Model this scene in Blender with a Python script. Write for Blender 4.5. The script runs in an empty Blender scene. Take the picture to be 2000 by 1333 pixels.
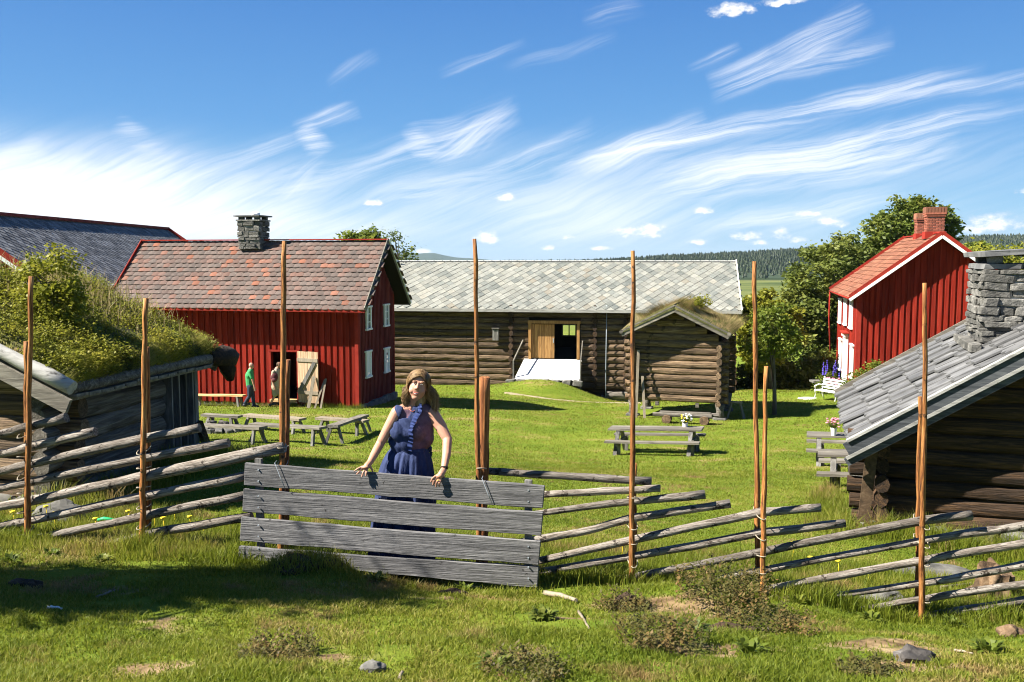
import bpy, bmesh, math, random
import numpy as np
from mathutils import Vector, Matrix, noise
from mathutils.bvhtree import BVHTree

R = math.radians
rng = np.random.default_rng(7)
random.seed(7)
SC = bpy.context.scene
COL = SC.collection

# ------------------------------------------------------------------ camera (eye at the world origin)
F = 1800.0                       # focal length in pixels of the 2000 px wide photograph
PITCH = math.atan(161.0 / F)
cam_d = bpy.data.cameras.new('camera')
cam_d.sensor_width = 36.0
cam_d.lens = 36.0 * F / 2000.0
cam_d.clip_start = 0.1
cam_d.clip_end = 20000
cam = bpy.data.objects.new('camera', cam_d)
COL.objects.link(cam)
cam.rotation_euler = (math.pi / 2 - PITCH, 0, 0)
SC.camera = cam


def ray(px, py):
    u = (px - 1000.0) / F
    v = (666.5 - py) / F
    y = math.cos(PITCH) + v * math.sin(PITCH)
    z = -math.sin(PITCH) + v * math.cos(PITCH)
    return u / y, z / y


def W(px, py, d):
    a, b = ray(px, py)
    return Vector((a * d, d, b * d))


# ------------------------------------------------------------------ sun, sky, exposure
SUN_AZ = 78.0                    # light travels this many degrees to the right of straight ahead
SUN_EL = 44.0
sd = bpy.data.lights.new('sun', 'SUN')
sd.energy = 5.0
sd.angle = R(0.53)
sd.color = (1.0, 0.94, 0.82)
sun = bpy.data.objects.new('sun', sd)
COL.objects.link(sun)
ldir = Vector((math.sin(R(SUN_AZ)) * math.cos(R(SUN_EL)), math.cos(R(SUN_AZ)) * math.cos(R(SUN_EL)), -math.sin(R(SUN_EL))))
sun.rotation_euler = ldir.to_track_quat('-Z', 'Y').to_euler()

SC.render.engine = 'CYCLES'
SC.view_settings.view_transform = 'Standard'
SC.view_settings.look = 'None'
SC.view_settings.gamma = 1.0
SC.view_settings.use_curve_mapping = False
SC.view_settings.exposure = 1.72
SC.cycles.max_bounces = 6
SC.cycles.diffuse_bounces = 3
SC.cycles.transmission_bounces = 4
SC.cycles.transparent_max_bounces = 6
SC.cycles.use_denoising = True
SC.cycles.denoiser = 'OPENIMAGEDENOISE'
SC.cycles.denoising_input_passes = 'RGB_ALBEDO_NORMAL'
SC.cycles.denoising_prefilter = 'ACCURATE'
SC.cycles.filter_width = 1.05
SC.cycles.sample_clamp_indirect = 4.0


class X:
    """a float socket with arithmetic that writes Math nodes"""
    def __init__(s, nt, sock): s.nt = nt; s.s = sock
    def _m(s, op, *a, clamp=False):
        n = s.nt.nodes.new('ShaderNodeMath'); n.operation = op; n.use_clamp = clamp
        for i, q in enumerate((s,) + a):
            if isinstance(q, X): s.nt.links.new(q.s, n.inputs[i])
            else: n.inputs[i].default_value = q
        return X(s.nt, n.outputs[0])
    def __add__(s, o): return s._m('ADD', o)
    __radd__ = __add__
    def __mul__(s, o): return s._m('MULTIPLY', o)
    __rmul__ = __mul__
    def __sub__(s, o): return s._m('SUBTRACT', o)
    def __rsub__(s, o): return s._m('MULTIPLY', -1.0)._m('ADD', o)
    def __truediv__(s, o): return s._m('DIVIDE', o)
    def ma(s, b, c): return s._m('MULTIPLY_ADD', b, c)
    def clamp(s): return s._m('ADD', 0.0, clamp=True)
    def max(s, o): return s._m('MAXIMUM', o)
    def sm(s, lo, hi):
        n = s.nt.nodes.new('ShaderNodeMapRange'); n.interpolation_type = 'SMOOTHSTEP'
        s.nt.links.new(s.s, n.inputs[0]); n.inputs[1].default_value = lo; n.inputs[2].default_value = hi
        return X(s.nt, n.outputs[0])


def xnoise(nt, x, y, z, sx, sy, scale=1.0, detail=4, rough=0.55, dist=0.0):
    c = nt.nodes.new('ShaderNodeCombineXYZ')
    for i, q in enumerate((x * sx, y * sy)):
        nt.links.new(q.s, c.inputs[i])
    c.inputs[2].default_value = z
    n = nt.nodes.new('ShaderNodeTexNoise')
    n.inputs['Scale'].default_value = scale; n.inputs['Detail'].default_value = detail
    n.inputs['Roughness'].default_value = rough; n.inputs['Distortion'].default_value = dist
    nt.links.new(c.outputs[0], n.inputs['Vector'])
    return X(nt, n.outputs[0])


def azel(px, py):
    a, b = ray(px, py)
    return math.atan(a), math.atan2(b, math.hypot(1, a))


def build_world():
    w = bpy.data.worlds.new('World'); SC.world = w; w.use_nodes = True
    nt = w.node_tree; nt.nodes.clear()
    L = nt.links.new
    out = nt.nodes.new('ShaderNodeOutputWorld'); bg = nt.nodes.new('ShaderNodeBackground')
    L(bg.outputs[0], out.inputs[0])
    STR = 0.05
    bg.inputs[1].default_value = STR
    sky = nt.nodes.new('ShaderNodeTexSky'); sky.sky_type = 'NISHITA'; sky.sun_disc = False
    sky.sun_elevation = R(SUN_EL); sky.sun_rotation = R(SUN_AZ + 180)
    sky.altitude = 300; sky.air_density = 1.0; sky.dust_density = 0.0; sky.ozone_density = 3.0
    tc = nt.nodes.new('ShaderNodeTexCoord'); sp = nt.nodes.new('ShaderNodeSeparateXYZ')
    L(tc.outputs['Generated'], sp.inputs[0])
    x, y, z = (X(nt, sp.outputs[i]) for i in range(3))
    az = x._m('ARCTAN2', y)
    el = z._m('ARCSINE')
    # slow warp so streaks curl
    n1 = xnoise(nt, az, el, 3.1, 5, 8, 1.0, 2)
    n2 = xnoise(nt, az, el, 9.7, 5, 8, 1.0, 2)
    n3 = xnoise(nt, az, el, 5.5, 22, 30, 1.0, 3)
    wa = az + (n1 - 0.5) * 0.07 + (n3 - 0.5) * 0.012
    we = el + (n2 - 0.5) * 0.028 + (n3 - 0.5) * 0.010
    strokes = [  # ends in photograph pixels, width, strength, sag
        (1370, 168, 1500, 122, 20, .55, 6), (1400, 160, 1690, 15, 17, .75, 12), (1480, 150, 1745, 70, 12, .45, 6), (1325, 135, 1430, 88, 8, .3, 0),
        (1060, 335, 1500, 225, 13, .62, 6), (1400, 262, 1930, 138, 12, .60, -12), (1600, 222, 2120, 140, 10, .45, -6), (1130, 330, 1380, 235, 17, .65, 8),
        (930, 345, 1165, 245, 14, .45, 6), (1300, 372, 1990, 205, 17, .55, 0), (1230, 400, 1880, 262, 20, .60, 4),
        (1500, 320, 1760, 226, 9, .35, 3), (1150, 322, 1660, 218, 11, .35, 4), (1560, 380, 1880, 298, 8, .40, 3),
        (1320, 445, 1760, 385, 13, .45, 4), (1200, 350, 1700, 290, 16, .4, 0), (1450, 300, 2100, 190, 10, .3, 0),
        (690, 345, 1020, 215, 24, .45, 6), (575, 250, 710, 215, 11, .5, -6), (590, 240, 650, 305, 14, .6, 4),
        (795, 262, 930, 232, 9, .4, -6), (810, 240, 862, 312, 14, .6, 6), (845, 310, 1010, 210, 16, .55, 8),
        (640, 172, 735, 112, 9, .25, -8), (215, 250, 340, 318, 14, .5, 0), (860, 145, 1045, 78, 7, .2, 0),
        (430, 320, 620, 250, 14, .25, 3), (1130, 40, 1260, 0, 12, .2, 0), (450, 380, 760, 330, 16, .3, 0), (730, 400, 1000, 330, 16, .35, 3),
        (-40, 300, 60, 285, 9, .5, 0), (560, 400, 640, 300, 12, .3, 4), (1000, 130, 1200, 60, 8, .18, 0),
    ]
    # three families of streaks, each with fibres along its own direction
    fam = [None, None, None]; dirs = (R(10), R(21), R(38))
    for (x0, y0, x1, y1, wd, st, sag) in strokes:
        a0, e0 = azel(x0, y0); a1, e1 = azel(x1, y1)
        da, de = a1 - a0, e1 - e0; ln = math.hypot(da, de); ca, se = da / ln, de / ln
        s = wa.ma(ca / ln, -(a0 * ca + e0 * se) / ln) + we * (se / ln)
        par = (s * (1.0 - s)).ma(4.0, 0.0)
        t = we.ma(ca * F / wd, (a0 * se - e0 * ca) * F / wd) - wa * (se * F / wd)
        if sag: t = t + par * (sag / wd)
        g = (1.0 - t * t * 0.22).max(0.0)
        g = g * g * par.max(0.0) * st
        k = min(range(3), key=lambda q: abs(math.atan2(de, da) - dirs[q]))
        fam[k] = g if fam[k] is None else fam[k] + g
    body = None; fib2 = None
    for k in range(3):
        if fam[k] is None: continue
        c_, s_ = math.cos(dirs[k]), math.sin(dirs[k])
        fx = wa * c_ + we * s_; fy = we * c_ - wa * s_
        f1 = xnoise(nt, fx, fy, 1.0 + k * 3, 6, 190, 1.0, 5, .66)
        f2 = xnoise(nt, fx, fy, 6.0 + k * 3, 4, 50, 1.0, 4, .6)
        if k == 1: fib2 = f2 * 0.6 + f1 * 0.4
        b_ = fam[k] * (f1.sm(0.32, 0.74).ma(1.25, 0.10) * f2.sm(0.30, 0.70).ma(1.35, 0.22))
        body = b_ if body is None else body + b_
    # broad banks
    def bank(px, py, wx, wy, st):
        a0, e0 = azel(px, py)
        p = wa.ma(F / wx, -a0 * F / wx); q = we.ma(F / wy, -e0 * F / wy)
        return ((p * p + q * q) * -1.0)._m('EXPONENT') * st
    fs = fib2.sm(0.34, 0.64)
    soft = bank(20, 390, 260, 58, 1.9) + bank(250, 420, 240, 50, .95) + bank(430, 440, 260, 32, .6) + bank(1150, 415, 150, 52, .55) + bank(640, 455, 420, 28, .30) + bank(-500, 380, 500, 75, 1.5)
    soft2 = bank(900, 395, 240, 36, .30) + bank(1230, 330, 380, 50, .15) + bank(1600, 320, 380, 60, .14) + bank(330, 335, 200, 34, .35) + bank(1500, 440, 380, 36, .18)
    soft = soft * fs.ma(0.75, 0.5) + soft2 * fs.ma(1.3, 0.05)
    low = (0.10 - el).max(0.0) * 0.9                # thin veil towards the horizon
    cir = ((body + soft) * 1.05 + low)
    cir = (1.0 - (cir * -1.25)._m('EXPONENT'))
    # small cumulus
    puffs = [(985, 389, 27, 13), (950, 467, 27, 17), (728, 398, 20, 9), (1222, 456, 36, 15), (1262, 452, 42, 18), (1370, 413, 25, 11), (1460, 462, 30, 12),
             (1525, 459, 19, 16), (1362, 474, 26, 8), (1622, 436, 30, 15), (1576, 419, 26, 8), (1900, 452, 36, 14), (1942, 440, 48, 22), (1110, 464, 14, 7),
             (1175, 486, 24, 6), (826, 492, 17, 8), (1070, 485, 16, 8), (665, 470, 14, 9), (1480, 476, 20, 8), (1430, 22, 40, 16), (1525, 6, 46, 9), (2010, 374, 20, 8), (1560, 470, 16, 8)]
    cn = xnoise(nt, az, el, 2.2, 70, 110, 1.0, 6, .62)
    ce = el + (cn - 0.5) * 0.004
    best = None; hgt = None
    for (px, py, rx, ry) in puffs:
        a0, e0 = azel(px, py)
        p = az.ma(F / rx, -a0 * F / rx)
        q = ce.ma(F / ry, -e0 * F / ry)
        qd = (q * -1.7).max(q)                       # flat underside
        f = 1.0 - p * p - qd * qd
        best = f if best is None else best.max(f)
    pf = (best + (cn - 0.47) * 4.6).sm(-0.15, 1.7)
    pf = pf * (best).sm(-1.0, -0.1)
    skm = nt.nodes.new('ShaderNodeMix'); skm.data_type = 'RGBA'
    L(cir.clamp().s, skm.inputs[0])
    # summer blue: the physical sky pulled towards the clear northern blue of the day
    gr = nt.nodes.new('ShaderNodeValToRGB'); e = gr.color_ramp.elements
    while len(e) < 6: e.new(.5)
    for i, (p_, c_) in enumerate(((0.0, (2.4, 4.0, 5.5)), (.05, (1.55, 3.45, 5.4)), (.14, (.80, 2.35, 4.85)), (.27, (.44, 1.58, 4.15)), (.5, (.25, 1.0, 2.8)), (1.0, (.14, .5, 1.65)))):
        e[i].position = p_; e[i].color = (*c_, 1)
    L(z.max(0.0).s, gr.inputs[0])
    hs = nt.nodes.new('ShaderNodeMix'); hs.data_type = 'RGBA'; hs.inputs[0].default_value = 0.9
    L(sky.outputs[0], hs.inputs[6]); L(gr.outputs[0], hs.inputs[7])
    L(hs.outputs[2], skm.inputs[6]); skm.inputs[7].default_value = (6.9, 7.1, 7.4, 1)
    pm = nt.nodes.new('ShaderNodeMix'); pm.data_type = 'RGBA'
    L(pf.s, pm.inputs[0]); L(skm.outputs[2], pm.inputs[6])
    cs = nt.nodes.new('ShaderNodeMix'); cs.data_type = 'RGBA'
    L((best + (cn - 0.5) * 3.6).sm(-0.3, 1.3).s, cs.inputs[0]); cs.inputs[6].default_value = (4.6, 5.1, 5.8, 1); cs.inputs[7].default_value = (7.9, 7.8, 7.7, 1)
    L(cs.outputs[2], pm.inputs[7])
    L(pm.outputs[2], bg.inputs[0])
    w.cycles.sampling_method = 'MANUAL'; w.cycles.sample_map_resolution = 512


build_world()


# ------------------------------------------------------------------ scene-graph helpers
def tag(o, label=None, cat=None, group=None, kind=None):
    if label: o['label'] = label
    if cat: o['category'] = cat
    if group: o['group'] = group
    if kind: o['kind'] = kind
    return o


def thing(name, label, cat, loc=(0, 0, 0), rz=0.0, group=None):
    o = bpy.data.objects.new(name, None); COL.objects.link(o)
    o.empty_display_size = 0.1
    o.location = loc; o.rotation_euler = (0, 0, R(rz))
    return tag(o, label, cat, group)


def link(name, me, mat, parent=None, M=None):
    o = bpy.data.objects.new(name, me); COL.objects.link(o)
    if mat is not None and len(me.materials) == 0: me.materials.append(mat)
    if parent is not None: o.parent = parent
    if M is not None: o.matrix_local = M
    return o


def npmesh(name, verts, faces, smooth=False, attr=None):
    """faces: (m,k) int array with k constant"""
    verts = np.asarray(verts, np.float32); faces = np.asarray(faces, np.int32)
    me = bpy.data.meshes.new(name)
    m, k = faces.shape
    me.vertices.add(len(verts)); me.vertices.foreach_set('co', verts.ravel())
    me.loops.add(m * k); me.loops.foreach_set('vertex_index', faces.ravel())
    me.polygons.add(m)
    me.polygons.foreach_set('loop_start', np.arange(0, m * k, k, dtype=np.int32))
    me.polygons.foreach_set('loop_total', np.full(m, k, np.int32))
    me.polygons.foreach_set('use_smooth', np.full(m, bool(smooth)))
    if attr is not None:
        for an, av in attr.items():
            a = me.attributes.new(an, 'FLOAT', 'POINT'); a.data.foreach_set('value', np.asarray(av, np.float32))
    me.update(calc_edges=True)
    return me


class MB:
    """collects simple shapes and links them as one mesh object"""
    def __init__(s): s.v = []; s.f = []; s.sm = []

    def add(s, vs, fs, smooth=False):
        b = len(s.v); s.v += [tuple(q) for q in vs]
        s.f += [tuple(i + b for i in f) for f in fs]; s.sm += [smooth] * len(fs)
        return s

    def box(s, c, d, rz=0.0, M=None):
        x, y, z = (q / 2 for q in d)
        vs = [Vector((a, b, e)) for e in (-z, z) for a, b in ((-x, -y), (x, -y), (x, y), (-x, y))]
        if rz:
            m = Matrix.Rotation(rz, 3, 'Z'); vs = [m @ q for q in vs]
        if M is not None: vs = [M @ q for q in vs]
        c = Vector(c)
        return s.add([q + c for q in vs], [(3, 2, 1, 0), (4, 5, 6, 7), (0, 1, 5, 4), (1, 2, 6, 5), (2, 3, 7, 6), (3, 0, 4, 7)])

    def beam(s, p0, p1, w, h, up=(0, 0, 1), taper=1.0, seg=1, wob=0.0, seed=0):
        p0, p1, up = Vector(p0), Vector(p1), Vector(up)
        t = (p1 - p0).normalized(); sd_ = t.cross(up).normalized(); u = sd_.cross(t).normalized()
        vs = []
        rr = random.Random(seed)
        for i in range(seg + 1):
            f = i / seg; c = p0.lerp(p1, f); k = 1 + (taper - 1) * f
            for a, b in ((-1, -1), (1, -1), (1, 1), (-1, 1)):
                vs.append(c + sd_ * (a * w / 2 * k + rr.uniform(-wob, wob)) + u * (b * h / 2 * k + rr.uniform(-wob, wob)))
        fs = [(3, 2, 1, 0), tuple(seg * 4 + i for i in range(4))]
        for i in range(seg):
            o = i * 4
            fs += [(o, o + 1, o + 5, o + 4), (o + 1, o + 2, o + 6, o + 5), (o + 2, o + 3, o + 7, o + 6), (o + 3, o, o + 4, o + 7)]
        fs = [f[::-1] for f in fs]
        fs = [f[::-1] for f in fs]
        return s.add(vs, fs)

    def tube(s, pts, radii, n=8, caps=True, squash=1.0, wob=0.0, seed=0, smooth=True):
        pts = [Vector(p) for p in pts]
        if not hasattr(radii, '__len__'): radii = [radii] * len(pts)
        rr = random.Random(seed)
        vs = []
        for i, p in enumerate(pts):
            t = (pts[min(i + 1, len(pts) - 1)] - pts[max(i - 1, 0)]).normalized()
            up = Vector((0, 0, 1)) if abs(t.z) < 0.9 else Vector((0, 1, 0))
            sd_ = t.cross(up).normalized(); u = sd_.cross(t).normalized()
            for k in range(n):
                a = 2 * math.pi * k / n
                r = radii[i] * (1 + rr.uniform(-wob, wob))
                vs.append(p + sd_ * (math.cos(a) * r * squash) + u * (math.sin(a) * r))
        fs = []
        for i in range(len(pts) - 1):
            for k in range(n):
                k2 = (k + 1) % n
                fs.append((i * n + k, i * n + k2, (i + 1) * n + k2, (i + 1) * n + k))
        s.add(vs, fs, smooth)
        if caps:
            b = len(s.v) - len(vs)
            s.f.append(tuple(b + k for k in range(n))[::-1]); s.sm.append(False)
            s.f.append(tuple(b + (len(pts) - 1) * n + k for k in range(n))); s.sm.append(False)
        return s

    def blob(s, c, r, seed=0, sub=2, amp=0.2, freq=2.0, smooth=False, flat=None):
        bm = bmesh.new(); bmesh.ops.create_icosphere(bm, subdivisions=sub, radius=1.0)
        off = Vector((seed * 3.17, seed * 1.31, seed * 7.7))
        vs = []
        for q in bm.verts:
            d = q.co.normalized()
            k = 1 + amp * noise.noise(d * freq + off)
            p = Vector((d.x * r[0], d.y * r[1], d.z * r[2])) * k
            if flat is not None: p.z = max(p.z, flat)
            vs.append(p + Vector(c))
        fs = [tuple(q.index for q in f.verts) for f in bm.faces]
        bm.free()
        return s.add(vs, fs, smooth)

    def prism(s, poly, axis, a, b):
        """poly: list of 2-D points, extruded along axis from a to b; axis 'x' -> poly is (y,z); 'y' -> (x,z); 'z' -> (x,y)"""
        def P(q, h):
            if axis == 'x': return (h, q[0], q[1])
            if axis == 'y': return (q[0], h, q[1])
            return (q[0], q[1], h)
        n = len(poly)
        vs = [P(q, a) for q in poly] + [P(q, b) for q in poly]
        fs = [tuple(range(n))[::-1], tuple(range(n, 2 * n))] + [(i, (i + 1) % n, n + (i + 1) % n, n + i) for i in range(n)]
        return s.add(vs, fs)

    def mesh(s, name):
        me = bpy.data.meshes.new(name); me.from_pydata(s.v, [], s.f)
        if any(s.sm): me.polygons.foreach_set('use_smooth', s.sm)
        bm = bmesh.new(); bm.from_mesh(me); bmesh.ops.recalc_face_normals(bm, faces=bm.faces); bm.to_mesh(me); bm.free()
        me.update()
        return me

    def build(s, name, mat, parent=None, M=None, bevel=0.0):
        me = s.mesh(name)
        if bevel:
            bm = bmesh.new(); bm.from_mesh(me)
            bmesh.ops.bevel(bm, geom=[e for e in bm.edges], offset=bevel, segments=1, affect='EDGES', clamp_overlap=True)
            bm.to_mesh(me); bm.free()
        return link(name, me, mat, parent, M)


def copy_tree(o, parent=None):
    c = o.copy(); COL.objects.link(c); c.parent = parent
    for ch in o.children: copy_tree(ch, c)
    return c


class Fr:
    """a building's own frame: x along its front, y into its depth, z up"""
    def __init__(s, o, deg):
        s.o = Vector(o); s.deg = deg; a = R(deg)
        s.ex = Vector((math.cos(a), math.sin(a), 0)); s.ey = Vector((-math.sin(a), math.cos(a), 0))
    def hit_y(s, px, py, y0=0.0):          # pixel ray meets plane local y = y0 -> local x, z
        a, b = ray(px, py); d = Vector((a, 1, b))
        t = (s.o.dot(s.ey) + y0) / d.dot(s.ey); p = d * t - s.o
        return p.dot(s.ex), p.z
    def hit_x(s, px, py, x0=0.0):
        a, b = ray(px, py); d = Vector((a, 1, b))
        t = (s.o.dot(s.ex) + x0) / d.dot(s.ex); p = d * t - s.o
        return p.dot(s.ey), p.z
    def w(s, x, y, z): return s.o + s.ex * x + s.ey * y + Vector((0, 0, z))
# ------------------------------------------------------------------ materials
def newmat(name):
    m = bpy.data.materials.new(name); m.use_nodes = True
    nt = m.node_tree; b = nt.nodes['Principled BSDF']
    return m, nt, b


def ramp(nt, fac, stops):
    r = nt.nodes.new('ShaderNodeValToRGB')
    e = r.color_ramp.elements
    while len(e) < len(stops): e.new(0.5)
    for i, (p, c) in enumerate(stops):
        e[i].position = p; e[i].color = (c[0], c[1], c[2], 1)
    nt.links.new(fac, r.inputs[0])
    return r.outputs[0]


def vec(nt, coord, sc):
    if coord == 'World':
        g = nt.nodes.new('ShaderNodeNewGeometry'); o = g.outputs['Position']
    else:
        t = nt.nodes.new('ShaderNodeTexCoord'); o = t.outputs[coord]
    mp = nt.nodes.new('ShaderNodeMapping'); mp.inputs['Scale'].default_value = sc
    nt.links.new(o, mp.inputs['Vector'])
    return mp


def tnoise(nt, v, scale=1.0, detail=4, rough=0.6, dist=0.0):
    n = nt.nodes.new('ShaderNodeTexNoise'); n.inputs['Scale'].default_value = scale
    n.inputs['Detail'].default_value = detail; n.inputs['Roughness'].default_value = rough; n.inputs['Distortion'].default_value = dist
    nt.links.new(v, n.inputs['Vector'])
    return n.outputs[0]


def mixc(nt, f, a, b, mode='MIX'):
    m = nt.nodes.new('ShaderNodeMix'); m.data_type = 'RGBA'; m.blend_type = mode
    for s, q in ((m.inputs[0], f), (m.inputs[6], a), (m.inputs[7], b)):
        if isinstance(q, (int, float)): s.default_value = q
        elif isinstance(q, tuple): s.default_value = (q[0], q[1], q[2], 1)
        else: nt.links.new(q, s)
    return m.outputs[2]


def rnd_socket(nt, attr=False):
    """a number per object, or per piece inside a joined mesh (attribute 'rnd')"""
    oi = nt.nodes.new('ShaderNodeObjectInfo'); s = oi.outputs['Random']
    if attr:
        a = nt.nodes.new('ShaderNodeAttribute'); a.attribute_name = 'rnd'
        s = (X(nt, s) + X(nt, a.outputs['Fac']))._m('FRACT').s
    return s


def vmat(name, stops, sc=(1, 1, 1), coord='Object', detail=5, rough=0.8, bump=0.3, fine=(20, 20, 20), rnd=0.25, attr=False,
         rstops=None, rmix=0.5, dist=0.6, spots=None, spec=0.3, bdist=0.01, rough_n=0.6):
    """colour from a stretched noise through a ramp; every piece a little lighter or darker; fine relief"""
    m, nt, b = newmat(name)
    rs = rnd_socket(nt, attr)
    mp = vec(nt, coord, sc)
    # shift the pattern piece by piece
    sh = nt.nodes.new('ShaderNodeVectorMath'); sh.operation = 'ADD'
    cb = nt.nodes.new('ShaderNodeCombineXYZ')
    q = X(nt, rs) * 37.0
    for i in range(3): nt.links.new(q.s, cb.inputs[i])
    nt.links.new(mp.outputs[0], sh.inputs[0]); nt.links.new(cb.outputs[0], sh.inputs[1])
    n = tnoise(nt, sh.outputs[0], 1.0, detail, rough_n, dist)
    col = ramp(nt, n, stops)
    if rstops:
        c2 = ramp(nt, rs, rstops); col = mixc(nt, rmix, col, c2)
    if spots:
        pos, width, colr, ssc = spots
        mp2 = vec(nt, coord, (ssc, ssc, ssc))
        n2 = tnoise(nt, mp2.outputs[0], 1.0, 6, 0.7)
        col = mixc(nt, X(nt, n2).sm(pos, pos + width).s, col, colr)
    if rnd:
        hv = nt.nodes.new('ShaderNodeHueSaturation')
        v = (X(nt, rs) * 7.31)._m('FRACT').ma(2 * rnd, 1 - rnd)
        nt.links.new(v.s, hv.inputs['Value']); nt.links.new(col, hv.inputs['Color']); col = hv.outputs[0]
    nt.links.new(col, b.inputs['Base Color'])
    b.inputs['Roughness'].default_value = rough
    b.inputs['Specular IOR Level'].default_value = spec
    if bump:
        mp3 = vec(nt, coord, fine)
        n3 = tnoise(nt, mp3.outputs[0], 1.0, 6, 0.65)
        bp = nt.nodes.new('ShaderNodeBump'); bp.inputs['Strength'].default_value = bump; bp.inputs['Distance'].default_value = bdist
        nt.links.new(n3, bp.inputs['Height']); nt.links.new(bp.outputs[0], b.inputs['Normal'])
    return m


def leafmat(name, stops, patch=None, pscale=0.6, trans=0.35, rough=0.55, patch_w=(.5, .62)):
    """per-leaf colour from attribute rnd, drifting with place; light comes through"""
    m, nt, b = newmat(name)
    a = nt.nodes.new('ShaderNodeAttribute'); a.attribute_name = 'rnd'
    mp = vec(nt, 'World', (pscale,) * 3)
    n = tnoise(nt, mp.outputs[0], 1.0, 4, .6)
    f = (X(nt, a.outputs['Fac']) * 0.55 + X(nt, n).ma(1.5, -0.5))
    col = ramp(nt, f.clamp().s, stops)
    if patch:
        mp2 = vec(nt, 'World', (pscale * 2.3, pscale * 2.3, pscale * 2.3))
        n2 = tnoise(nt, mp2.outputs[0], 1.0, 5, .65)
        col = mixc(nt, X(nt, n2).sm(*patch_w).s, col, patch)
    nt.links.new(col, b.inputs['Base Color'])
    b.inputs['Roughness'].default_value = rough; b.inputs['Specular IOR Level'].default_value = 0.25
    t = nt.nodes.new('ShaderNodeBsdfTranslucent'); nt.links.new(col, t.inputs['Color'])
    mx = nt.nodes.new('ShaderNodeMixShader'); mx.inputs[0].default_value = trans
    nt.links.new(b.outputs[0], mx.inputs[1]); nt.links.new(t.outputs[0], mx.inputs[2])
    nt.links.new(mx.outputs[0], nt.nodes['Material Output'].inputs['Surface'])
    return m


def flat(name, c, rough=0.6, spec=0.3, metal=0.0, bump=0.0, var=0.12, nsc=14):
    return vmat(name, [(.3, tuple(q * (1 - var) for q in c)), (.7, tuple(min(1, q * (1 + var)) for q in c))], (nsc,) * 3, rough=rough, bump=bump, rnd=0.0, spec=spec)


M = {}
M['brownlog'] = vmat('brown_log_wood', [(.30, (.022, .015, .010)), (.45, (.090, .058, .034)), (.60, (.175, .118, .070)), (.80, (.28, .215, .145))], (1.1, 18, 18), bump=1.0, fine=(5, 60, 60), rnd=.42, dist=1.4, bdist=.03, spots=(.60, .08, (.045, .03, .02), 2.3))
M['greylog'] = vmat('grey_log_wood', [(.28, (.03, .026, .022)), (.5, (.11, .096, .08)), (.7, (.22, .20, .175))], (1.1, 16, 16), bump=1.0, fine=(5, 60, 60), rnd=.35, dist=1.2, bdist=.03)
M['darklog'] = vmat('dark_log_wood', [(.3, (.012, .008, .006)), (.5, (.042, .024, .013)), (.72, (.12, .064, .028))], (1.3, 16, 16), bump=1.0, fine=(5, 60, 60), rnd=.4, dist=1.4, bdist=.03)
M['logend'] = vmat('log_end_wood', [(.3, (.045, .03, .018)), (.55, (.135, .085, .048)), (.75, (.25, .18, .115))], (9, 9, 9), bump=.8, fine=(30, 30, 30), rnd=.4)
M['rail'] = vmat('weathered_rail_wood', [(.30, (.045, .035, .028)), (.45, (.165, .138, .116)), (.60, (.30, .268, .235)), (.8, (.41, .38, .34))], (2.6, 22, 22), bump=1.0, fine=(9, 110, 110), rnd=.3, dist=2.0, spots=(.57, .05, (.035, .026, .02), 11), bdist=.02)
M['pole'] = vmat('peeled_pole_wood', [(.34, (.055, .020, .008)), (.47, (.235, .085, .020)), (.60, (.40, .18, .050)), (.78, (.50, .29, .12))], (34, 34, 2.0), bump=.8, fine=(80, 80, 7), rnd=.22, dist=2.2, rough=.7, spots=(.60, .05, (.05, .022, .010), 8), bdist=.015)
M['stub'] = vmat('split_post_wood', [(.32, (.055, .018, .008)), (.48, (.25, .085, .024)), (.62, (.40, .17, .055)), (.8, (.48, .26, .11))], (30, 30, 1.4), bump=1.0, fine=(70, 70, 4), rnd=.2, dist=2.4, rough=.75, bdist=.02)
M['board'] = vmat('grey_gate_board', [(.25, (.045, .044, .046)), (.5, (.135, .132, .136)), (.72, (.24, .235, .235))], (1.3, 9, 30), bump=1.0, fine=(2.5, 40, 90), rnd=.12, dist=1.4, spots=(.63, .05, (.035, .032, .032), 7), bdist=.02)
M['tie'] = flat('withy_tie', (.30, .26, .20))
M['greyplank'] = vmat('grey_plank', [(.25, (.05, .047, .042)), (.5, (.13, .124, .115)), (.75, (.25, .24, .22))], (9, 9, 1.4), bump=.6, fine=(70, 70, 5), rnd=.3, dist=1.0)
M['greyplankx'] = vmat('grey_plank_lengthwise', [(.25, (.055, .048, .04)), (.5, (.145, .13, .108)), (.75, (.26, .24, .20))], (1.4, 12, 12), bump=.6, fine=(5, 70, 70), rnd=.25, dist=1.0)
M['palegrey'] = vmat('pale_grey_plank', [(.25, (.15, .145, .14)), (.5, (.29, .285, .27)), (.75, (.42, .41, .39))], (1.4, 12, 12), bump=.6, fine=(5, 70, 70), rnd=.15, dist=1.0, spots=(.64, .05, (.10, .09, .08), 9))
M['tarboard'] = vmat('tarred_verge_board', [(.25, (.016, .018, .022)), (.5, (.045, .05, .058)), (.75, (.11, .115, .12))], (1.4, 12, 12), bump=.6, fine=(5, 70, 70), rnd=.15, dist=1.0)
M['doorwood'] = vmat('bare_door_plank', [(.25, (.16, .10, .06)), (.5, (.40, .27, .17)), (.75, (.60, .45, .31))], (13, 13, 1.2), bump=.4, fine=(60, 60, 4), rnd=.22, dist=1.0)
M['ochre'] = vmat('ochre_door_plank', [(.25, (.17, .085, .03)), (.5, (.34, .18, .062)), (.75, (.47, .27, .10))], (13, 13, 1.2), bump=.4, fine=(60, 60, 4), rnd=.22, dist=1.0)
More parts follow.
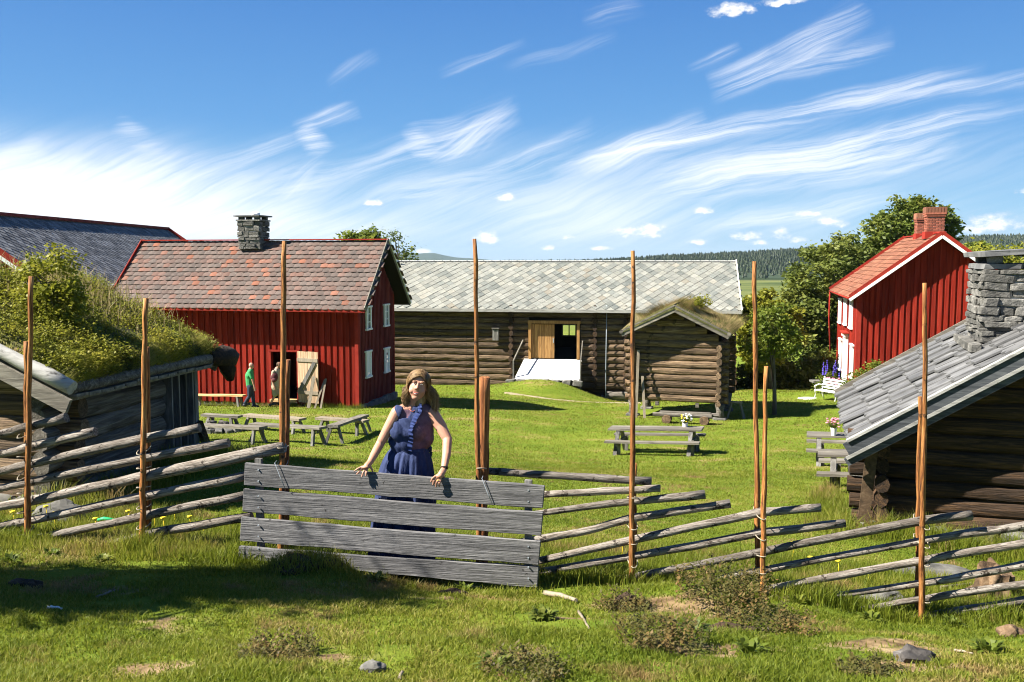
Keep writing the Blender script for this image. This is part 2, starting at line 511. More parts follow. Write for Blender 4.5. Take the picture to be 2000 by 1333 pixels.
M['newwood'] = vmat('fresh_wood', [(.3, (.42, .24, .10)), (.7, (.62, .42, .20))], (3, 20, 20), bump=.2, rnd=.1)
M['palewood'] = vmat('pale_wood', [(.3, (.17, .138, .10)), (.7, (.29, .245, .185))], (14, 14, 2), bump=.4, rnd=.15)
M['red'] = vmat('falu_red_paint', [(.28, (.13, .010, .006)), (.5, (.225, .018, .010)), (.75, (.31, .036, .020))], (6, 6, .5), coord='Object', bump=.5, fine=(40, 40, 4), rnd=.27, rough=.9, spec=.1, dist=1.0, spots=(.60, .12, (.15, .022, .015), 1.2))
M['maroon'] = vmat('weathered_maroon_paint', [(.28, (.085, .014, .015)), (.5, (.16, .028, .027)), (.75, (.22, .058, .045))], (3, 3, .8), bump=.35, fine=(30, 30, 5), rnd=.16, rough=.85, spec=.15)
M['redtrim'] = vmat('red_trim_paint', [(.3, (.22, .018, .012)), (.7, (.31, .035, .022))], (3, 3, 3), bump=.3, rnd=.08, rough=.85, spec=.12)
M['white'] = flat('white_paint', (.80, .80, .78), rough=.55, var=.04)
M['whiteold'] = vmat('worn_white_paint', [(.3, (.70, .69, .66)), (.6, (.82, .81, .79))], (6, 3, 6), bump=.15, rnd=.03)
M['glass'] = flat('dark_window_glass', (.035, .045, .05), rough=.08, spec=.6)
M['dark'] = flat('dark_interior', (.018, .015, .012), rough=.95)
M['tile'] = vmat('old_clay_tile', [(.3, (.080, .062, .056)), (.6, (.135, .102, .090))], (5, 5, 5), bump=.5, fine=(40, 40, 40), rnd=.18, attr=True, rough=.85, spec=.15,
                 rstops=[(.0, (.085, .072, .067)), (.4, (.110, .084, .075)), (.72, (.135, .085, .072)), (.90, (.155, .078, .060)), (.955, (.25, .088, .048)), (1, (.33, .105, .05))], rmix=.6, spots=(.60, .06, (.22, .20, .165), 13))
M['redtile'] = vmat('orange_red_roof_tile', [(.3, (.17, .050, .028)), (.7, (.29, .095, .055))], (7, 7, 7), bump=.4, fine=(40, 40, 40), rnd=.28, attr=True, rough=.85, spec=.15,
                    rstops=[(.0, (.11, .060, .042)), (.6, (.165, .075, .046)), (1, (.22, .115, .072))], rmix=.7, spots=(.62, .06, (.12, .075, .055), 6))
M['slate'] = vmat('pale_flagstone_slate', [(.3, (.115, .12, .11)), (.55, (.20, .205, .185)), (.75, (.27, .27, .245))], (4, 4, 4), bump=.4, fine=(14, 14, 14), rnd=.14, attr=True, rough=.75,
                  rstops=[(.0, (.085, .10, .10)), (.14, (.125, .14, .135)), (.3, (.19, .195, .18)), (.7, (.235, .235, .21)), (.9, (.27, .265, .23)), (1, (.22, .18, .13))], rmix=.5, spots=(.60, .06, (.19, .20, .15), 5), spec=.15)
M['slateg'] = vmat('grey_roof_slate', [(.3, (.085, .087, .092)), (.55, (.15, .153, .16)), (.75, (.22, .225, .23))], (4, 4, 4), bump=.4, fine=(14, 14, 14), rnd=.4, attr=True, rough=.65, spec=.2)
M['slab'] = vmat('dark_grey_stone_slab', [(.3, (.075, .075, .078)), (.55, (.135, .135, .137)), (.75, (.20, .20, .20))], (3, 3, 3), bump=.6, fine=(10, 10, 10), rnd=.2, rough=.7, spec=.2)
M['stone'] = vmat('chimney_stone', [(.25, (.038, .038, .036)), (.5, (.115, .111, .102)), (.75, (.225, .215, .20))], (5, 5, 9), bump=1.0, fine=(18, 18, 26), rnd=.35, rough=.9, spots=(.61, .05, (.36, .36, .33), 11), bdist=.03)
M['rock'] = vmat('field_rock', [(.3, (.06, .058, .054)), (.6, (.15, .145, .132)), (.8, (.24, .23, .21))], (5, 5, 5), bump=.8, fine=(18, 18, 18), rnd=.2, rough=.9)
M['mortar'] = flat('lime_mortar', (.50, .47, .41), rough=.95, bump=.3)
M['brick'] = vmat('chimney_brick', [(.3, (.19, .060, .040)), (.7, (.31, .115, .075))], (9, 9, 9), bump=.4, rnd=.3, attr=True, rough=.9, spec=.1)
M['bark'] = vmat('tree_bark', [(.3, (.045, .035, .028)), (.7, (.15, .125, .10))], (8, 8, 2), bump=.9, fine=(20, 20, 6), rnd=.1)
M['birch'] = vmat('birch_bark', [(.30, (.06, .055, .05)), (.42, (.33, .32, .30)), (.75, (.50, .49, .46))], (2.5, 9, 9), bump=.5, fine=(8, 40, 40), rnd=.1, dist=1.5)
M['soil'] = vmat('dark_soil', [(.3, (.022, .014, .008)), (.7, (.085, .052, .03))], (6, 6, 6), coord='World', bump=1.0, fine=(25, 25, 25), rnd=.0, bdist=.04)
M['metal'] = flat('grey_metal', (.30, .34, .38), rough=.4)
G_ST = [(.0, (.080, .115, .010)), (.35, (.135, .175, .014)), (.65, (.20, .225, .024)), (.88, (.28, .265, .05)), (1, (.36, .29, .11))]
M['grass'] = leafmat('meadow_grass_blade', G_ST, patch=(.30, .21, .085), pscale=.55, trans=.48, patch_w=(.53, .66))
M['sodgrass'] = leafmat('sod_roof_grass', [(.0, (.12, .15, .014)), (.4, (.22, .235, .026)), (.7, (.30, .28, .05)), (1, (.38, .31, .11))], patch=(.27, .19, .06), pscale=1.1, trans=.42, patch_w=(.58, .72))
M['drygrass'] = leafmat('dry_sod_grass', [(.0, (.10, .09, .03)), (.5, (.24, .18, .075)), (1, (.38, .28, .14))], patch=(.09, .11, .02), pscale=1.5, trans=.3)
M['leafdark'] = leafmat('dark_tree_leaf', [(.0, (.070, .095, .016)), (.5, (.135, .165, .030)), (1, (.24, .24, .05))], pscale=.5, trans=.38)
M['leafmid'] = leafmat('mid_tree_leaf', [(.0, (.055, .085, .012)), (.5, (.11, .145, .022)), (1, (.20, .21, .04))], pscale=.6, trans=.38)
M['leaflight'] = leafmat('light_tree_leaf', [(.0, (.07, .105, .012)), (.5, (.13, .17, .020)), (1, (.23, .235, .035))], pscale=.8, trans=.42)
M['leafyellow'] = leafmat('yellow_green_leaf', [(.0, (.13, .155, .013)), (.5, (.23, .24, .025)), (1, (.35, .31, .045))], pscale=1.5, trans=.42)
M['heather'] = leafmat('brown_green_heather_leaf', [(.0, (.05, .06, .012)), (.5, (.095, .085, .022)), (1, (.21, .12, .045))], pscale=3, trans=.3)
M['straw'] = leafmat('straw_stem', [(.0, (.30, .22, .10)), (1, (.50, .40, .22))], pscale=2, trans=.3)
M['conifer'] = leafmat('conifer_needles', [(.0, (.009, .018, .007)), (.5, (.016, .029, .010)), (1, (.032, .046, .014))], pscale=.03, trans=.15)
M['petalwhite'] = flat('white_petal', (.8, .8, .74), var=.05)
M['petalyellow'] = flat('yellow_petal', (.75, .55, .03), var=.1)
M['petalpink'] = flat('pink_petal', (.55, .22, .28), var=.25, nsc=30)
M['petalblue'] = flat('violet_blue_petal', (.10, .07, .42), var=.3, nsc=30)
M['greenplastic'] = flat('green_plastic', (.02, .42, .16), rough=.4)
M['ash'] = vmat('charred_wood', [(.3, (.02, .018, .016)), (.6, (.10, .09, .085)), (.8, (.32, .31, .30))], (6, 6, 6), bump=.8, rnd=.4)
# ------------------------------------------------------------------ lie of the land
PY = [-30, 0, 4.3, 6.5, 8.1, 9.5, 11.5, 15, 20, 27, 36, 44, 52, 60, 80, 120, 300, 600, 900, 1300, 6000]
PZ = [-1.2, -1.45, -1.98, -2.42, -2.76, -2.98, -3.28, -3.85, -4.50, -5.3, -6.0, -6.75, -7.5, -8.2, -10, -13, -15.5, -17, -17, -6, -20]
CTRL = [(467, 1092, 8.2), (1050, 1149, 7.65), (1235, 1142, 8.0), (1488, 1167, 7.97), (1803, 1212, 7.93), (275, 1078, 8.6), (48, 1058, 8.7),
        (1000, 1333, 4.3), (300, 1333, 4.4), (1700, 1333, 4.25), (693, 797, 36.05), (400, 789, 38.3), (1232, 812, 37.1), (1410, 820, 36.0),
        (900, 752, 53.5), (1215, 786, 52), (1355, 890, 26.2), (1200, 880, 27.4), (1610, 783, 42), (1560, 766, 48), (1660, 757, 44), (1600, 900, 24),
        (1690, 1040, 13), (1990, 1110, 11.5), (395, 898, 14.2), (110, 1000, 10.4), (600, 858, 27), (700, 862, 27), (850, 780, 42)]
_cp = np.array([[*W(*c)] for c in CTRL])


def base_z(y):
    return np.interp(y, PY, PZ)


_yy = np.linspace(-30, 130, 1601); _zz = np.interp(_yy, PY, PZ)
_k = np.exp(-np.linspace(-2, 2, 31) ** 2)
_zs = np.convolve(np.pad(_zz, 15, mode='edge'), _k / _k.sum(), 'valid')
_res = _cp[:, 2] - np.interp(_cp[:, 1], _yy, _zs)


def G(x, y):
    """height of the ground"""
    x = np.asarray(x, float); y = np.asarray(y, float)
    z = np.where(y < 125, np.interp(y, _yy, _zs), base_z(y))
    num = 0.0; den = 0.02
    for (cx, cy, _), r in zip(_cp, _res):
        s = 1.0 + 0.09 * cy
        w = 1.0 / (((x - cx) ** 2 + (y - cy) ** 2) / (s * s) + 0.15) ** 2
        num = num + w * r; den = den + w
    z = z + num / den
    # bank up to the barn ramp, knoll of the house on the right
    z = z + 1.0 * np.exp(-((x - 2.3) / 2.6) ** 2 - ((y - 50.0) / 2.6) ** 2)
    # hummocky foreground
    near = np.clip((9.5 - y) / 3, 0, 1) * np.clip((y + 2) / 3, 0, 1)
    z = z + near * (0.035 * np.sin(x * 2.1 + 1.3 * np.sin(y * 1.7)) * np.sin(y * 2.6 + x * .8) + 0.018 * np.sin(x * 5.3 + 2) * np.sin(y * 6.1))
    z = z + 0.17 * np.exp(-((x - 1.55) / .55) ** 2 - ((y - 7.1) / .42) ** 2) + 0.08 * np.exp(-((x + 1.55) / .42) ** 2 - ((y - 7.55) / .25) ** 2)
    z = z + 0.10 * np.exp(-((x - 1.0) / .4) ** 2 - ((y - 6.0) / .3) ** 2)
    gy = 8.12 - .195 * (x + 2.4)
    z = z - .05 * np.exp(-((y - gy + .1) / .35) ** 2) * np.clip((x + 2.9) / .4, 0, 1) * np.clip((.7 - x) / .4, 0, 1)
    mid = np.clip((y - 9) / 6, 0, 1) * np.clip((70 - y) / 10, 0, 1)
    z = z + mid * 0.05 * np.sin(x * .55 + 1) * np.sin(y * .42)
    return z


def g(x, y): return float(G(x, y))


BARE = [(1.15, 6.75, .55, .22, 1.0), (.55, 6.2, .30, .14, .9), (1.9, 6.15, .40, .16, .9), (2.3, 7.0, .25, .15, .8), (-1.15, 4.75, .35, .18, .8), (.0, 4.9, .3, .15, .7), (1.1, 5.0, .5, .2, .8), (2.2, 5.2, .35, .2, .9),
        (-2.2, 5.6, .3, .2, .6), (-.5, 6.9, .35, .12, .7), (-2.9, 6.6, .3, .15, .6), (2.0, 4.6, .4, .15, .8), (-.3, 5.6, .25, .12, .6), (.2, 7.3, .2, .1, .8), (3.0, 6.4, .3, .15, .6), (-1.9, 4.6, .3, .12, .6)]


def bareness(x, y):
    b = 0.0
    for cx, cy, rx, ry, s in BARE: b = b + s * np.exp(-((x - cx) / rx) ** 2 - ((y - cy) / ry) ** 2)
    return b * (.35 + 1.1 * (.5 + .5 * np.sin(x * 9.3 + 2 * np.sin(y * 11)) * np.sin(y * 13 + 3 * np.sin(x * 7))))


def ground_mesh():
    ys = np.concatenate([np.linspace(-25, 3, 29)[:-1], np.geomspace(3, 9.5, 130), np.geomspace(9.6, 130, 150), np.geomspace(135, 7000, 60)])
    t = np.linspace(-1, 1, 361); t = np.sign(t) * (0.30 * np.abs(t) + 0.70 * np.abs(t) ** 3)
    Y, T = np.meshgrid(ys, t, indexing='ij')
    Xx = T * (np.maximum(Y, 0) * 1.0 + 26)
    Z = G(Xx, Y)
    v = np.stack([Xx, Y, Z], -1).reshape(-1, 3)
    n, k = Y.shape
    i = np.arange(n - 1)[:, None] * k + np.arange(k - 1)[None]
    f = np.stack([i, i + 1, i + k + 1, i + k], -1).reshape(-1, 4)
    return npmesh('ground', v, f, smooth=True, attr={'bare': bareness(v[:, 0], v[:, 1])})


def ground_mat():
    m, nt, b = newmat('meadow_ground')
    L = nt.links.new
    mp = vec(nt, 'World', (.55, .55, .55)); n1 = tnoise(nt, mp.outputs[0], 1.0, 6, .65)
    mp2 = vec(nt, 'World', (5, 5, 5)); n2 = tnoise(nt, mp2.outputs[0], 1.0, 6, .7)
    mp3 = vec(nt, 'World', (.10, .55, .3)); n3 = tnoise(nt, mp3.outputs[0], 1.0, 5, .6, .8)     # mowing swathes
    f = X(nt, n1) * .5 + X(nt, n2) * .35 + X(nt, n3) * .3 - 0.08
    c = ramp(nt, f.clamp().s, [(.25, (.065, .105, .010)), (.45, (.115, .165, .015)), (.6, (.165, .20, .024)), (.8, (.25, .24, .06))])
    brown = (X(nt, n1) * .6 + X(nt, n3) * .6 + X(nt, n2) * .25).sm(.80, .92)
    c = mixc(nt, brown.s, c, (.26, .19, .085))
    ba = nt.nodes.new('ShaderNodeAttribute'); ba.attribute_name = 'bare'
    c = mixc(nt, (X(nt, ba.outputs['Fac']) + X(nt, n2) * .6 - .3).sm(.15, .6).s, c, ramp(nt, n2, [(.35, (.10, .065, .035)), (.5, (.24, .165, .085)), (.65, (.36, .27, .15))]))
    g_ = nt.nodes.new('ShaderNodeNewGeometry'); sp = nt.nodes.new('ShaderNodeSeparateXYZ'); L(g_.outputs['Position'], sp.inputs[0])
    yy = X(nt, sp.outputs[1]); xx = X(nt, sp.outputs[0])
    # far fields and dark wood floor
    far = yy.sm(110, 260)
    mpf = vec(nt, 'World', (.012, .02, .02)); nf = tnoise(nt, mpf.outputs[0], 1.0, 3, .5)
    fc = ramp(nt, nf, [(.35, (.045, .065, .018)), (.5, (.10, .12, .035)), (.65, (.14, .15, .05))])
    c = mixc(nt, far.s, c, fc)
    wood = yy.sm(690, 760)
    c = mixc(nt, wood.s, c, (.022, .036, .014))
    L(c, b.inputs['Base Color']); b.inputs['Roughness'].default_value = 1.0; b.inputs['Specular IOR Level'].default_value = 0.1
    mpb = vec(nt, 'World', (16, 16, 16)); nb = tnoise(nt, mpb.outputs[0], 1.0, 6, .7)
    bp = nt.nodes.new('ShaderNodeBump'); bp.inputs['Strength'].default_value = .9; bp.inputs['Distance'].default_value = .05
    L(nb, bp.inputs['Height']); L(bp.outputs[0], b.inputs['Normal'])
    return m


ground = tag(link('ground', ground_mesh(), ground_mat()), kind='structure')

# trodden path past the barn ramp
def path():
    pts = [W(985, 769, 47), W(1080, 777, 45), W(1160, 780, 44.5), W(1250, 786, 43)]
    v = []; f = []
    for i in range(25):
        t = i / 24 * 3; k = min(int(t), 2); p = pts[k].lerp(pts[k + 1], t - k)
        for j in (-1, -.4, .4, 1):
            yy = p.y + j * (.42 + .15 * math.sin(i * 1.3)); v.append((p.x, yy, g(p.x, yy) + (.03 if abs(j) < 1 else -.01)))
    for i in range(24):
        for j in range(3): a = i * 4 + j; f.append((a, a + 1, a + 5, a + 4))
    m = vmat('trodden_earth', [(.3, (.20, .16, .09)), (.55, (.30, .25, .16)), (.75, (.14, .15, .05))], (2, 2, 2), coord='World', bump=.5, rnd=0)
    tag(link('path', npmesh('path', v, f, True), m), kind='structure')
path()


# ------------------------------------------------------------------ grass blades
def footprint_mask(x, y):
    """False under buildings and on the path"""
    ok = np.ones(len(x), bool)
    for fr, x0, x1, y0, y1 in FOOT:
        dx = x - fr.o.x; dy = y - fr.o.y
        lx = dx * fr.ex.x + dy * fr.ex.y; ly = dx * fr.ey.x + dy * fr.ey.y
        ok &= ~((lx > x0) & (lx < x1) & (ly > y0) & (ly < y1))
    return ok


def vnoise(x, y, s, seed):
    """cheap smooth value noise, 0..1"""
    r = np.random.default_rng(seed); T = r.random((64, 64))
    u = x / s; v = y / s
    i = np.floor(u).astype(int); j = np.floor(v).astype(int); a = u - i; b = v - j
    a = a * a * (3 - 2 * a); b = b * b * (3 - 2 * b)
    q = lambda p, w: T[p % 64, w % 64]
    return (q(i, j) * (1 - a) + q(i + 1, j) * a) * (1 - b) + (q(i, j + 1) * (1 - a) + q(i + 1, j + 1) * a) * b


def blades(x, y, z, h, w, lean, seed, segs=2, nrm=None):
    r = np.random.default_rng(seed); n = len(x)
    a = r.random(n) * 2 * np.pi
    sx, sy = np.cos(a) * w / 2, np.sin(a) * w / 2
    b = r.random(n) * 2 * np.pi; l = lean * r.random(n) * h
    lx, ly = np.cos(b) * l, np.sin(b) * l
    P = np.stack([x, y, z], 1)
    S = np.stack([sx, sy, np.zeros(n)], 1)
    tip = P + np.stack([lx, ly, h], 1)
    rn = r.random(n)
    if segs == 1:
        v = np.stack([P - S, P + S, tip], 1).reshape(-1, 3)
        f = np.arange(n * 3).reshape(n, 3); rr = np.repeat(rn, 3)
    else:
        mid = P + np.stack([lx * .3, ly * .3, h * .6], 1)
        v = np.stack([P - S, P + S, mid - S * .75, mid + S * .75, tip], 1).reshape(-1, 3)
        o = np.arange(n)[:, None] * 5
        f = (o[:, :, None] + np.array([[0, 1, 3], [0, 3, 2], [2, 3, 4]])[None]).reshape(-1, 3); rr = np.repeat(rn, 5)
    return v, f, rr


def merge(parts):
    V = []; Fs = []; A = []; o = 0
    for v, f, a in parts:
        V.append(v); Fs.append(f + o); A.append(a); o += len(v)
    return np.concatenate(V), np.concatenate(Fs), np.concatenate(A)


def make_grass():
    r = np.random.default_rng(11); parts = []
    def region(n, d0, d1, seed, segs, hf, wf, lean):
        d = np.exp(r.uniform(np.log(d0), np.log(d1), n)); t = r.uniform(-.63, .63, n)
        x = d * t; y = d
        ok = footprint_mask(x, y)
        x, y, d = x[ok], y[ok], d[ok]
        cl = vnoise(x, y, .35, 3) * .6 + vnoise(x, y, .12, 4) * .4
        bare = vnoise(x + 9, y, .55, 8) * .6 + vnoise(x, y + 5, .2, 9) * .4
        keep = np.ones(len(x), bool)
        if d1 < 10: keep = r.random(len(x)) < np.clip(2.25 - 2.9 * bare, .10, 1) * np.clip(1.1 - 1.5 * bareness(x, y), .08, 1)
        x, y, d, cl = x[keep], y[keep], d[keep], cl[keep]
        h = hf(d, x) * (0.45 + 1.1 * cl) * r.uniform(.6, 1.25, len(x)); w = wf(d) * r.uniform(.7, 1.3, len(x))
        parts.append(blades(x, y, G(x, y) - .005, h, w, lean, seed, segs))
    near_h = lambda d, x: .034 + .012 * np.clip((d - 7.2) / .8, 0, 1)
    region(270000, 3.3, 8.6, 21, 2, near_h, lambda d: .0048 + .0004 * d, 1.3)
    region(70000, 8.0, 10.5, 22, 1, lambda d, x: .11 + 0 * d, lambda d: .009 + 0 * d, .9)
    region(330000, 9.5, 22, 23, 1, lambda d, x: .034 + .0 * d, lambda d: .0008 * d + .002, 1.3)
    region(330000, 20, 62, 24, 1, lambda d, x: .034 + .0003 * d, lambda d: .0009 * d, 1.3)
    # longer fringe against the fences, gate and cabin feet
    def fringe(p0, p1, spread, n, h, seed):
        t = r.random(n); x = p0[0] + (p1[0] - p0[0]) * t + r.normal(0, spread, n); y = p0[1] + (p1[1] - p0[1]) * t + r.normal(0, spread, n)
        ok = footprint_mask(x, y); x, y = x[ok], y[ok]
        hh = h * r.uniform(.35, 1.2, len(x)) * (.4 + vnoise(x, y, .25, seed))
        parts.append(blades(x, y, G(x, y), hh, np.full(len(x), .0075), .8, seed, 2))
    fringe((-5.2, 8.75), (-2.4, 8.35), .16, 9000, .20, 31)
    fringe((-2.4, 8.05), (.25, 7.52), .05, 1800, .075, 32)
    fringe((.3, 8.05), (4.8, 7.9), .15, 10000, .16, 33)
    fringe((-5.2, 10.2), (-4.3, 14.4), .22, 7000, .30, 34)
    fringe((4.7, 12.8), (7.5, 11.7), .25, 6000, .28, 35)
    fringe((4.6, 13.2), (6.2, 17.8), .15, 4000, .25, 36)
    fringe((-16, 38.4), (-6, 36.0), .15, 5000, .20, 37)
    v, f, a = merge(parts)
    tag(link('grass', npmesh('grass', v, f, False, {'rnd': a}), M['grass']), kind='stuff')


# ------------------------------------------------------------------ far hills and woods
def hills():
    prof = [(-900, 520), (700, 512), (1100, 511), (1190, 508), (1300, 500), (1400, 496), (1500, 491), (1560, 487), (1700, 478), (1870, 463), (2000, 461), (2300, 455), (3000, 470)]
    pxs = np.array([p[0] for p in prof], float); pys = np.array([p[1] for p in prof], float)
    d0, d1 = 760.0, 1500.0
    cols = np.linspace(-900, 3000, 140); rows = np.linspace(0, 1, 26)
    v = []
    for t in rows:
        for c in cols:
            top = -(np.interp(c, pxs, pys) - 504) / F * d1 - 3
            s = t * t * (3 - 2 * t)
            d = d0 + (d1 - d0) * t
            z = -17.5 + (top + 17.5) * s + 2.5 * math.sin(c * .02 + t * 9) * s * (1 - t)
            v.append(((c - 1000) / F * d, d, z))
    for c in cols: v.append(((c - 1000) / F * 2600, 2600, -40))
    k = len(cols); n = len(rows) + 1
    i = np.arange(n - 1)[:, None] * k + np.arange(k - 1)[None]
    f = np.stack([i, i + 1, i + k + 1, i + k], -1).reshape(-1, 4)
    m = vmat('wood_floor', [(.3, (.016, .028, .012)), (.7, (.035, .055, .018))], (.02, .02, .02), coord='World', bump=0, rnd=0)
    tag(link('hills', npmesh('hills', v, f, True), m), kind='structure')
    # spruces on the slope, one mass
    r = np.random.default_rng(5); N = 13000
    t = np.sqrt(r.uniform(.0, 1, N)); c = r.uniform(980, 2120, N)
    d = d0 + 20 + (d1 - d0) * t
    top = -(np.interp(c, pxs, pys) - 504) / F * d1 - 3
    s = t * t * (3 - 2 * t)
    z = -17.5 + (top + 17.5) * s - 1.5
    x = (c - 1000) / F * d
    h = r.uniform(5, 9, N) * (.75 + .5 * r.random(N)); rad = h * r.uniform(.24, .36, N)
    k = 6; ang = np.arange(k) / k * 2 * np.pi
    V = []; base = np.stack([x, d, z], 1)
    tiers = [(.05, 1.0, .55), (.38, .72, .85), (.66, .42, 1.0)]
    vs = []; fs = []; per = len(tiers) * (k + 1)
    for ti, (b0, rr, t1) in enumerate(tiers):
        ring = np.stack([np.cos(ang), np.sin(ang)], 1)
        pts = base[:, None, :] + np.concatenate([ring[None] * (rad * rr)[:, None, None] * r.uniform(.75, 1.2, (N, k, 1)), np.broadcast_to((h * b0)[:, None, None], (N, k, 1))], 2)
        tip = base + np.stack([0 * x, 0 * x, h * t1], 1)
        vs.append(np.concatenate([pts, tip[:, None]], 1))
        o = ti * (k + 1)
        fs.append(np.array([[o + i, o + (i + 1) % k, o + k] for i in range(k)]))
    V = np.concatenate(vs, 1).reshape(-1, 3)
    Fc = (np.arange(N)[:, None, None] * per + np.concatenate(fs)[None]).reshape(-1, 3)
    tag(link('forest', npmesh('forest', V, Fc, False, {'rnd': np.repeat(r.random(N), per)}), M['conifer']), kind='stuff')
    # blue ridges far off
    v = []; cols = np.linspace(-600, 2600, 160)
    prof2 = [(-600, 520), (650, 506), (720, 498), (780, 496), (850, 494), (890, 502), (960, 507), (1060, 509), (1180, 507), (1300, 503), (1400, 508), (2600, 515)]
    for t, dz in ((0, 1), (.5, .55), (1, 0)):
        for c in cols:
            d = 6500 - 1200 * t
            py = np.interp(c, [p[0] for p in prof2], [p[1] for p in prof2]) + .7 * math.sin(c * .08) + .5 * math.sin(c * .21)
            top = -(py - 504.5) / F * 6500
            v.append(((c - 1000) / F * d, d, -30 + (top + 30) * dz))
    k = len(cols); i = np.arange(2)[:, None] * k + np.arange(k - 1)[None]
    f = np.stack([i, i + 1, i + k + 1, i + k], -1).reshape(-1, 4)
    tag(link('distant_hills', npmesh('distant_hills', v, f, True), m), kind='structure')
hills()
# ------------------------------------------------------------------ pieces shared by the buildings
def project(p):
    y = p.y * math.cos(PITCH) - p.z * math.sin(PITCH)
    if y < .1: return None
    v = p.y * math.sin(PITCH) + p.z * math.cos(PITCH)
    return 1000 + F * p.x / y, 666.5 - F * v / y


def log_mesh(L, r, seed, n=9, squash=.8, ends=0.0):
    rr = random.Random(seed); k = max(3, int(L / .55) + 1)
    pts = []; rad = []
    for i in range(k + 1):
        pts.append((L * i / k, rr.uniform(-.012, .012), rr.uniform(-.012, .012))); rad.append(r * rr.uniform(.88, 1.05))
    mb = MB(); mb.tube(pts, rad, n, True, squash, .075, seed, False)
    return mb.mesh('log')


def rotx_to(p0, p1):
    """matrix that lays local x from p0 towards p1"""
    d = (Vector(p1) - Vector(p0)).normalized()
    up = Vector((0, 0, 1)) if abs(d.z) < .95 else Vector((0, 1, 0))
    y = up.cross(d).normalized(); z = d.cross(y)
    m = Matrix.Identity(4)
    for i in range(3): m[i][0] = d[i]; m[i][1] = y[i]; m[i][2] = z[i]
    m.translation = Vector(p0)
    return m


_logcache = {}
def put_log(parent, p0, p1, r, mat, seed=0, name='log', squash=.8):
    L = round((Vector(p1) - Vector(p0)).length, 1); key = (L, round(r, 3), mat.name, seed % 4, squash)
    if key not in _logcache:
        _logcache[key] = log_mesh(max(L, .1), r, seed, squash=squash)
    o = link(name, _logcache[key], mat, parent, rotx_to(p0, p1))
    return o


def log_wall(parent, x0, x1, z0, z1, n, y, mat, holes=(), seed=0, axis='x', over=0.0):
    """stacked logs; holes = (xa, xb, za, zb) openings"""
    h = (z1 - z0) / n
    for i in range(n):
        z = z0 + (i + .5) * h
        segs = [(x0 - over, x1 + over)]
        for a, b, za, zb in holes:
            if za - .3 * h < z < zb + .3 * h:
                out = []
                for s, e in segs:
                    if a > s and b < e: out += [(s, a), (b, e)]
                    elif a <= s < b < e: out.append((b, e))
                    elif s < a < e <= b: out.append((s, a))
                    elif a <= s and e <= b: pass
                    else: out.append((s, e))
                segs = out
        for s, e in segs:
            rr = random.Random(seed + i * 7)
            q = rr.uniform(-.02, .02)
            p0, p1 = ((s, y + q, z), (e, y + q, z)) if axis == 'x' else ((y + q, s, z), (y + q, e, z))
            put_log(parent, p0, p1, h * .535, mat, seed + i, squash=.7)
    # dark core closes the joints
    mb = MB()
    for i in range(n):
        z = z0 + (i + .5) * h
    return h


def plane_m(o, u, v):
    u = Vector(u).normalized(); v = Vector(v).normalized(); n = u.cross(v).normalized()
    m = Matrix.Identity(4)
    for i in range(3): m[i][0] = u[i]; m[i][1] = v[i]; m[i][2] = n[i]
    m.translation = Vector(o)
    return m


def lay(parent, name, base, places, mat, limit=300, stuffname=None):
    """places: parent-local matrices; the ones showing largest become parts, the rest one joined part"""
    pm = Matrix.Translation(parent.location) @ Matrix.Rotation(parent.rotation_euler.z, 4, "Z")
    if parent.parent is not None:
        pp = parent.parent; pm = Matrix.Translation(pp.location) @ Matrix.Rotation(pp.rotation_euler.z, 4, "Z")
    sc = []
    for i, m in enumerate(places):
        w = (pm @ m).translation; q = project(w)
        vis = q is not None and -20 < q[0] < 2020 and -20 < q[1] < 1350
        sc.append((0 if vis else 1, w.length, i))
    sc.sort()
    one = [i for _, _, i in sc[:limit]]; rest = [i for _, _, i in sc[limit:]]
    if not base.materials: base.materials.append(mat)
    for i in one: link(name, base, mat, parent, places[i])
    if rest:
        n = len(base.vertices); co = np.empty(n * 3); base.vertices.foreach_get('co', co); co = co.reshape(-1, 3)
        base.calc_loop_triangles(); t = np.empty(len(base.loop_triangles) * 3, np.int32); base.loop_triangles.foreach_get('vertices', t); t = t.reshape(-1, 3)
        V = []; Fs = []; A = []
        for k, i in enumerate(rest):
            m = np.array(places[i]); V.append(co @ m[:3, :3].T + m[:3, 3]); Fs.append(t + k * n); A.append(np.full(n, random.random()))
        o = link(stuffname or name, npmesh(name + 's', np.concatenate(V), np.concatenate(Fs), False, {'rnd': np.concatenate(A)}), mat, parent)
        tag(o, kind='stuff')


def jit(a): return random.uniform(-a, a)


def tile_places(P, U, V, du, dv, tilt, stag=False, jr=.01, jz=.004, u0=0.0):
    out = []; rows = int(round(V / dv)); cols = int(round(U / du))
    for j in range(rows):
        off = (.5 * du if (stag and j % 2) else 0)
        for i in range(cols + (1 if stag and j % 2 else 0)):
            u = u0 + (i + .5) * du - (du if stag and j % 2 else 0) + off; v = (j + .5) * dv
            if u < 0 or u > U: continue
            out.append(P @ Matrix.Translation((u, v, .03 + jit(jz))) @ Matrix.Rotation(tilt + jit(jr * .5), 4, 'X') @ Matrix.Rotation(jit(jr), 4, 'Z'))
    return out


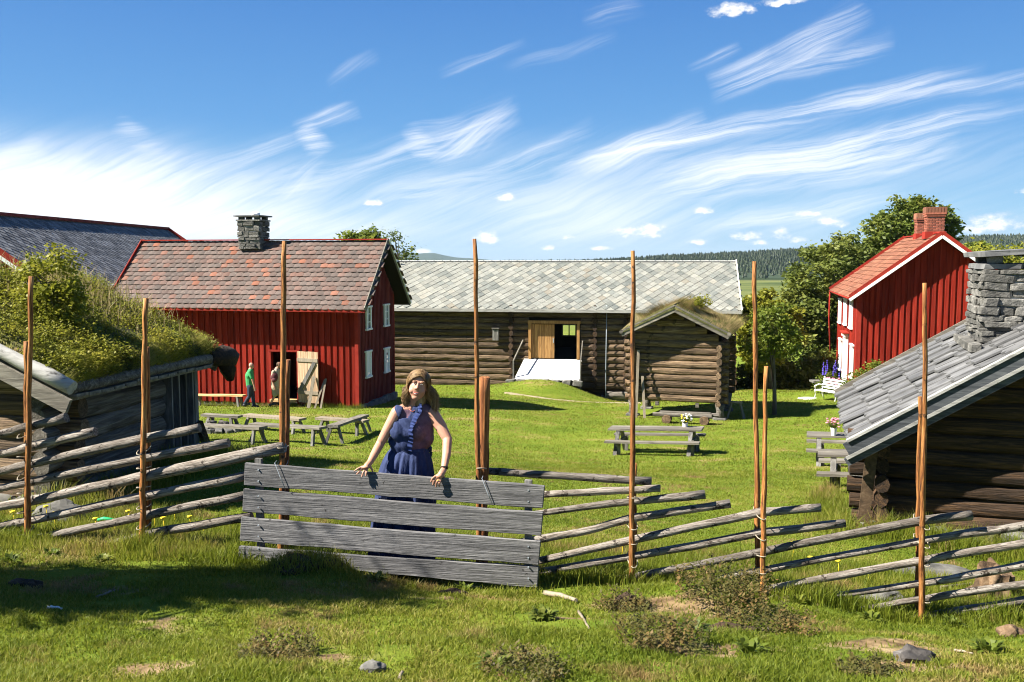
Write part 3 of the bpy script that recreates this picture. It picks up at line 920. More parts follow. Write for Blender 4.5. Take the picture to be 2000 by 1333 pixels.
def tile_mesh(w, h, t, belly=.0, name='roof_tile'):
    """flat slab; belly > 0 bows it crosswise; lower edge rounded"""
    vs = []; fs = []
    xs = [-.5, -.25, 0, .25, .5]
    for z in (0, -t):
        for y, xx in ((-.5, None), (.5, None)):
            for x in xs:
                zz = z + (belly * (1 - (2 * x) ** 2))
                yy = y * h - (.10 * h * (1 - (2 * x) ** 2) if y < 0 else 0)
                vs.append((x * w, yy, zz))
    n = 5
    for i in range(4):
        fs.append((i, i + 1, n + i + 1, n + i))                # top
        fs.append((2 * n + i + 1, 2 * n + i, 3 * n + i, 3 * n + i + 1))
        fs.append((i + 1, i, 2 * n + i, 2 * n + i + 1))
    fs += [(0, n, 3 * n, 2 * n), (4 + n, 4, 2 * n + 4, 3 * n + 4)]
    me = bpy.data.meshes.new(name); me.from_pydata(vs, [], fs); me.update()
    return me


def diamond_mesh(du, dv, t, name='roof_slate'):
    a = du * .50; b = dv * 1.02
    o = [(0, -b), (a * .97, -b * .04), (a * .97, b * .04), (0, b), (-a * .97, b * .04), (-a * .97, -b * .04)]
    vs = [(x, y, 0) for x, y in o] + [(x * .97, y * .97, -t) for x, y in o]
    fs = [tuple(range(6)), tuple(range(11, 5, -1))] + [(i, 6 + i, 6 + (i + 1) % 6, (i + 1) % 6) for i in range(6)]
    me = bpy.data.meshes.new(name); me.from_pydata(vs, [], fs); me.update()
    return me


def slab_mesh(w, h, t, seed):
    rr = random.Random(seed); n = 9
    o = []
    for i in range(n + 1): o.append((-w / 2 + w * i / n, -h / 2 + rr.uniform(-.06, .06) * h))
    o += [(w / 2, h / 2), (-w / 2, h / 2)]
    k = len(o)
    vs = [(x, y, rr.uniform(-.006, .006)) for x, y in o] + [(x, y, -t) for x, y in o]
    fs = [tuple(range(k)), tuple(range(2 * k - 1, k - 1, -1))] + [(i, k + i, k + (i + 1) % k, (i + 1) % k) for i in range(k)]
    me = bpy.data.meshes.new('stone_slab'); me.from_pydata(vs, [], fs); me.update()
    return me


def stone_mesh(w, d, h, seed, rough=.08):
    """a laid stone: bevelled box knocked out of true and roughened"""
    rr = random.Random(seed); off = Vector((seed * 1.7 % 50, seed * .9 % 40, seed * .37 % 30))
    bm = bmesh.new(); bmesh.ops.create_cube(bm, size=1.0)
    bmesh.ops.subdivide_edges(bm, edges=list(bm.edges), cuts=1, use_grid_fill=True)
    bmesh.ops.bevel(bm, geom=[e for e in bm.edges if len(e.link_faces) == 2 and e.calc_face_angle() > 1], offset=.09, segments=1, affect='EDGES')
    sk = rr.uniform(-1, 1) * rough * 1.5; sk2 = rr.uniform(-1, 1) * rough * 1.5
    for v in bm.verts:
        c = v.co.copy(); nz = noise.noise_vector(Vector((c.x * w * 5, c.y * d * 5, c.z * h * 5)) + off) * rough * 1.1
        v.co = Vector((c.x * w * (1 + nz.x * 1.2) + sk2 * c.z * h, c.y * d * (1 + nz.y) , c.z * h * (1 + nz.z * 1.6) + sk * c.x * h * 1.6))
    me = bpy.data.meshes.new('stone'); bm.to_mesh(me); bm.free()
    return me


def stone_stack(parent, cx, cy, z0, z1, wx, wy, mat, courses, seed, name='stone', lean=0.0):
    """dry-laid chimney: courses of stones round the four faces"""
    rr = random.Random(seed); z = z0; hs = [rr.uniform(.55, 1.6) for _ in range(courses)]; k = (z1 - z0) / sum(hs)
    core = MB(); core.box((cx, cy, (z0 + z1) / 2), (wx - .16, wy - .16, z1 - z0 - .04)); core.build('core', M['mortar'], parent)
    for ci, hh in enumerate(hs):
        h = hh * k
        for side in range(4):
            L = wx if side % 2 == 0 else wy - .2
            u = -L / 2 + rr.uniform(-.05, .03)
            while u < L / 2 - .05:
                w = min(rr.uniform(.16, .58), L / 2 - u + .03)
                dep = .2
                me = stone_mesh(w * .97, dep, h * rr.uniform(.78, 1.0), rr.randint(0, 9999), .14)
                pr = rr.uniform(-.035, .045)
                c = u + w / 2
                if side == 0: p = (cx + c, cy - wy / 2 + .1 - pr, z + h / 2); rz = 0
                elif side == 1: p = (cx + wx / 2 - .1 + pr, cy + c, z + h / 2); rz = math.pi / 2
                elif side == 2: p = (cx + c, cy + wy / 2 - .1 + pr, z + h / 2); rz = 0
                else: p = (cx - wx / 2 + .1 - pr, cy + c, z + h / 2); rz = math.pi / 2
                link(name, me, mat, parent, Matrix.Translation(p) @ Matrix.Rotation(rz + rr.uniform(-.04, .04), 4, 'Z') @ Matrix.Rotation(rr.uniform(-.05, .05), 4, 'Y'))
                u += w
        z += h


def single(mb, name, mat, parent, **k): return mb.build(name, mat, parent, **k)


def sod(parent, P, U, V, thick, n, seed, name='sod', h=(.12, .35), mat=None, dry=.25, overhang=.08, herbs=0):
    """turf slab over a roof plane plus the grass standing on it"""
    r = np.random.default_rng(seed)
    nu, nv = max(8, int(U / .16)), max(8, int(V / .16))
    uu, vv = np.meshgrid(np.linspace(-overhang, U + overhang, nu), np.linspace(-overhang, V + .02, nv), indexing='ij')
    edge = np.minimum.reduce([uu + overhang, U + overhang - uu, vv + overhang]); edge = np.clip(edge / .25, 0, 1) ** .5
    hh = thick * (.35 + .65 * edge) + .06 * (vnoise(uu.ravel(), vv.ravel(), .5, seed).reshape(uu.shape) - .4) + .04 * (vnoise(uu.ravel(), vv.ravel(), .17, seed + 1).reshape(uu.shape) - .5)
    top = np.stack([uu, vv, hh], -1).reshape(-1, 3); bot = np.stack([uu, vv, 0 * uu], -1).reshape(-1, 3)
    Pm = np.array(P)
    tr = lambda q: q @ Pm[:3, :3].T + Pm[:3, 3]
    k = nv; i = np.arange(nu - 1)[:, None] * k + np.arange(nv - 1)[None]
    f = np.stack([i, i + k, i + k + 1, i + 1], -1).reshape(-1, 4); N = nu * nv
    fs = [f]
    for line in (np.arange(nu) * k, (nu - 1) * k + np.arange(nv), (np.arange(nu) * k + nv - 1)[::-1], np.arange(nv)[::-1]):
        a, b = line[:-1], line[1:]
        fs.append(np.stack([a, a + N, b + N, b], -1))
    me = npmesh(name, np.concatenate([tr(top), tr(bot)]), np.concatenate(fs), True)
    o = link(name, me, M['sodsoil'], parent)
    u = r.uniform(-overhang, U + overhang, n); v = r.uniform(-overhang, V, n)
    e = np.clip(np.minimum.reduce([u + overhang, U + overhang - u, v + overhang]) / .25, 0, 1) ** .5
    z = thick * (.35 + .65 * e) + .06 * (vnoise(u, v, .5, seed) - .4)
    base = tr(np.stack([u, v, z], 1))
    tall = vnoise(u, v, .7, seed + 5)
    hl = h[0] + (h[1] - h[0]) * np.clip(tall * 1.8 - .6, 0, 1); hl = hl * r.uniform(.3, 1.3, n) * (.35 + .65 * e)
    vv_, ff, aa = blades(base[:, 0], base[:, 1], base[:, 2] - .02, hl, np.full(n, .011) * r.uniform(.6, 1.3, n), 1.7, seed, 1)
    tag(link('grass', npmesh('sod_grass', vv_, ff, False, {'rnd': aa}), mat or M['sodgrass'], parent), kind='stuff')
    if herbs:
        m = herbs; cu = r.uniform(0, U, 260); cv = r.uniform(0, V, 260); ci = r.integers(0, 260, m)
        u = np.clip(cu[ci] + r.normal(0, .09, m), -.03, U); v = np.clip(cv[ci] + r.normal(0, .09, m), -.03, V)
        e = np.clip(np.minimum.reduce([u + overhang, U + overhang - u, v + overhang]) / .25, 0, 1) ** .5
        hh_ = np.abs(r.normal(0, .06, m)) * (.5 + vnoise(u, v, .4, seed + 8))
        b = tr(np.stack([u, v, thick * (.35 + .65 * e) + .02 + hh_], 1)); a = r.uniform(0, 6.283, m); L = r.uniform(.018, .042, m); el = r.uniform(-.2, .9, m)
        D = np.stack([np.cos(a) * np.cos(el), np.sin(a) * np.cos(el), np.sin(el)], 1) * L[:, None]; S = np.stack([-np.sin(a), np.cos(a), 0 * a], 1) * (L * .35)[:, None]
        vv_ = np.stack([b, b + D * .5 + S, b + D, b + D * .5 - S], 1).reshape(-1, 3); o = np.arange(m)[:, None] * 4
        ff = (o[:, :, None] + np.array([[0, 1, 2], [0, 2, 3]])[None]).reshape(-1, 3)
        cr = r.random(260); tag(link('herbs', npmesh('herbs', vv_, ff, False, {'rnd': np.repeat(np.clip(cr[ci] * .7 + .3 * r.random(m), 0, 1), 4)}), M['leafyellow'], parent), kind='stuff')
    return tr


M['sodsoil'] = vmat('turf_soil', [(.3, (.03, .03, .010)), (.5, (.07, .075, .018)), (.72, (.13, .105, .035))], (3, 3, 3), coord='World', bump=1.0, fine=(18, 18, 18), rnd=0, bdist=.05)
# ------------------------------------------------------------------ frames of the six buildings
HF = Fr((-6.09, 36.19, -5.86), -12)          # red house on the left: front right wall foot
BF = Fr((12.21, 50.54, -8.15), -9)           # barn: front right wall foot
SF = Fr((0, 0, 0), -18)                      # small storehouse, set below
_p = W(1409, 790, 36.0); SF.o = _p.copy()
RF = Fr((16.62, 44.25, -6.25), -14)          # red house on the right: front left wall foot
CF = Fr((4.82, 13.0, -2.64), -17.5)          # log cabin on the right: near eave tip
LF = Fr((-5.13, 10.5, -1.55), -9.4)          # turf-roofed cabin on the left: near eave tip
OF = Fr((-18.55, 37.3, -1.2), 0)             # slate-roofed house far left: near eave tip
FOOT = [(HF, -10.6, 0, 0, 4.4), (BF, -26, 0, 0, 7.5), (RF, 0, 7.6, 0, 10), (CF, .40, 6, .45, 4.8), (LF, -4.6, -.35, .35, 3.3), (SF, -3.6, 0, .1, 3.6)]


# ================================================================== red house on the left
def red_house():
    t = thing('house', 'dark red board house with mossy tiled roof and stone chimney, its plank door open', 'house', HF.o, HF.deg)
    Wd, Ln = 4.4, 10.3
    ez, rz_ = 3.92, 6.60                       # eave edge and ridge
    ov, sv = .56, .55
    ry = Wd / 2
    slope = math.atan2(rz_ - ez, ry + ov)
    wt = ez + (ov) * math.tan(slope) - .16      # wall top
    dx0, dz1 = HF.hit_y(530, 690); dx1, _ = HF.hit_y(580, 690); dz1 = 2.12
    # walls: front with a door opening, gables, back
    mb = MB()
    th = .12
    mb.box(((-Ln + dx0) / 2, th / 2 + .02, wt / 2), (dx0 + Ln, th, wt)); mb.box((dx1 / 2, th / 2 + .02, wt / 2), (-dx1, th, wt)); mb.box(((dx0 + dx1) / 2, th / 2 + .02, (wt + dz1) / 2), (dx1 - dx0, th, wt - dz1))
    mb.box((-Ln / 2, Wd - th / 2, wt / 2), (Ln, th, wt))
    gab = [(.14, 0), (Wd - .12, 0), (Wd - .12, wt), (ry, rz_ - .22), (.14, wt)]
    mb.prism(gab, 'x', -.14, -.02); mb.prism(gab, 'x', -Ln, -Ln + .12)
    mb.build('wall', M['red'], t)
    g2 = MB(); g2.prism([(.03, .05), (Wd, .05), (Wd, wt - .02), (ry, rz_ - .26), (.03, wt - .02)], 'x', -.02, -.004)
    g2.build('gable_panel', M['maroon'], t)
    fl = MB(); fl.box((-Ln / 2, Wd / 2, .12), (Ln - .4, Wd - .4, .06)); fl.build('floor', M['dark'], t)
    # wide boards on the front
    bw, pitch = .165, .262
    x = -Ln + .1; k = 0
    while x < -.1:
        a, b = x, x + bw
        z0, z1 = .04, wt - .06
        if not (b < dx0 - .01 or a > dx1 + .01): z0 = dz1 + .10
        mb = MB(); mb.box(((a + b) / 2, -.005, (z0 + z1) / 2), (bw * random.uniform(.94, 1.04), .045, z1 - z0)); mb.build('board', M['red'], t)
        x += pitch
    # narrow battens on the gable
    wins = []
    for (px, ty, by, paned) in ((717.5, 598, 645, True), (752.5, 594, 638, True), (717.5, 685, 738, False), (753.5, 679, 728, False)):
        yy, za = HF.hit_x(px, ty); _, zb = HF.hit_x(px, by); wins.append((yy, zb, za, paned))
    y = .10
    while y < Wd - .05:
        top = wt + (rz_ - .26 - wt) * (1 - abs(y - ry) / ry) - .05
        parts = [(.06, top)]
        for (yy, zb, za, _) in wins:
            if abs(y - yy) < .36:
                parts = [q for s, e in parts for q in ((s, min(e, zb - .06)), (max(s, za + .06), e)) if q[1] - q[0] > .05]
        for s, e in parts:
            mb = MB(); mb.box((.012, y, (s + e) / 2), (.034, .055, e - s)); mb.build('batten', M['maroon'], t)
        y += .158
    for s_, e_ in ((.0, wt),):
        mb = MB(); mb.box((-.02, -.035, wt / 2), (.15, .07, wt - .1)); mb.box((.035, .03, wt / 2), (.06, .16, wt - .12)); mb.build('corner_board', M['redtrim'], t)
    for i, (yy, zb, za, paned) in enumerate(wins):
        h = za - zb; w = .56
        fr = MB()
        for sy in (-1, 1): fr.box((.05, yy + sy * (w / 2 - .05), (za + zb) / 2), (.06, .10, h))
        fr.box((.055, yy, zb + .03), (.09, w + .10, .07)); fr.box((.055, yy, za - .03), (.09, w + .12, .07))
        wn = fr.build('window', M['white'], t)
        if paned:
            p = MB(); p.box((.02, yy, (za + zb) / 2), (.02, w - .18, h - .1)); p.build('pane', M['glass'], wn)
            b = MB(); b.box((.045, yy, (za + zb) / 2), (.025, .035, h - .12))
            for q in (1, 2): b.box((.045, yy, zb + h * q / 3), (.024, w - .2, .035))
            b.build('glazing_bar', M['white'], wn)
        else:
            p = MB(); p.box((.03, yy, (za + zb) / 2), (.03, w - .19, h - .12)); p.build('shutter', M['white'], wn)
            b = MB()
            if i == 3:
                for q in (.45, .62, .74): b.box((.048, yy + .04, zb + h * q), (.012, .11, .10))
            else: b.box((.048, yy - .02, zb + h * .16), (.012, .14, .06))
            b.build('pane', M['glass'], wn)
    vy, vz = HF.hit_x(737, 541)
    mb = MB(); mb.box((.02, vy, vz), (.05, .42, .42)); mb.build('vent_hatch', M['dark'], t)
    # door frame, sill, leaf folded back against the wall
    fr = MB(); fr.box(((dx0 + dx1) / 2, -.02, dz1 + .05), (dx1 - dx0 + .22, .10, .07)); fr.box((dx0 - .05, -.02, dz1 / 2), (.10, .09, dz1)); fr.box((dx1 + .04, -.02, dz1 / 2), (.08, .09, dz1))
    fr.build('door_frame', M['redtrim'], t)
    mb = MB(); mb.box(((dx0 + dx1) / 2, -.08, .17), (dx1 - dx0, .34, .10)); mb.build('threshold', M['newwood'], t)
    leaf = bpy.data.objects.new('door', None); COL.objects.link(leaf); leaf.parent = t
    leaf.location = (dx1 + .06, -.08, .12); leaf.rotation_euler = (0, 0, R(-13))
    lw = 1.0; n = 6
    for i in range(n):
        z0 = .0 if i < 5 else .02
        mb = MB(); mb.box((lw * (i + .5) / n, 0, 1.03 + jit(.01)), (lw / n - .008, .03, 2.05)); mb.build('plank', M['doorwood'], leaf)
    for z in (.42, 1.72):
        mb = MB(); mb.box((lw / 2, -.035, z), (lw, .035, .14)); mb.build('ledge', M['palewood'], leaf)
    mb = MB(); mb.beam((.10, -.036, .52), (.86, -.036, 1.62), .034, .17, up=(0, -1, 0)); 
    mb = MB(); mb.beam((.12, -.04, .5), (.85, -.04, 1.64), .16, .036, up=(0, -1, 0)); mb.build('brace', M['greyplank'], leaf)
    # roof
    roof_mb = MB()
    for sgn in (0, 1):
        f = (lambda y: y) if sgn == 0 else (lambda y: Wd - y)
        roof_mb.prism([(f(-ov), ez - .03), (f(ry), rz_ - .05), (f(ry), rz_ - .13), (f(-ov), ez - .11)], 'x', -Ln - .45, sv)
    roof = roof_mb.build('roof', M['dark'], t)
    sl = math.hypot(ry + ov, rz_ - ez)
    P = plane_m((-Ln - .45, -ov, ez - .03), (1, 0, 0), (0, ry + ov, rz_ - ez))
    U = Ln + .45 + sv
    dv = sl / 15.0; du = U / 38.0
    lay(roof, 'roof_tile', tile_mesh(du * 1.02, dv * 1.28, .045, .016), tile_places(P, U, sl, du, dv, -.13, True, .05, .006), M['tile'], 300)
    # back slope, plain tiles joined
    Pb = plane_m((sv, Wd + ov, ez - .03), (-1, 0, 0), (0, -(ry + ov), rz_ - ez))
    lay(roof, 'roof_tile', tile_mesh(du * 1.02, dv * 1.28, .028, .016), tile_places(Pb, U, sl, du, dv, -.09, True, .05, .006), M['tile'], 0)
    # ridge capping, bargeboards, gutter
    mb = MB(); mb.beam((-Ln - .47, ry - .05, rz_ + .05), (sv + .02, ry - .05, rz_ + .05), .16, .05); mb.build('ridge_board', M['redtrim'], t)
    for xx, nm in ((-Ln - .47, 'bargeboard'), (sv, 'bargeboard')):
        mb = MB()
        mb.beam((xx, -ov - .02, ez - .04), (xx, ry, rz_ + .02), .035, .24, up=(0, 0, 1)); mb.beam((xx, Wd + ov + .02, ez - .04), (xx, ry, rz_ + .02), .035, .24)
        mb.build(nm, M['redtrim'] if xx < 0 else M['greyplankx'], t)
    mb = MB(); mb.beam((sv + .03, Wd + ov + .03, ez - .02), (sv + .03, ry, rz_ + .05), .04, .10); mb.build('white_edge', M['white'], t)
    mb = MB(); mb.beam((-Ln - .45, -ov - .03, ez - .07), (sv, -ov - .03, ez - .07), .05, .13); mb.build('eave_board', M['redtrim'], t)
    # stone chimney with a slab on top
    cx, cz = HF.hit_y(498, 455, ry)
    st = MB(); st.box((0, 0, 0), (.02, .02, .02))
    ch = bpy.data.objects.new('chimney', None); COL.objects.link(ch); ch.parent = t
    stone_stack(ch, cx, ry - .12, rz_ - .35, rz_ + .84, .98, .9, M['stone'], 8, 4)
    for sx in (-.36, .36):
        mb = MB(); mb.box((cx + sx, ry - .45, rz_ + .93), (.22, .16, .16)); mb.box((cx + sx, ry + .2, rz_ + .93), (.22, .16, .16)); mb.build('cap_support', M['stone'], ch)
    mb = MB(); mb.box((cx, ry - .12, rz_ + .86), (1.08, 1.0, .06)); mb.build('collar_slab', M['stone'], ch)
    link('cap_slab', stone_mesh(1.32, 1.1, .06, 3, .03), M['slab'], ch, Matrix.Translation((cx, ry - .12, rz_ + 1.04)))
    mb = MB(); mb.blob((cx + .12, ry - .12, rz_ + 1.13), (.22, .16, .12), 3, 2, .3); mb.build('weight_stone', M['whiteold'], ch)
    # foundation
    mb = MB(); mb.box((-Ln / 2, Wd / 2, -.35), (Ln - .05, Wd - .05, .8)); mb.build('foundation', M['rock'], t)
    for i in range(9):
        yy = .2 + i * .48
        link('foundation_stone', stone_mesh(.44, .3, .3, i + 60), M['rock'], t, Matrix.Translation((.02, yy, -.10 - .02 * (i % 3))) @ Matrix.Rotation(math.pi / 2, 4, 'Z'))
    return t
red_house()


# ================================================================== long log barn
def barn():
    t = thing('barn', 'long brown log barn with pale slate roof and white ramp at its door', 'barn', BF.o, BF.deg)
    Ln, Wd = 26.5, 8.0
    xe, ze = BF.hit_y(1447, 609, -.5); xe = .34
    xr, zr = BF.hit_y(1440, 512, Wd / 2)
    zf = .25
    n = 13; top = ze + .28
    fx = lambda px, py=690: BF.hit_y(px, py)[0]
    d0, d1 = fx(1033), fx(1132); _, dzt = BF.hit_y(1080, 630); _, dzb = BF.hit_y(1080, 701)
    log_wall(t, -Ln, 0, zf + .55, top, n, .12, M['brownlog'], [(d0 - .05, d1 + .05, dzb - .05, dzt + .05)], 3)
    log_wall(t, .2, Wd, zf + .55, top, n, -.1, M['brownlog'], (), 9, axis='y')
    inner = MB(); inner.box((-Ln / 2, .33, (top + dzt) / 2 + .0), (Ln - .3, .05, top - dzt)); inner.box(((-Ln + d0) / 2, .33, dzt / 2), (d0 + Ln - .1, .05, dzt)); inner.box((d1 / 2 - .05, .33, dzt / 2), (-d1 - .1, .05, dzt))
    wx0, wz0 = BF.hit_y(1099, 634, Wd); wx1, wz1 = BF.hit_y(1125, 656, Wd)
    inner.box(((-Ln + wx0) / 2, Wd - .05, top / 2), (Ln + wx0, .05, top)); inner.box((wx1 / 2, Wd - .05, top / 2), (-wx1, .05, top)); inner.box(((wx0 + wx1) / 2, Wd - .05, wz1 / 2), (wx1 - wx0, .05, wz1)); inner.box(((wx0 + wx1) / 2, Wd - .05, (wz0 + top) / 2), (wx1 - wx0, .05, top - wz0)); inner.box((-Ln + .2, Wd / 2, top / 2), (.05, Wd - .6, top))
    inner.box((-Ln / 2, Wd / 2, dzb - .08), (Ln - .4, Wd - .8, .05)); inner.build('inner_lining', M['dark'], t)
    gb = MB(); gb.prism([(.1, top), (Wd - .1, top), (Wd / 2, zr - .35)], 'x', -.16, -.06); gb.prism([(.1, top), (Wd - .1, top), (Wd / 2, zr - .35)], 'x', -Ln, -Ln + .1); gb.build('gable_boarding', M['greyplank'], t)
    # crossing log ends that divide the bays
    for px in (999, 1162, 1222, 1434):
        x = fx(px)
        for i in range(n):
            h = (top - zf - .55) / n; z = zf + .55 + (i + .5) * h
            put_log(t, (x + jit(.02), -.24 + jit(.03), z), (x + jit(.02), .3, z), h * .5, M['darklog'], i, 'log_end', .75)
    # low plinth of stub boards under the left bay, stones under the right one
    xa, xb = fx(760), fx(1000)
    k = 0; x = xa
    while x < xb:
        mb = MB(); mb.box((x, .05, zf + .22 + jit(.02)), (.15, .06, .66)); mb.build('plinth_board', M['greyplank'], t); x += .19
    for i, px in enumerate(range(1140, 1436, 22)):
        x = fx(px); link('foundation_stone', stone_mesh(.6, .5, .55, i + 100, .12), M['rock'], t, Matrix.Translation((x, .25, .1)))
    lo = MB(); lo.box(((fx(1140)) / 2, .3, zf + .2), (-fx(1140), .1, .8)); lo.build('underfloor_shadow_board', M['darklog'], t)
    put_log(t, (fx(1185), .0, .45), (-.3, .0, .45), .22, M['greylog'], 5)
    # roof
    rf = MB(); e0 = -.5; rz2 = zr
    for f in ((lambda y: y), (lambda y: Wd - y)):
        rf.prism([(f(e0), ze), (f(Wd / 2), rz2 - .02), (f(Wd / 2), rz2 - .14), (f(e0), ze - .12)], 'x', -Ln - .3, xe)
    roof = rf.build('roof', M['darklog'], t)
    sl = math.hypot(Wd / 2 - e0, rz2 - ze); U = Ln + .3 + xe
    P = plane_m((-Ln - .3, e0, ze), (1, 0, 0), (0, Wd / 2 - e0, rz2 - ze))
    du, dv = .52, .30
    def places(P):
        out = []
        for j in range(int(sl / dv) + 1):
            for i in range(int(U / du) + 2):
                u = i * du + (du / 2 if j % 2 else 0); v = j * dv + .31
                if u > U - .1 or u < .1 or v > sl - .02: continue
                out.append(P @ Matrix.Translation((u, v, .04 + jit(.006))) @ Matrix.Rotation(-.055 + jit(.022), 4, 'X') @ Matrix.Rotation(jit(.03), 4, 'Z'))
        return out
    lay(roof, 'roof_slate', diamond_mesh(du, dv, .032), places(P), M['slate'], 300)
    k_ = 0; u_ = 0.0
    while u_ < U - .2:
        link('eave_slate', tile_mesh(.54, .34, .025, 0, 'eave_slate') if k_ == 0 else bpy.data.meshes['eave_slate'], M['slate'] if k_ == 0 else None, roof, P @ Matrix.Translation((u_ + .27, .17, .02)) @ Matrix.Rotation(-.02, 4, 'X')); u_ += .55; k_ += 1
    Pb = plane_m((xe, Wd - e0, ze), (-1, 0, 0), (0, -(Wd / 2 - e0), rz2 - ze))
    lay(roof, 'roof_slate', diamond_mesh(du, dv, .03), places(Pb), M['slate'], 0)
    mb = MB(); mb.beam((-Ln - .32, Wd / 2, rz2 + .06), (xe + .02, Wd / 2, rz2 + .06), .26, .05); mb.build('ridge_board', M['whiteold'], t)
    mb = MB(); mb.beam((xe + .02, e0 - .03, ze - .02), (xe + .02, Wd / 2, rz2 + .03), .05, .26); mb.beam((xe + .02, Wd - e0 + .03, ze - .02), (xe + .02, Wd / 2, rz2 + .03), .05, .26); mb.build('bargeboard', M['whiteold'], t)
    mb = MB(); mb.beam((-Ln - .3, e0 - .04, ze - .05), (xe, e0 - .04, ze - .05), .05, .17); mb.build('gutter', M['palegrey'], t)
    # door: frame, closed left leaf of planks, dark opening with a far window
    fr = MB(); fr.box((d0 + .07, -.10, (dzt + dzb) / 2), (.16, .18, dzt - dzb)); fr.box((d1 - .07, -.10, (dzt + dzb) / 2), (.16, .18, dzt - dzb)); fr.box(((d0 + d1) / 2, -.10, dzt + .02), (d1 - d0 + .10, .19, .17)); fr.build('door_frame', M['ochre'], t)
    dm = fx(1083); n2 = 7
    lf = bpy.data.objects.new('door', None); COL.objects.link(lf); lf.parent = t
    for i in range(n2):
        a = d0 + .16 + (dm - d0 - .16) * i / n2; b = d0 + .16 + (dm - d0 - .16) * (i + 1) / n2
        mb = MB(); mb.box(((a + b) / 2, -.02, (dzt + dzb) / 2 - .05), (b - a - .012, .05, dzt - dzb - .14)); mb.build('plank', M['ochre'], lf)
    mb = MB(); mb.box((dm - .06, -.06, (dzt + dzb) / 2), (.05, .05, .24)); mb.build('handle', M['metal'], lf)
    # opening in the back wall seen through the door
    # side panels and mesh window at the back
    win = MB()
    for f in (0, .5, 1): win.box((wx0 + (wx1 - wx0) * f, Wd - .16, (wz0 + wz1) / 2), (.07, .06, wz0 - wz1))
    for f in (0, 1): win.box(((wx0 + wx1) / 2, Wd - .16, wz1 + (wz0 - wz1) * f), (wx1 - wx0, .05, .07))
    win.build('rear_window', M['greyplank'], t)
    # ramp and handrails
    _, rz0 = BF.hit_y(1070, 740, -1.7)
    x0, x1 = d0 - .25, d1 + .12
    sp = x0 + (x1 - x0) * .37
    for a, b in ((x0, sp - .02), (sp + .02, x1)):
        mb = MB(); mb.add([(a, -.12, dzb - .02), (b, -.12, dzb - .02), (b + .02, -1.75, rz0), (a - (.3 if a == x0 else .03), -1.75, rz0), (a, -.12, dzb - .10), (b, -.12, dzb - .10), (b + .02, -1.75, rz0 - .08), (a - (.3 if a == x0 else .03), -1.75, rz0 - .08)],
                         [(0, 1, 2, 3), (7, 6, 5, 4), (0, 4, 5, 1), (1, 5, 6, 2), (2, 6, 7, 3), (3, 7, 4, 0)])
        mb.build('ramp_panel', M['white'], t)
    for x, xo in ((x0 - .06, x0 - .38), (x1 + .06, x1 + .08)):
        mb = MB(); mb.beam((x, -.2, dzb + 1.05), (xo, -1.75, rz0 + .95), .06, .07); mb.build('handrail', M['greyplankx'], t)
        mb = MB(); mb.beam((xo, -1.72, rz0 - .5), (xo, -1.72, rz0 + .96), .07, .07, up=(0, 1, 0)); mb.build('rail_post', M['greyplank'], t)
    for i in range(7):
        link('ramp_stone', stone_mesh(.5, .4, .3, i + 140, .15), M['rock'], t, Matrix.Translation((x0 - .5 + i * .62, -1.85 + jit(.1), rz0 - .2)))
    # little box on the wall, lightning conductor
    bx, bz = BF.hit_y(969, 654)
    mb = MB(); mb.box((bx, -.16, bz), (.34, .2, .62)); mb.build('wall_box', M['greyplank'], t)
    mb = MB(); mb.box((bx, -.18, bz + .38), (.42, .28, .05)); mb.build('wall_box_lid', M['greyplankx'], t)
    cx = fx(1184); mb = MB(); mb.tube([(cx, -.2, .2), (cx, -.2, 2.0), (cx + .02, -.2, top)], .022, 6); mb.build('downpipe', M['metal'], t)
    return t
barn()


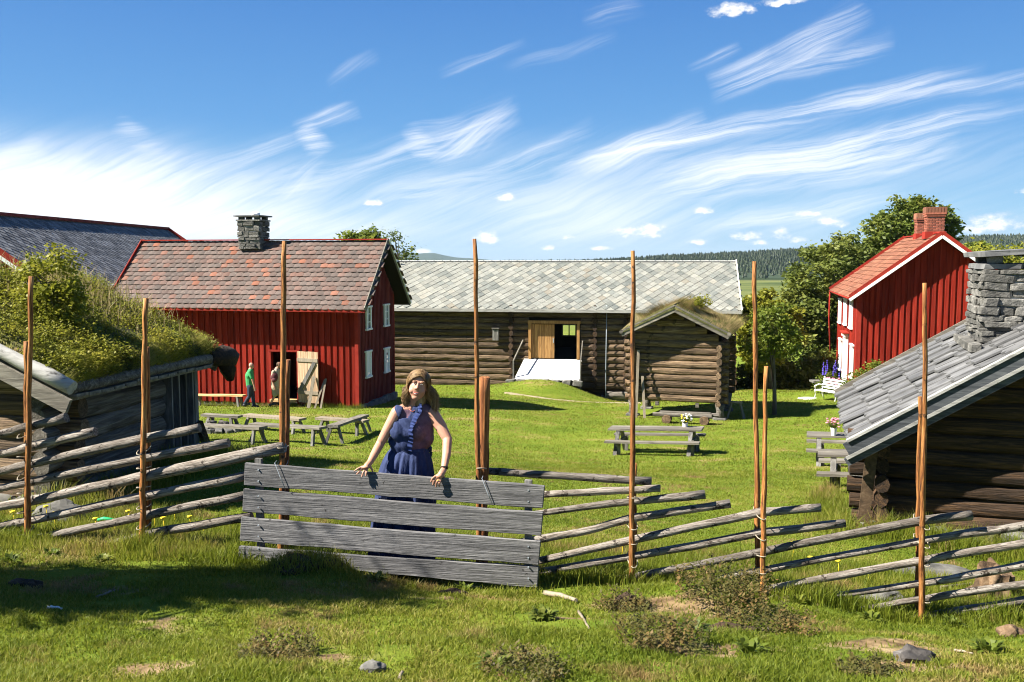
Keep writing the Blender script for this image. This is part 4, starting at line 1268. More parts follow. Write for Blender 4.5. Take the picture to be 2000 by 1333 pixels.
# ================================================================== small log storehouse on stilts
def storehouse():
    t = thing('storehouse', 'small brown log storehouse on short legs with dry grass growing on its roof', 'storehouse', SF.o, SF.deg)
    Wd, Dp = 3.62, 3.5
    _, wt = SF.hit_y(1410, 668); _, ap = SF.hit_y(1322, 605, -.55)
    n = 9
    log_wall(t, -Wd, 0, .02, wt, n, .1, M['brownlog'], (), 20)
    log_wall(t, .1, Dp, .02 - .1, wt - .1, n, -.1, M['brownlog'], (), 31, axis='y'); log_wall(t, .1, Dp, -.08, wt - .1, n, -Wd + .1, M['brownlog'], (), 37, axis='y'); log_wall(t, -Wd, 0, .02, wt, n, Dp - .1, M['brownlog'], (), 41)
    h = wt / n
    # gable logs
    hg = ap - wt - .1; k = int(hg / h)
    for i in range(k):
        z = wt + (i + .5) * h; hw = (Wd / 2 + .1) * (1 - (i + .55) * h / hg)
        if hw > .2:
            put_log(t, (-Wd / 2 - hw, .1, z), (-Wd / 2 + hw, .1, z), h * .54, M['brownlog'], i + 50, squash=.7); put_log(t, (-Wd / 2 - hw, Dp - .1, z), (-Wd / 2 + hw, Dp - .1, z), h * .54, M['brownlog'], i + 50, squash=.7)
    # protruding log ends at the corners
    for x in (-.1, -Wd + .1):
        for i in range(n):
            put_log(t, (x, -.26 + jit(.04), h * (i + .5) - .1), (x, .1, h * (i + .5) - .1), h * .5, M['brownlog'], i + 70, 'log_end', .8); put_log(t, (x, Dp - .1, h * (i + .5) - .1), (x, Dp + .28 + jit(.04), h * (i + .5) - .1), h * .5, M['brownlog'], i + 73, 'log_end', .8)
    for i in range(n):
        put_log(t, (-.05, .1, h * (i + .5)), (.24 + jit(.04), .1, h * (i + .5)), h * .5, M['logend'], i + 80, 'log_end', .8); put_log(t, (-.05, Dp - .1, h * (i + .5)), (.26 + jit(.04), Dp - .1, h * (i + .5)), h * .5, M['logend'], i + 83, 'log_end', .8)
        put_log(t, (-Wd - .24 + jit(.04), .1, h * (i + .5)), (-Wd + .05, .1, h * (i + .5)), h * .5, M['logend'], i + 86, 'log_end', .8)
    mb = MB(); mb.box((-Wd / 2, Dp / 2, wt / 2), (Wd - .3, Dp - .3, wt - .1)); mb.build('inner_lining', M['dark'], t)
    # legs and sleepers
    for x in (-.05, -Wd + .1):
        for y in (.0, Dp - .1):
            w = SF.w(x, y, 0); zg = g(w.x, w.y) - SF.o.z
            mb = MB(); mb.tube([(x, y, zg - .15), (x, y, zg + .35), (x, y, 0)], [.22, .15, .20], 9, True, 1, .06, 3); mb.build('leg', M['greylog'], t)
            link('foundation_stone', stone_mesh(.5, .45, .2, int(x * 7 + y * 3) + 200), M['rock'], t, Matrix.Translation((x, y, zg + .0)))
    for x in (-2.55, -.95):
        mb = MB(); mb.box((x, .12, -.10), (.14, .2, .16)); mb.build('floor_beam', M['greylog'], t)
    # roof: boards, bark, turf, verge
    ev = .26; xl = -Wd - ev; xr_ = ev; rx = -Wd / 2
    _, ez = SF.hit_y(1425, 657, -.55)
    y0, y1 = -.55, Dp + .5
    rf = MB()
    for f in ((lambda x: x), (lambda x: 2 * rx - x)):
        rf.prism([(f(xr_), ez), (f(rx), ap), (f(rx), ap - .12), (f(xr_), ez - .12)], 'y', y0, y1)
    roof = rf.build('roof', M['greyplankx'], t)
    sl = math.hypot(xr_ - rx, ap - ez)
    PR = plane_m((xr_, y0, ez + .02), (0, 1, 0), (rx - xr_, 0, ap - ez))
    PL = plane_m((xl, y1, ez + .02), (0, -1, 0), (rx - xl, 0, ap - ez))
    sod(roof, PR, y1 - y0, sl, .20, 9000, 61, h=(.10, .42), mat=M['drygrass']); sod(roof, PL, y1 - y0, sl, .20, 9000, 62, h=(.10, .42), mat=M['drygrass'])
    for a in ((xr_ + .03, ez - .03), (xl - .03, ez - .03)):
        mb = MB(); mb.beam((a[0], y0 - .03, a[1]), (rx, y0 - .03, ap + .0), .06, .19); mb.build('bargeboard', M['greyplankx'], t)
        mb = MB(); mb.beam((a[0], y0 - .035, a[1] + .13), (rx, y0 - .035, ap + .16), .10, .06); mb.build('verge_lath', M['greyplankx'], t)
        mb = MB(); mb.beam((a[0], y1 + .03, a[1]), (rx, y1 + .03, ap + .0), .06, .19); mb.build('bargeboard', M['greyplankx'], t)
        mb = MB(); mb.tube([(a[0], y0 - .1, a[1] + .1), (a[0], y1 + .1, a[1] + .1)], .08, 7); mb.build('turf_log', M['greylog'], t)
    return t
storehouse()


# ================================================================== red house on the right
def right_house():
    t = thing('house', 'bright red gabled house with two brick chimneys and orange tiles behind the rose bush', 'house', RF.o, RF.deg)
    hw = 3.94; ov = .42; gx = .5
    # frame origin: front-left wall foot; gable faces the camera (x along gable, y away)
    ez = -1.83 - RF.o.z; rz_ = 1.14 - RF.o.z
    Wd = 2 * (hw - ov); Dp = 9.0
    sl_t = (rz_ - ez) / hw
    wt = ez + ov * sl_t - .12
    mb = MB()
    gab = [(.0, 0), (Wd, 0), (Wd, wt), (Wd / 2, rz_ - .16), (0, wt)]
    mb.prism(gab, 'y', 0, .12); mb.prism(gab, 'y', Dp - .12, Dp); mb.box((.06, Dp / 2, wt / 2), (.12, Dp - .24, wt)); mb.box((Wd - .06, Dp / 2, wt / 2), (.12, Dp - .24, wt))
    mb.build('wall', M['red'], t)
    x = .34
    while x < Wd - .1:
        top = wt + (rz_ - .16 - wt) * (1 - abs(x - Wd / 2) / (Wd / 2)) - .03
        mb = MB(); mb.box((x, -.02, top / 2), (.155 * random.uniform(.95, 1.05), .055, top)); mb.build('board', M['red'], t)
        x += .275
    mb = MB(); mb.box((.07, -.02, wt / 2), (.20, .07, wt)); mb.box((-.03, .06, wt / 2), (.06, .2, wt)); mb.build('corner_board', M['redtrim'], t)
    y = .5
    while y < Dp:
        mb = MB(); mb.box((-.02, y, wt / 2), (.045, .13, wt)); mb.build('board', M['red'], t); y += .34
    # tall white windows and the door casing along the sunny side
    for (px, ty, by, kind) in ((1642, 583, 632, 'w'), (1652.5, 583, 636, 'w'), (1664, 584, 643, 'w'), (1642.5, 662, 724, 'w'), (1665, 673, 742, 'w')):
        yy, za = RF.hit_x(px, ty, -.06); _, zb = RF.hit_x(px, by, -.06)
        za = min(za, wt - .05)
        w = .95
        fr = MB()
        for s in (-1, 1): fr.box((-.09, yy + s * (w / 2 - .06), (za + zb) / 2), (.09, .13, za - zb))
        fr.box((-.10, yy, za - .02), (.14, w + .12, .08)); fr.box((-.10, yy, zb + .02), (.14, w + .12, .08))
        o = fr.build('window', M['white'], t)
        p = MB(); p.box((-.06, yy, (za + zb) / 2), (.04, w - .24, za - zb - .1)); p.build('pane', M['glass'], o)
        b = MB(); b.box((-.085, yy, (za + zb) / 2), (.03, .05, za - zb - .1))
        for q in (1, 2, 3): b.box((-.085, yy, zb + (za - zb) * q / 4), (.028, w - .24, .035))
        b.build('glazing_bar', M['white'], o)
    yy, za = RF.hit_x(1652, 655, -.1); _, zb = RF.hit_x(1652, 756, -.1)
    mb = MB()
    for s in (-1, 1): mb.box((-.11, yy + s * .55, (za + zb) / 2), (.14, .2, za - zb))
    mb.box((-.14, yy, za + .02), (.22, 1.4, .16)); dc = mb.build('door_casing', M['white'], t)
    mb = MB(); mb.box((-.16, yy, za + .16), (.34, 1.6, .07)); mb.build('door_hood', M['redtrim'], dc)
    mb = MB(); mb.box((-.05, yy, (za + zb) / 2 - .1), (.06, .9, za - zb - .2)); mb.build('door', M['white'], t)
    # roof
    rf = MB(); y0, y1 = -gx, Dp + gx
    for f in ((lambda x: x), (lambda x: Wd - x)):
        rf.prism([(f(-ov), ez), (f(Wd / 2), rz_), (f(Wd / 2), rz_ - .10), (f(-ov), ez - .10)], 'y', y0, y1)
    roof = rf.build('roof', M['redtrim'], t)
    P = plane_m((-ov, y1, ez + .005), (0, -1, 0), (Wd / 2 + ov, 0, rz_ - ez)); U = y1 - y0; sl = math.hypot(hw, rz_ - ez)
    du, dv = U / 30, sl / 15
    lay(roof, 'roof_tile', tile_mesh(du * 1.01, dv * 1.25, .03, .02), tile_places(P, U, sl, du, dv, -.10, False, .03, .006), M['redtile'], 300)
    P2 = plane_m((Wd + ov, y0, ez + .005), (0, 1, 0), (-(Wd / 2 + ov), 0, rz_ - ez))
    lay(roof, 'roof_tile', tile_mesh(du * 1.01, dv * 1.25, .03, .02), tile_places(P2, U, sl, du, dv, -.10, False, .03, .006), M['redtile'], 0)
    for s in (0, 1):
        f = (lambda x: x) if s == 0 else (lambda x: Wd - x)
        mb = MB(); mb.beam((f(-ov - .03), y0 - .03, ez + .02), (Wd / 2, y0 - .03, rz_ + .04), .05, .20); mb.build('bargeboard', M['redtrim'], t)
        mb = MB(); mb.beam((f(-ov - .03), y0 - .05, ez - .14), (Wd / 2, y0 - .05, rz_ - .12), .06, .13); mb.build('white_fascia', M['white'], t)
        mb = MB(); mb.beam((f(-ov - .03), y1 + .03, ez + .02), (Wd / 2, y1 + .03, rz_ + .04), .05, .3); mb.build('bargeboard', M['redtrim'], t)
    mb = MB(); mb.beam((Wd / 2, y0 - .05, rz_ + .07), (Wd / 2, y1, rz_ + .07), .22, .06); mb.build('ridge_board', M['redtrim'], t)
    mb = MB(); mb.tube([(-ov - .05, y0, ez - .05), (-ov - .05, y1 + .05, ez - .05)], .06, 7); mb.build('gutter', M['redtrim'], t)
    mb = MB(); mb.tube([(-ov - .05, y1, ez - .05), (-ov - .05, y1, ez - 1.6), (-ov + .12, y1, 0)], .045, 7); mb.build('downpipe', M['redtrim'], t)
    mb = MB(); mb.box((Wd / 2, Dp / 2, -.4), (Wd - .1, Dp - .1, .9)); mb.build('foundation', M['rock'], t)
    # brick chimneys on the ridge
    for (pl, pr, pt, yy) in ((1793.5, 1834, 405, 1.1), (1769.5, 1793, 417, 4.6)):
        xa, zt = RF.hit_y(pl, pt, yy); xb, _ = RF.hit_y(pr, pt, yy)
        w = xb - xa; cx = Wd / 2; dpt = .72
        ch = bpy.data.objects.new('chimney', None); COL.objects.link(ch); ch.parent = t
        zc = rz_ - .45; rows = 17; rh = (zt - zc - .42) / rows
        core = MB(); core.box((cx, yy + dpt / 2, (zc + zt) / 2), (w * .80, dpt - .06, zt - zc - .1)); core.build('core', M['mortar'], ch)
        bm_ = stone_mesh(.225, .11, rh * .84, 5, .02)
        bm_.name = 'brick'
        bp = []
        ww = w * .86
        for r_ in range(rows):
            z = zc + (r_ + .5) * rh; nx = max(3, round(ww / .24))
            for i in range(nx + (r_ % 2)):
                x = cx - ww / 2 + ww / nx * (i + (0 if r_ % 2 else .5)); sc_ = ww / nx / .235
                if x < cx - ww / 2 + .05: x += .055
                if x > cx + ww / 2 - .05: x -= .055
                bp.append(Matrix.Translation((x, yy + .05, z)) @ Matrix.Diagonal((sc_ * (.55 if (r_ % 2 and i in (0, nx)) else 1), 1, 1, 1)))
            for i in range(3):
                bp.append(Matrix.Translation((cx - ww / 2 + .05, yy + .12 + dpt * (i + .5) / 3 * .8, z)) @ Matrix.Rotation(math.pi / 2, 4, 'Z'))
        lay(ch, 'brick', bm_, bp, M['brick'], 300 if w > .7 else 200)
        mb = MB(); mb.box((cx, yy + dpt / 2, zt - .40), (w * .94, dpt + .08, .10)); mb.box((cx, yy + dpt / 2, zt - .31), (w, dpt + .14, .08)); mb.build('brick_collar', M['brick'], ch)
        mb = MB()
        for i in range(7):
            mb.box((cx - w * .45 + w * .9 * i / 6, yy + dpt / 2, zt - .14), (w / 8.2, dpt + .1, .28), 0)
        mb.build('chimney_top', M['redtile'], ch)
        mb = MB(); mb.box((cx, yy + dpt / 2, rz_ - .02), (w * 1.02, dpt + .12, .34)); mb.build('flashing', M['redtrim'], ch)
    return t
right_house()


# ================================================================== log cabin at the right edge
def right_cabin():
    # frame: origin at the near eave tip; x along the gable, y away from the camera along the eave
    gz = -3.92 - CF.o.z
    t = thing('cabin', 'dark log cabin with slab roof and big stone chimney beside the fence', 'cabin', CF.o, CF.deg)
    Lr = 5.1; hw = 2.75; rise = hw * math.tan(R(32.5))
    vy = .40; ex = .36; Wd = 2 * (hw - ex)
    tan = math.tan(R(32.5))
    rf = MB()
    for f in ((lambda x: x), (lambda x: 2 * hw - x)):
        rf.prism([(f(0), 0), (f(hw), rise), (f(hw), rise - .07), (f(0), -.07)], 'y', .03, Lr)
    roof = rf.build('roof', M['greyplank'], t)
    sl = math.hypot(hw, rise); P = plane_m((0, Lr, .0), (0, -1, 0), (hw, 0, rise))
    # long slabs in courses running up the slope: each lies with its lower edge free
    pl = []
    rows = 9
    for j in range(rows):
        u = 0.0; v = (j + .5) * sl / rows
        pass
    # courses step towards the gable: slabs long in v, overlapped in u
    bases = [slab_mesh(.98, .42, .032, s) for s in range(5)]
    for s in bases: s.materials.append(M['slab'])
    nrow = 8
    for j in range(nrow):
        v = (j + .5) * sl / nrow + .09; u = -.05 - (j * .37 % .4)
        while u < Lr + .05:
            w = random.uniform(.34, .66)
            uc = min(max(u + w / 2, w * .56 + .02), Lr - w * .56 - .05)
            m = P @ Matrix.Translation((uc, v + jit(.04), .045 + jit(.012))) @ Matrix.Rotation(-.065 + jit(.015), 4, 'X') @ Matrix.Rotation(-.065 + jit(.018), 4, 'Y') @ Matrix.Rotation(jit(.04), 4, 'Z') @ Matrix.Diagonal((w * 1.12 / .98, sl / nrow * random.uniform(1.25, 1.5) / .42, 1, 1))
            link('stone_slab', random.choice(bases), None, roof, m)
            u += w
    P2 = plane_m((2 * hw, 0, 0), (0, 1, 0), (-hw, 0, rise))
    for j in range(6):
        for i in range(5):
            link('stone_slab', bases[(i + j) % 5], M['slab'], roof, P2 @ Matrix.Translation((.5 + i * 1.02, (j + .5) * sl / 6, .03)) @ Matrix.Rotation(-.08, 4, 'X') @ Matrix.Diagonal((1.04, sl / 6 * 1.3 / .42, 1, 1)))
    for s in (0, 1):
        f = (lambda x: x) if s == 0 else (lambda x: 2 * hw - x)
        a = lambda dy, dz, w, h, nm, mt: MB().beam((f(-.03), dy, dz), (f(hw), dy, rise + dz), w, h).build(nm, mt, t)
        a(-.015, .045, .13, .035, 'verge_cap', M['palegrey'])
        a(-.03, -.09, .04, .21, 'bargeboard', M['tarboard'])
        a(-.0, -.27, .05, .12, 'lower_bargeboard', M['tarboard'])
        a(-.045, -.205, .03, .045, 'verge_lath', M['palegrey'])
        a(Lr + .02, .03, .05, .10, 'far_bargeboard', M['greyplankx'])
    for k in range(4):
        x = .5 + k * .62; mb = MB(); mb.beam((x, .05, x * tan - .16), (x, vy + .3, x * tan - .16), .13, .13); mb.build('purlin', M['darklog'], t)
    # log walls
    wt = (ex) * tan - .10; n = 4; h = (wt - gz) / n; h = .245
    n = int(round((wt - gz) / h)); h = (wt - gz) / n
    yw = vy + .12; ye = Lr - .45
    for i in range(n):
        z = gz + (i + .5) * h
        put_log(t, (ex - .30 + jit(.06), yw, z), (2 * hw - ex + .3, yw + jit(.02), z), h * .54, M['darklog'], 300 + i)
        put_log(t, (ex + .12, yw - .34 + jit(.05), z + h * .45), (ex + .12, ye + .3, z + h * .45), h * .54, M['darklog'], 330 + i)
        put_log(t, (2 * hw - ex - .12, yw - .3, z + h * .45), (2 * hw - ex - .12, ye + .3, z + h * .45), h * .54, M['darklog'], 340 + i)
        put_log(t, (ex, ye, z), (2 * hw - ex, ye, z), h * .54, M['darklog'], 360 + i)
    hg = hw * tan - wt; k = int(hg / h)
    for i in range(k):
        z = wt + (i + .5) * h; x0 = (z + .22) / tan
        put_log(t, (x0, yw, z), (2 * hw - x0, yw, z), h * .54, M['darklog'], 380 + i)
        put_log(t, (x0, ye, z), (2 * hw - x0, ye, z), h * .54, M['darklog'], 390 + i)
    mb = MB(); mb.box((hw, (yw + ye) / 2, (gz + wt) / 2), (Wd - .3, ye - yw - .2, wt - gz - .1)); mb.build('inner_lining', M['dark'], t)
    # grey boarding and corner post on the eave side
    y = yw + .35
    while y < ye - .1:
        mb = MB(); mb.beam((ex - .06, y, gz + .02), (ex - .06, y, wt + .05), .03, .17, up=(1, 0, 0)); mb.build('wall_board', M['greyplank'], t); y += .19
    mb = MB(); mb.beam((ex - .12, yw - .30, gz + .1), (ex - .02, yw - .34, wt - .06), .16, .05, up=(0, 1, 0)); mb.build('corner_plank', M['logend'], t)
    mb = MB(); mb.tube([(ex + .0, ye + .2, gz - .2), (ex + .0, ye + .2, wt)], .12, 7); mb.build('corner_post', M['greylog'], t)
    for i in range(8):
        w = CF.w(ex + .2 + i * .62, yw - .1, 0); zg = g(w.x, w.y) - CF.o.z
        link('foundation_stone', stone_mesh(.55, .5, .34, 400 + i, .15), M['rock'], t, Matrix.Translation((ex + .15 + i * .62, yw, gz - .10)))
    # chimney
    cx = 2.58; cy = 2.55
    ch = bpy.data.objects.new('chimney', None); COL.objects.link(ch); ch.parent = t
    zt = .13 - CF.o.z
    stone_stack(ch, cx, cy, cx * tan - .55, zt - .30, 1.25, 1.45, M['stone'], 13, 12)
    rr = random.Random(9)
    for i, (dx, dy, w, d) in enumerate(((-.36, -.3, .62, .7), (.30, -.35, .68, .66), (-.3, .36, .7, .66), (.34, .34, .62, .7))):
        link('cap_stone', stone_mesh(w, d, .09, 500 + i), M['slab'], ch, Matrix.Translation((cx + dx, cy + dy, zt - .25)) @ Matrix.Rotation(rr.uniform(-.15, .15), 4, 'Z'))
    for i, (dx, dy) in enumerate(((-.45, -.5), (.45, -.5), (-.45, .5), (.45, .5))):
        link('cap_support', stone_mesh(.2, .2, .12, 520 + i), M['stone'], ch, Matrix.Translation((cx + dx, cy + dy, zt - .15)))
    for i, (dx, w) in enumerate(((-.28, .85), (.42, .8))):
        link('cap_stone', stone_mesh(w, 1.5, .09, 530 + i), M['slab'], ch, Matrix.Translation((cx + dx, cy, zt - .04)) @ Matrix.Rotation(rr.uniform(-.05, .05), 4, 'Y'))
    for i in range(7):   # flashing stones round the foot on the slope
        y = cy - .9 + i * .28; link('collar_stone', stone_mesh(.16, .3, .14, 540 + i), M['stone'], ch, Matrix.Translation((cx - .72 + jit(.03), y, (cx - .72) * tan + .10)))
    return t
right_cabin()


# ================================================================== turf-roofed cabin on the left
def turf_cabin():
    # frame: origin near eave tip; y runs along the eave away from the camera; the roof rises towards -x
    t = thing('cabin', 'low grey log cabin under a thick overgrown turf roof behind the fence', 'cabin', LF.o, LF.deg)
    Lr = 3.55; hw = 2.35; tan = math.tan(R(25)); rise = hw * tan
    gz = -3.05 - LF.o.z
    rf = MB()
    for f in ((lambda x: x), (lambda x: -2 * hw - x)):
        rf.prism([(f(0), 0), (f(-hw), rise), (f(-hw), rise - .10), (f(0), -.10)], 'y', .0, Lr)
    roof = rf.build('roof', M['greyplankx'], t)
    sl = math.hypot(hw, rise)
    PR = plane_m((0, 0, .02), (0, 1, 0), (-hw, 0, rise)); PL = plane_m((-2 * hw, Lr, .02), (0, -1, 0), (hw, 0, rise))
    sod(roof, PR, Lr, sl, .24, 60000, 71, h=(.02, .11), overhang=.03, herbs=45000); sod(roof, PL, Lr, sl, .26, 9000, 72, h=(.03, .14), overhang=.03)
    r = np.random.default_rng(73)           # tall straw near the ridge end
    n = 900; u = Lr * np.clip(r.normal(.72, .16, n), 0, 1); v = sl * np.clip(r.normal(.62, .22, n), 0, 1)
    base = np.stack([-hw * v / sl, u, .26 + rise * v / sl], 1); ok = (u > 0); base = base[ok]
    vv, ff, aa = blades(base[:, 0], base[:, 1], base[:, 2], r.uniform(.15, .40, len(base)), np.full(len(base), .008), .7, 74, 2)
    tag(link('straw', npmesh('straw', vv, ff, False, {'rnd': aa}), M['straw'], roof), kind='stuff')
    # verge: bark-covered log, bargeboards; eave: retaining log, bark edge
    for s in (0, 1):
        f = (lambda x: x) if s == 0 else (lambda x: -2 * hw - x)
        mb = MB(); mb.tube([(f(.12 - i * .3), -.05 + .012 * math.sin(i * 2.1), .13 + (i * .3 - .12) * tan) for i in range(9)], [.082 + .010 * math.sin(i * 1.7) for i in range(9)], 10, True, 1, .05, 5); mb.build('verge_log', M['birch'], t)
        mb = MB(); mb.beam((f(.10), -.10, -.13), (f(-hw), -.10, rise - .13 + .10 * tan), .05, .17); mb.build('bargeboard', M['greyplankx'], t)
        mb = MB(); mb.beam((f(.04), Lr + .05, -.06), (f(-hw), Lr + .05, rise), .05, .24); mb.build('bargeboard', M['greyplankx'], t)
        mb = MB(); mb.tube([(f(.04), .0, .06), (f(.05), Lr * .5, .07), (f(.04), Lr + .15, .05)], [.075, .07, .085], 9, True, 1, .06, 8); mb.build('turf_log', M['greylog'], t)
        mb = MB()
        for i in range(14): mb.box((f(.06), .15 + i * .25, -.03 + jit(.02)), (.10, .23, .035), jit(.1))
        mb.build('bark_edge', M['greyplankx'], t)
    # root-shaped log hook carrying the turf log, dark against the red wall
    mb = MB(); mb.tube([(.04, Lr - .25, .08), (.08, Lr + .10, .06), (.10, Lr + .30, .02), (.12, Lr + .46, .05)], [.11, .17, .15, .07], 8, True, 1, .18, 4)
    mb.tube([(.08, Lr + .12, .03), (.12, Lr + .22, -.16), (.13, Lr + .26, -.34)], [.14, .12, .05], 7, True, 1, .18, 6); mb.build('eave_hook', M['darklog'], t)
    # walls
    wx = -.42; yw = .42; ye = Lr - .25; wt = -.12 + .42 * tan
    n = 6; h = (wt - gz) / n
    for i in range(n):
        z = gz + (i + .5) * h
        put_log(t, (wx, yw - .35, z), (wx + jit(.03), ye - .62, z), h * .55, M['greylog'], 600 + i)
        put_log(t, (wx + .30 + jit(.05), yw, z + h * .4), (-2 * hw - wx - .3, yw, z + h * .4), h * .55, M['brownlog'], 620 + i)
        put_log(t, (wx, ye, z), (-2 * hw - wx, ye, z), h * .55, M['greylog'], 640 + i)
        put_log(t, (-2 * hw - wx, yw, z), (-2 * hw - wx, ye, z), h * .55, M['greylog'], 660 + i)
    hg = rise; k = int((hw * tan - .42 * tan) / h)
    for i in range(k):
        z = wt + (i + .5) * h; xo = -(z + .18) / tan
        if xo > -hw: put_log(t, (xo, yw, z), (-2 * hw - xo, yw, z), h * .54, M['brownlog'], 680 + i); put_log(t, (xo, ye, z), (-2 * hw - xo, ye, z), h * .54, M['brownlog'], 690 + i)
    mb = MB(); mb.box((-hw, (yw + ye) / 2, (gz + wt) / 2), (2 * hw - 1.1, ye - yw - .2, wt - gz)); mb.build('inner_lining', M['dark'], t)
    # upright planks of the far corner
    for i in range(4):
        mb = MB(); mb.beam((wx + .08, ye - .56 + i * .2, gz), (wx + .08, ye - .56 + i * .2, wt), .035, .19, up=(1, 0, 0)); mb.build('corner_plank', M['greyplank'], t)
    mb = MB(); mb.beam((wx + .10, ye + .22, gz), (wx + .10, ye + .22, wt + .1), .10, .06, up=(1, 0, 0)); mb.build('corner_plank', M['greyplank'], t)
    for i in range(9):
        link('foundation_stone', stone_mesh(.42, .4, .3, 700 + i, .15), M['rock'], t, Matrix.Translation((wx, yw - .1 + i * .34, gz - .05)) @ Matrix.Rotation(jit(.4), 4, 'Z'))
    for i in range(5):
        link('foundation_stone', stone_mesh(.6, .5, .5, 720 + i, .15), M['rock'], t, Matrix.Translation((wx - .2 - i * .6, yw - .05, gz - .02)) @ Matrix.Rotation(jit(.4), 4, 'Z'))
    mb = MB(); mb.beam((wx + .25, ye + .45, gz - .15), (wx + .15, ye + .2, gz + .55), .10, .10); mb.build('prop', M['darklog'], t)
    return t
turf_cabin()


# ================================================================== slate-roofed house far left
def slate_house():
    t = thing('house', 'large house with grey slate roof and red ridge board behind the turf roof', 'house', OF.o, OF.deg)
    hw = 4.5; Ln = 24.7
    rise = 1.93 + 1.2; rx = -hw
    zg = -7.5 - OF.o.z
    mb = MB(); gab = [(-.5, zg), (-.5, .2), (-hw, rise - .2), (-2 * hw + .5, .2), (-2 * hw + .5, zg)]
    mb.prism(gab, 'y', .5, Ln - .5); mb.build('wall', M['red'], t)
    y = .8
    while y < Ln - 1:
        mb = MB(); mb.box((-.48, y, zg / 2), (.05, .16, -zg - .1)); mb.build('board', M['red'], t); y += .6
    rf = MB()
    for f in ((lambda x: x), (lambda x: 2 * rx - x)):
        rf.prism([(f(0), 0), (f(rx), rise), (f(rx), rise - .12), (f(0), -.12)], 'y', 0, Ln)
    roof = rf.build('roof', M['greyplankx'], t)
    sl = math.hypot(hw, rise); P = plane_m((0, 0, .005), (0, 1, 0), (-hw, 0, rise))
    du, dv = .46, .27
    def places(P):
        return [P @ Matrix.Translation((i * du + (du / 2 if j % 2 else 0), j * dv + .1, .03 + jit(.004))) @ Matrix.Rotation(-.06 + jit(.03), 4, 'X') @ Matrix.Rotation(jit(.04), 4, 'Z') for j in range(int(sl / dv)) for i in range(int(Ln / du)) if .1 < i * du + (du / 2 if j % 2 else 0) < Ln - .1]
    lay(roof, 'roof_slate', diamond_mesh(du, dv, .03), places(P), M['slateg'], 300)
    P2 = plane_m((-2 * hw, Ln, .005), (0, -1, 0), (hw, 0, rise)); lay(roof, 'roof_slate', diamond_mesh(du * 2, dv * 2, .03), [P2 @ Matrix.Translation((i * du * 2 + (du if j % 2 else 0), j * dv * 2 + .1, .03)) @ Matrix.Rotation(-.06, 4, 'X') for j in range(int(sl / dv / 2)) for i in range(1, int(Ln / du / 2) - 1)], M['slateg'], 0)
    mb = MB(); mb.beam((rx, -.05, rise + .08), (rx, Ln + .05, rise + .08), .30, .14); mb.build('ridge_board', M['maroon'], t)
    for y, s in ((-.03, 1), (Ln + .03, 1)):
        mb = MB(); mb.beam((0.05, y, -.02), (rx, y, rise + .06), .06, .26); mb.beam((2 * rx - .05, y, -.02), (rx, y, rise + .06), .06, .26); mb.build('bargeboard', M['redtrim'], t)
        mb = MB(); mb.beam((0.02, y - .02, -.22), (rx, y - .02, rise - .14), .06, .14); mb.build('white_fascia', M['white'], t)
    mb = MB(); mb.tube([(.08, 0, -.06), (.08, Ln, -.06)], .07, 7); mb.build('gutter', M['metal'], t)
slate_house()
# ================================================================== split-rail fences, gate
def fence_d(px):
    return float(np.interp(px, [-400, 0, 560, 940, 1500, 2000, 2500], [8.9, 8.72, 8.40, 8.16, 7.98, 7.90, 7.85]))


def FP(px, py, off=0.0):
    return W(px, py, fence_d(px) + off)


def rail_mesh(pts, r0, r1, seed, n=9):
    """pts: world points; a peeled pole that wanders a little"""
    rr = random.Random(seed); out = []; rad = []
    N = 4 * (len(pts) - 1)
    for i in range(N + 1):
        t = i / N * (len(pts) - 1); k = min(int(t), len(pts) - 2); f = t - k
        p = pts[k].lerp(pts[k + 1], f)
        if 0 < i < N: p = p + Vector((0, rr.uniform(-.004, .004), rr.uniform(-.005, .005)))
        out.append(p); rad.append((r0 + (r1 - r0) * i / N) * .94 * rr.uniform(.92, 1.07))
    o = out[0]; M4 = rotx_to(out[0], out[-1]); inv = M4.inverted()
    mb = MB(); mb.tube([inv @ p for p in out], rad, n, True, 1.0, .06, seed, True)
    return mb.mesh('rail'), M4


def pole_part(parent, name, top, bot_px, r, off, mat, seed, rt=None, d=None):
    """upright pole between two pixel heights at the fence line"""
    dd = (fence_d(bot_px[0]) if d is None else d) + off
    a = W(bot_px[0], bot_px[1], dd); b = W(top[0], top[1], dd)
    a.z = g(a.x, a.y) - .12
    rr = random.Random(seed); pts = []; rad = []
    N = 14
    for i in range(N + 1):
        f = i / N; pts.append(a.lerp(b, f) + Vector((rr.uniform(-.006, .006), rr.uniform(-.006, .006), 0))); rad.append((r + ((rt or r * .8) - r) * f) * rr.uniform(.88, 1.10))
    mb = MB(); mb.tube([p - a for p in pts], rad, 9, True, 1, .07, seed, True)
    o = mb.build(name, mat, parent); o.location = a - Vector(parent.location)
    return o


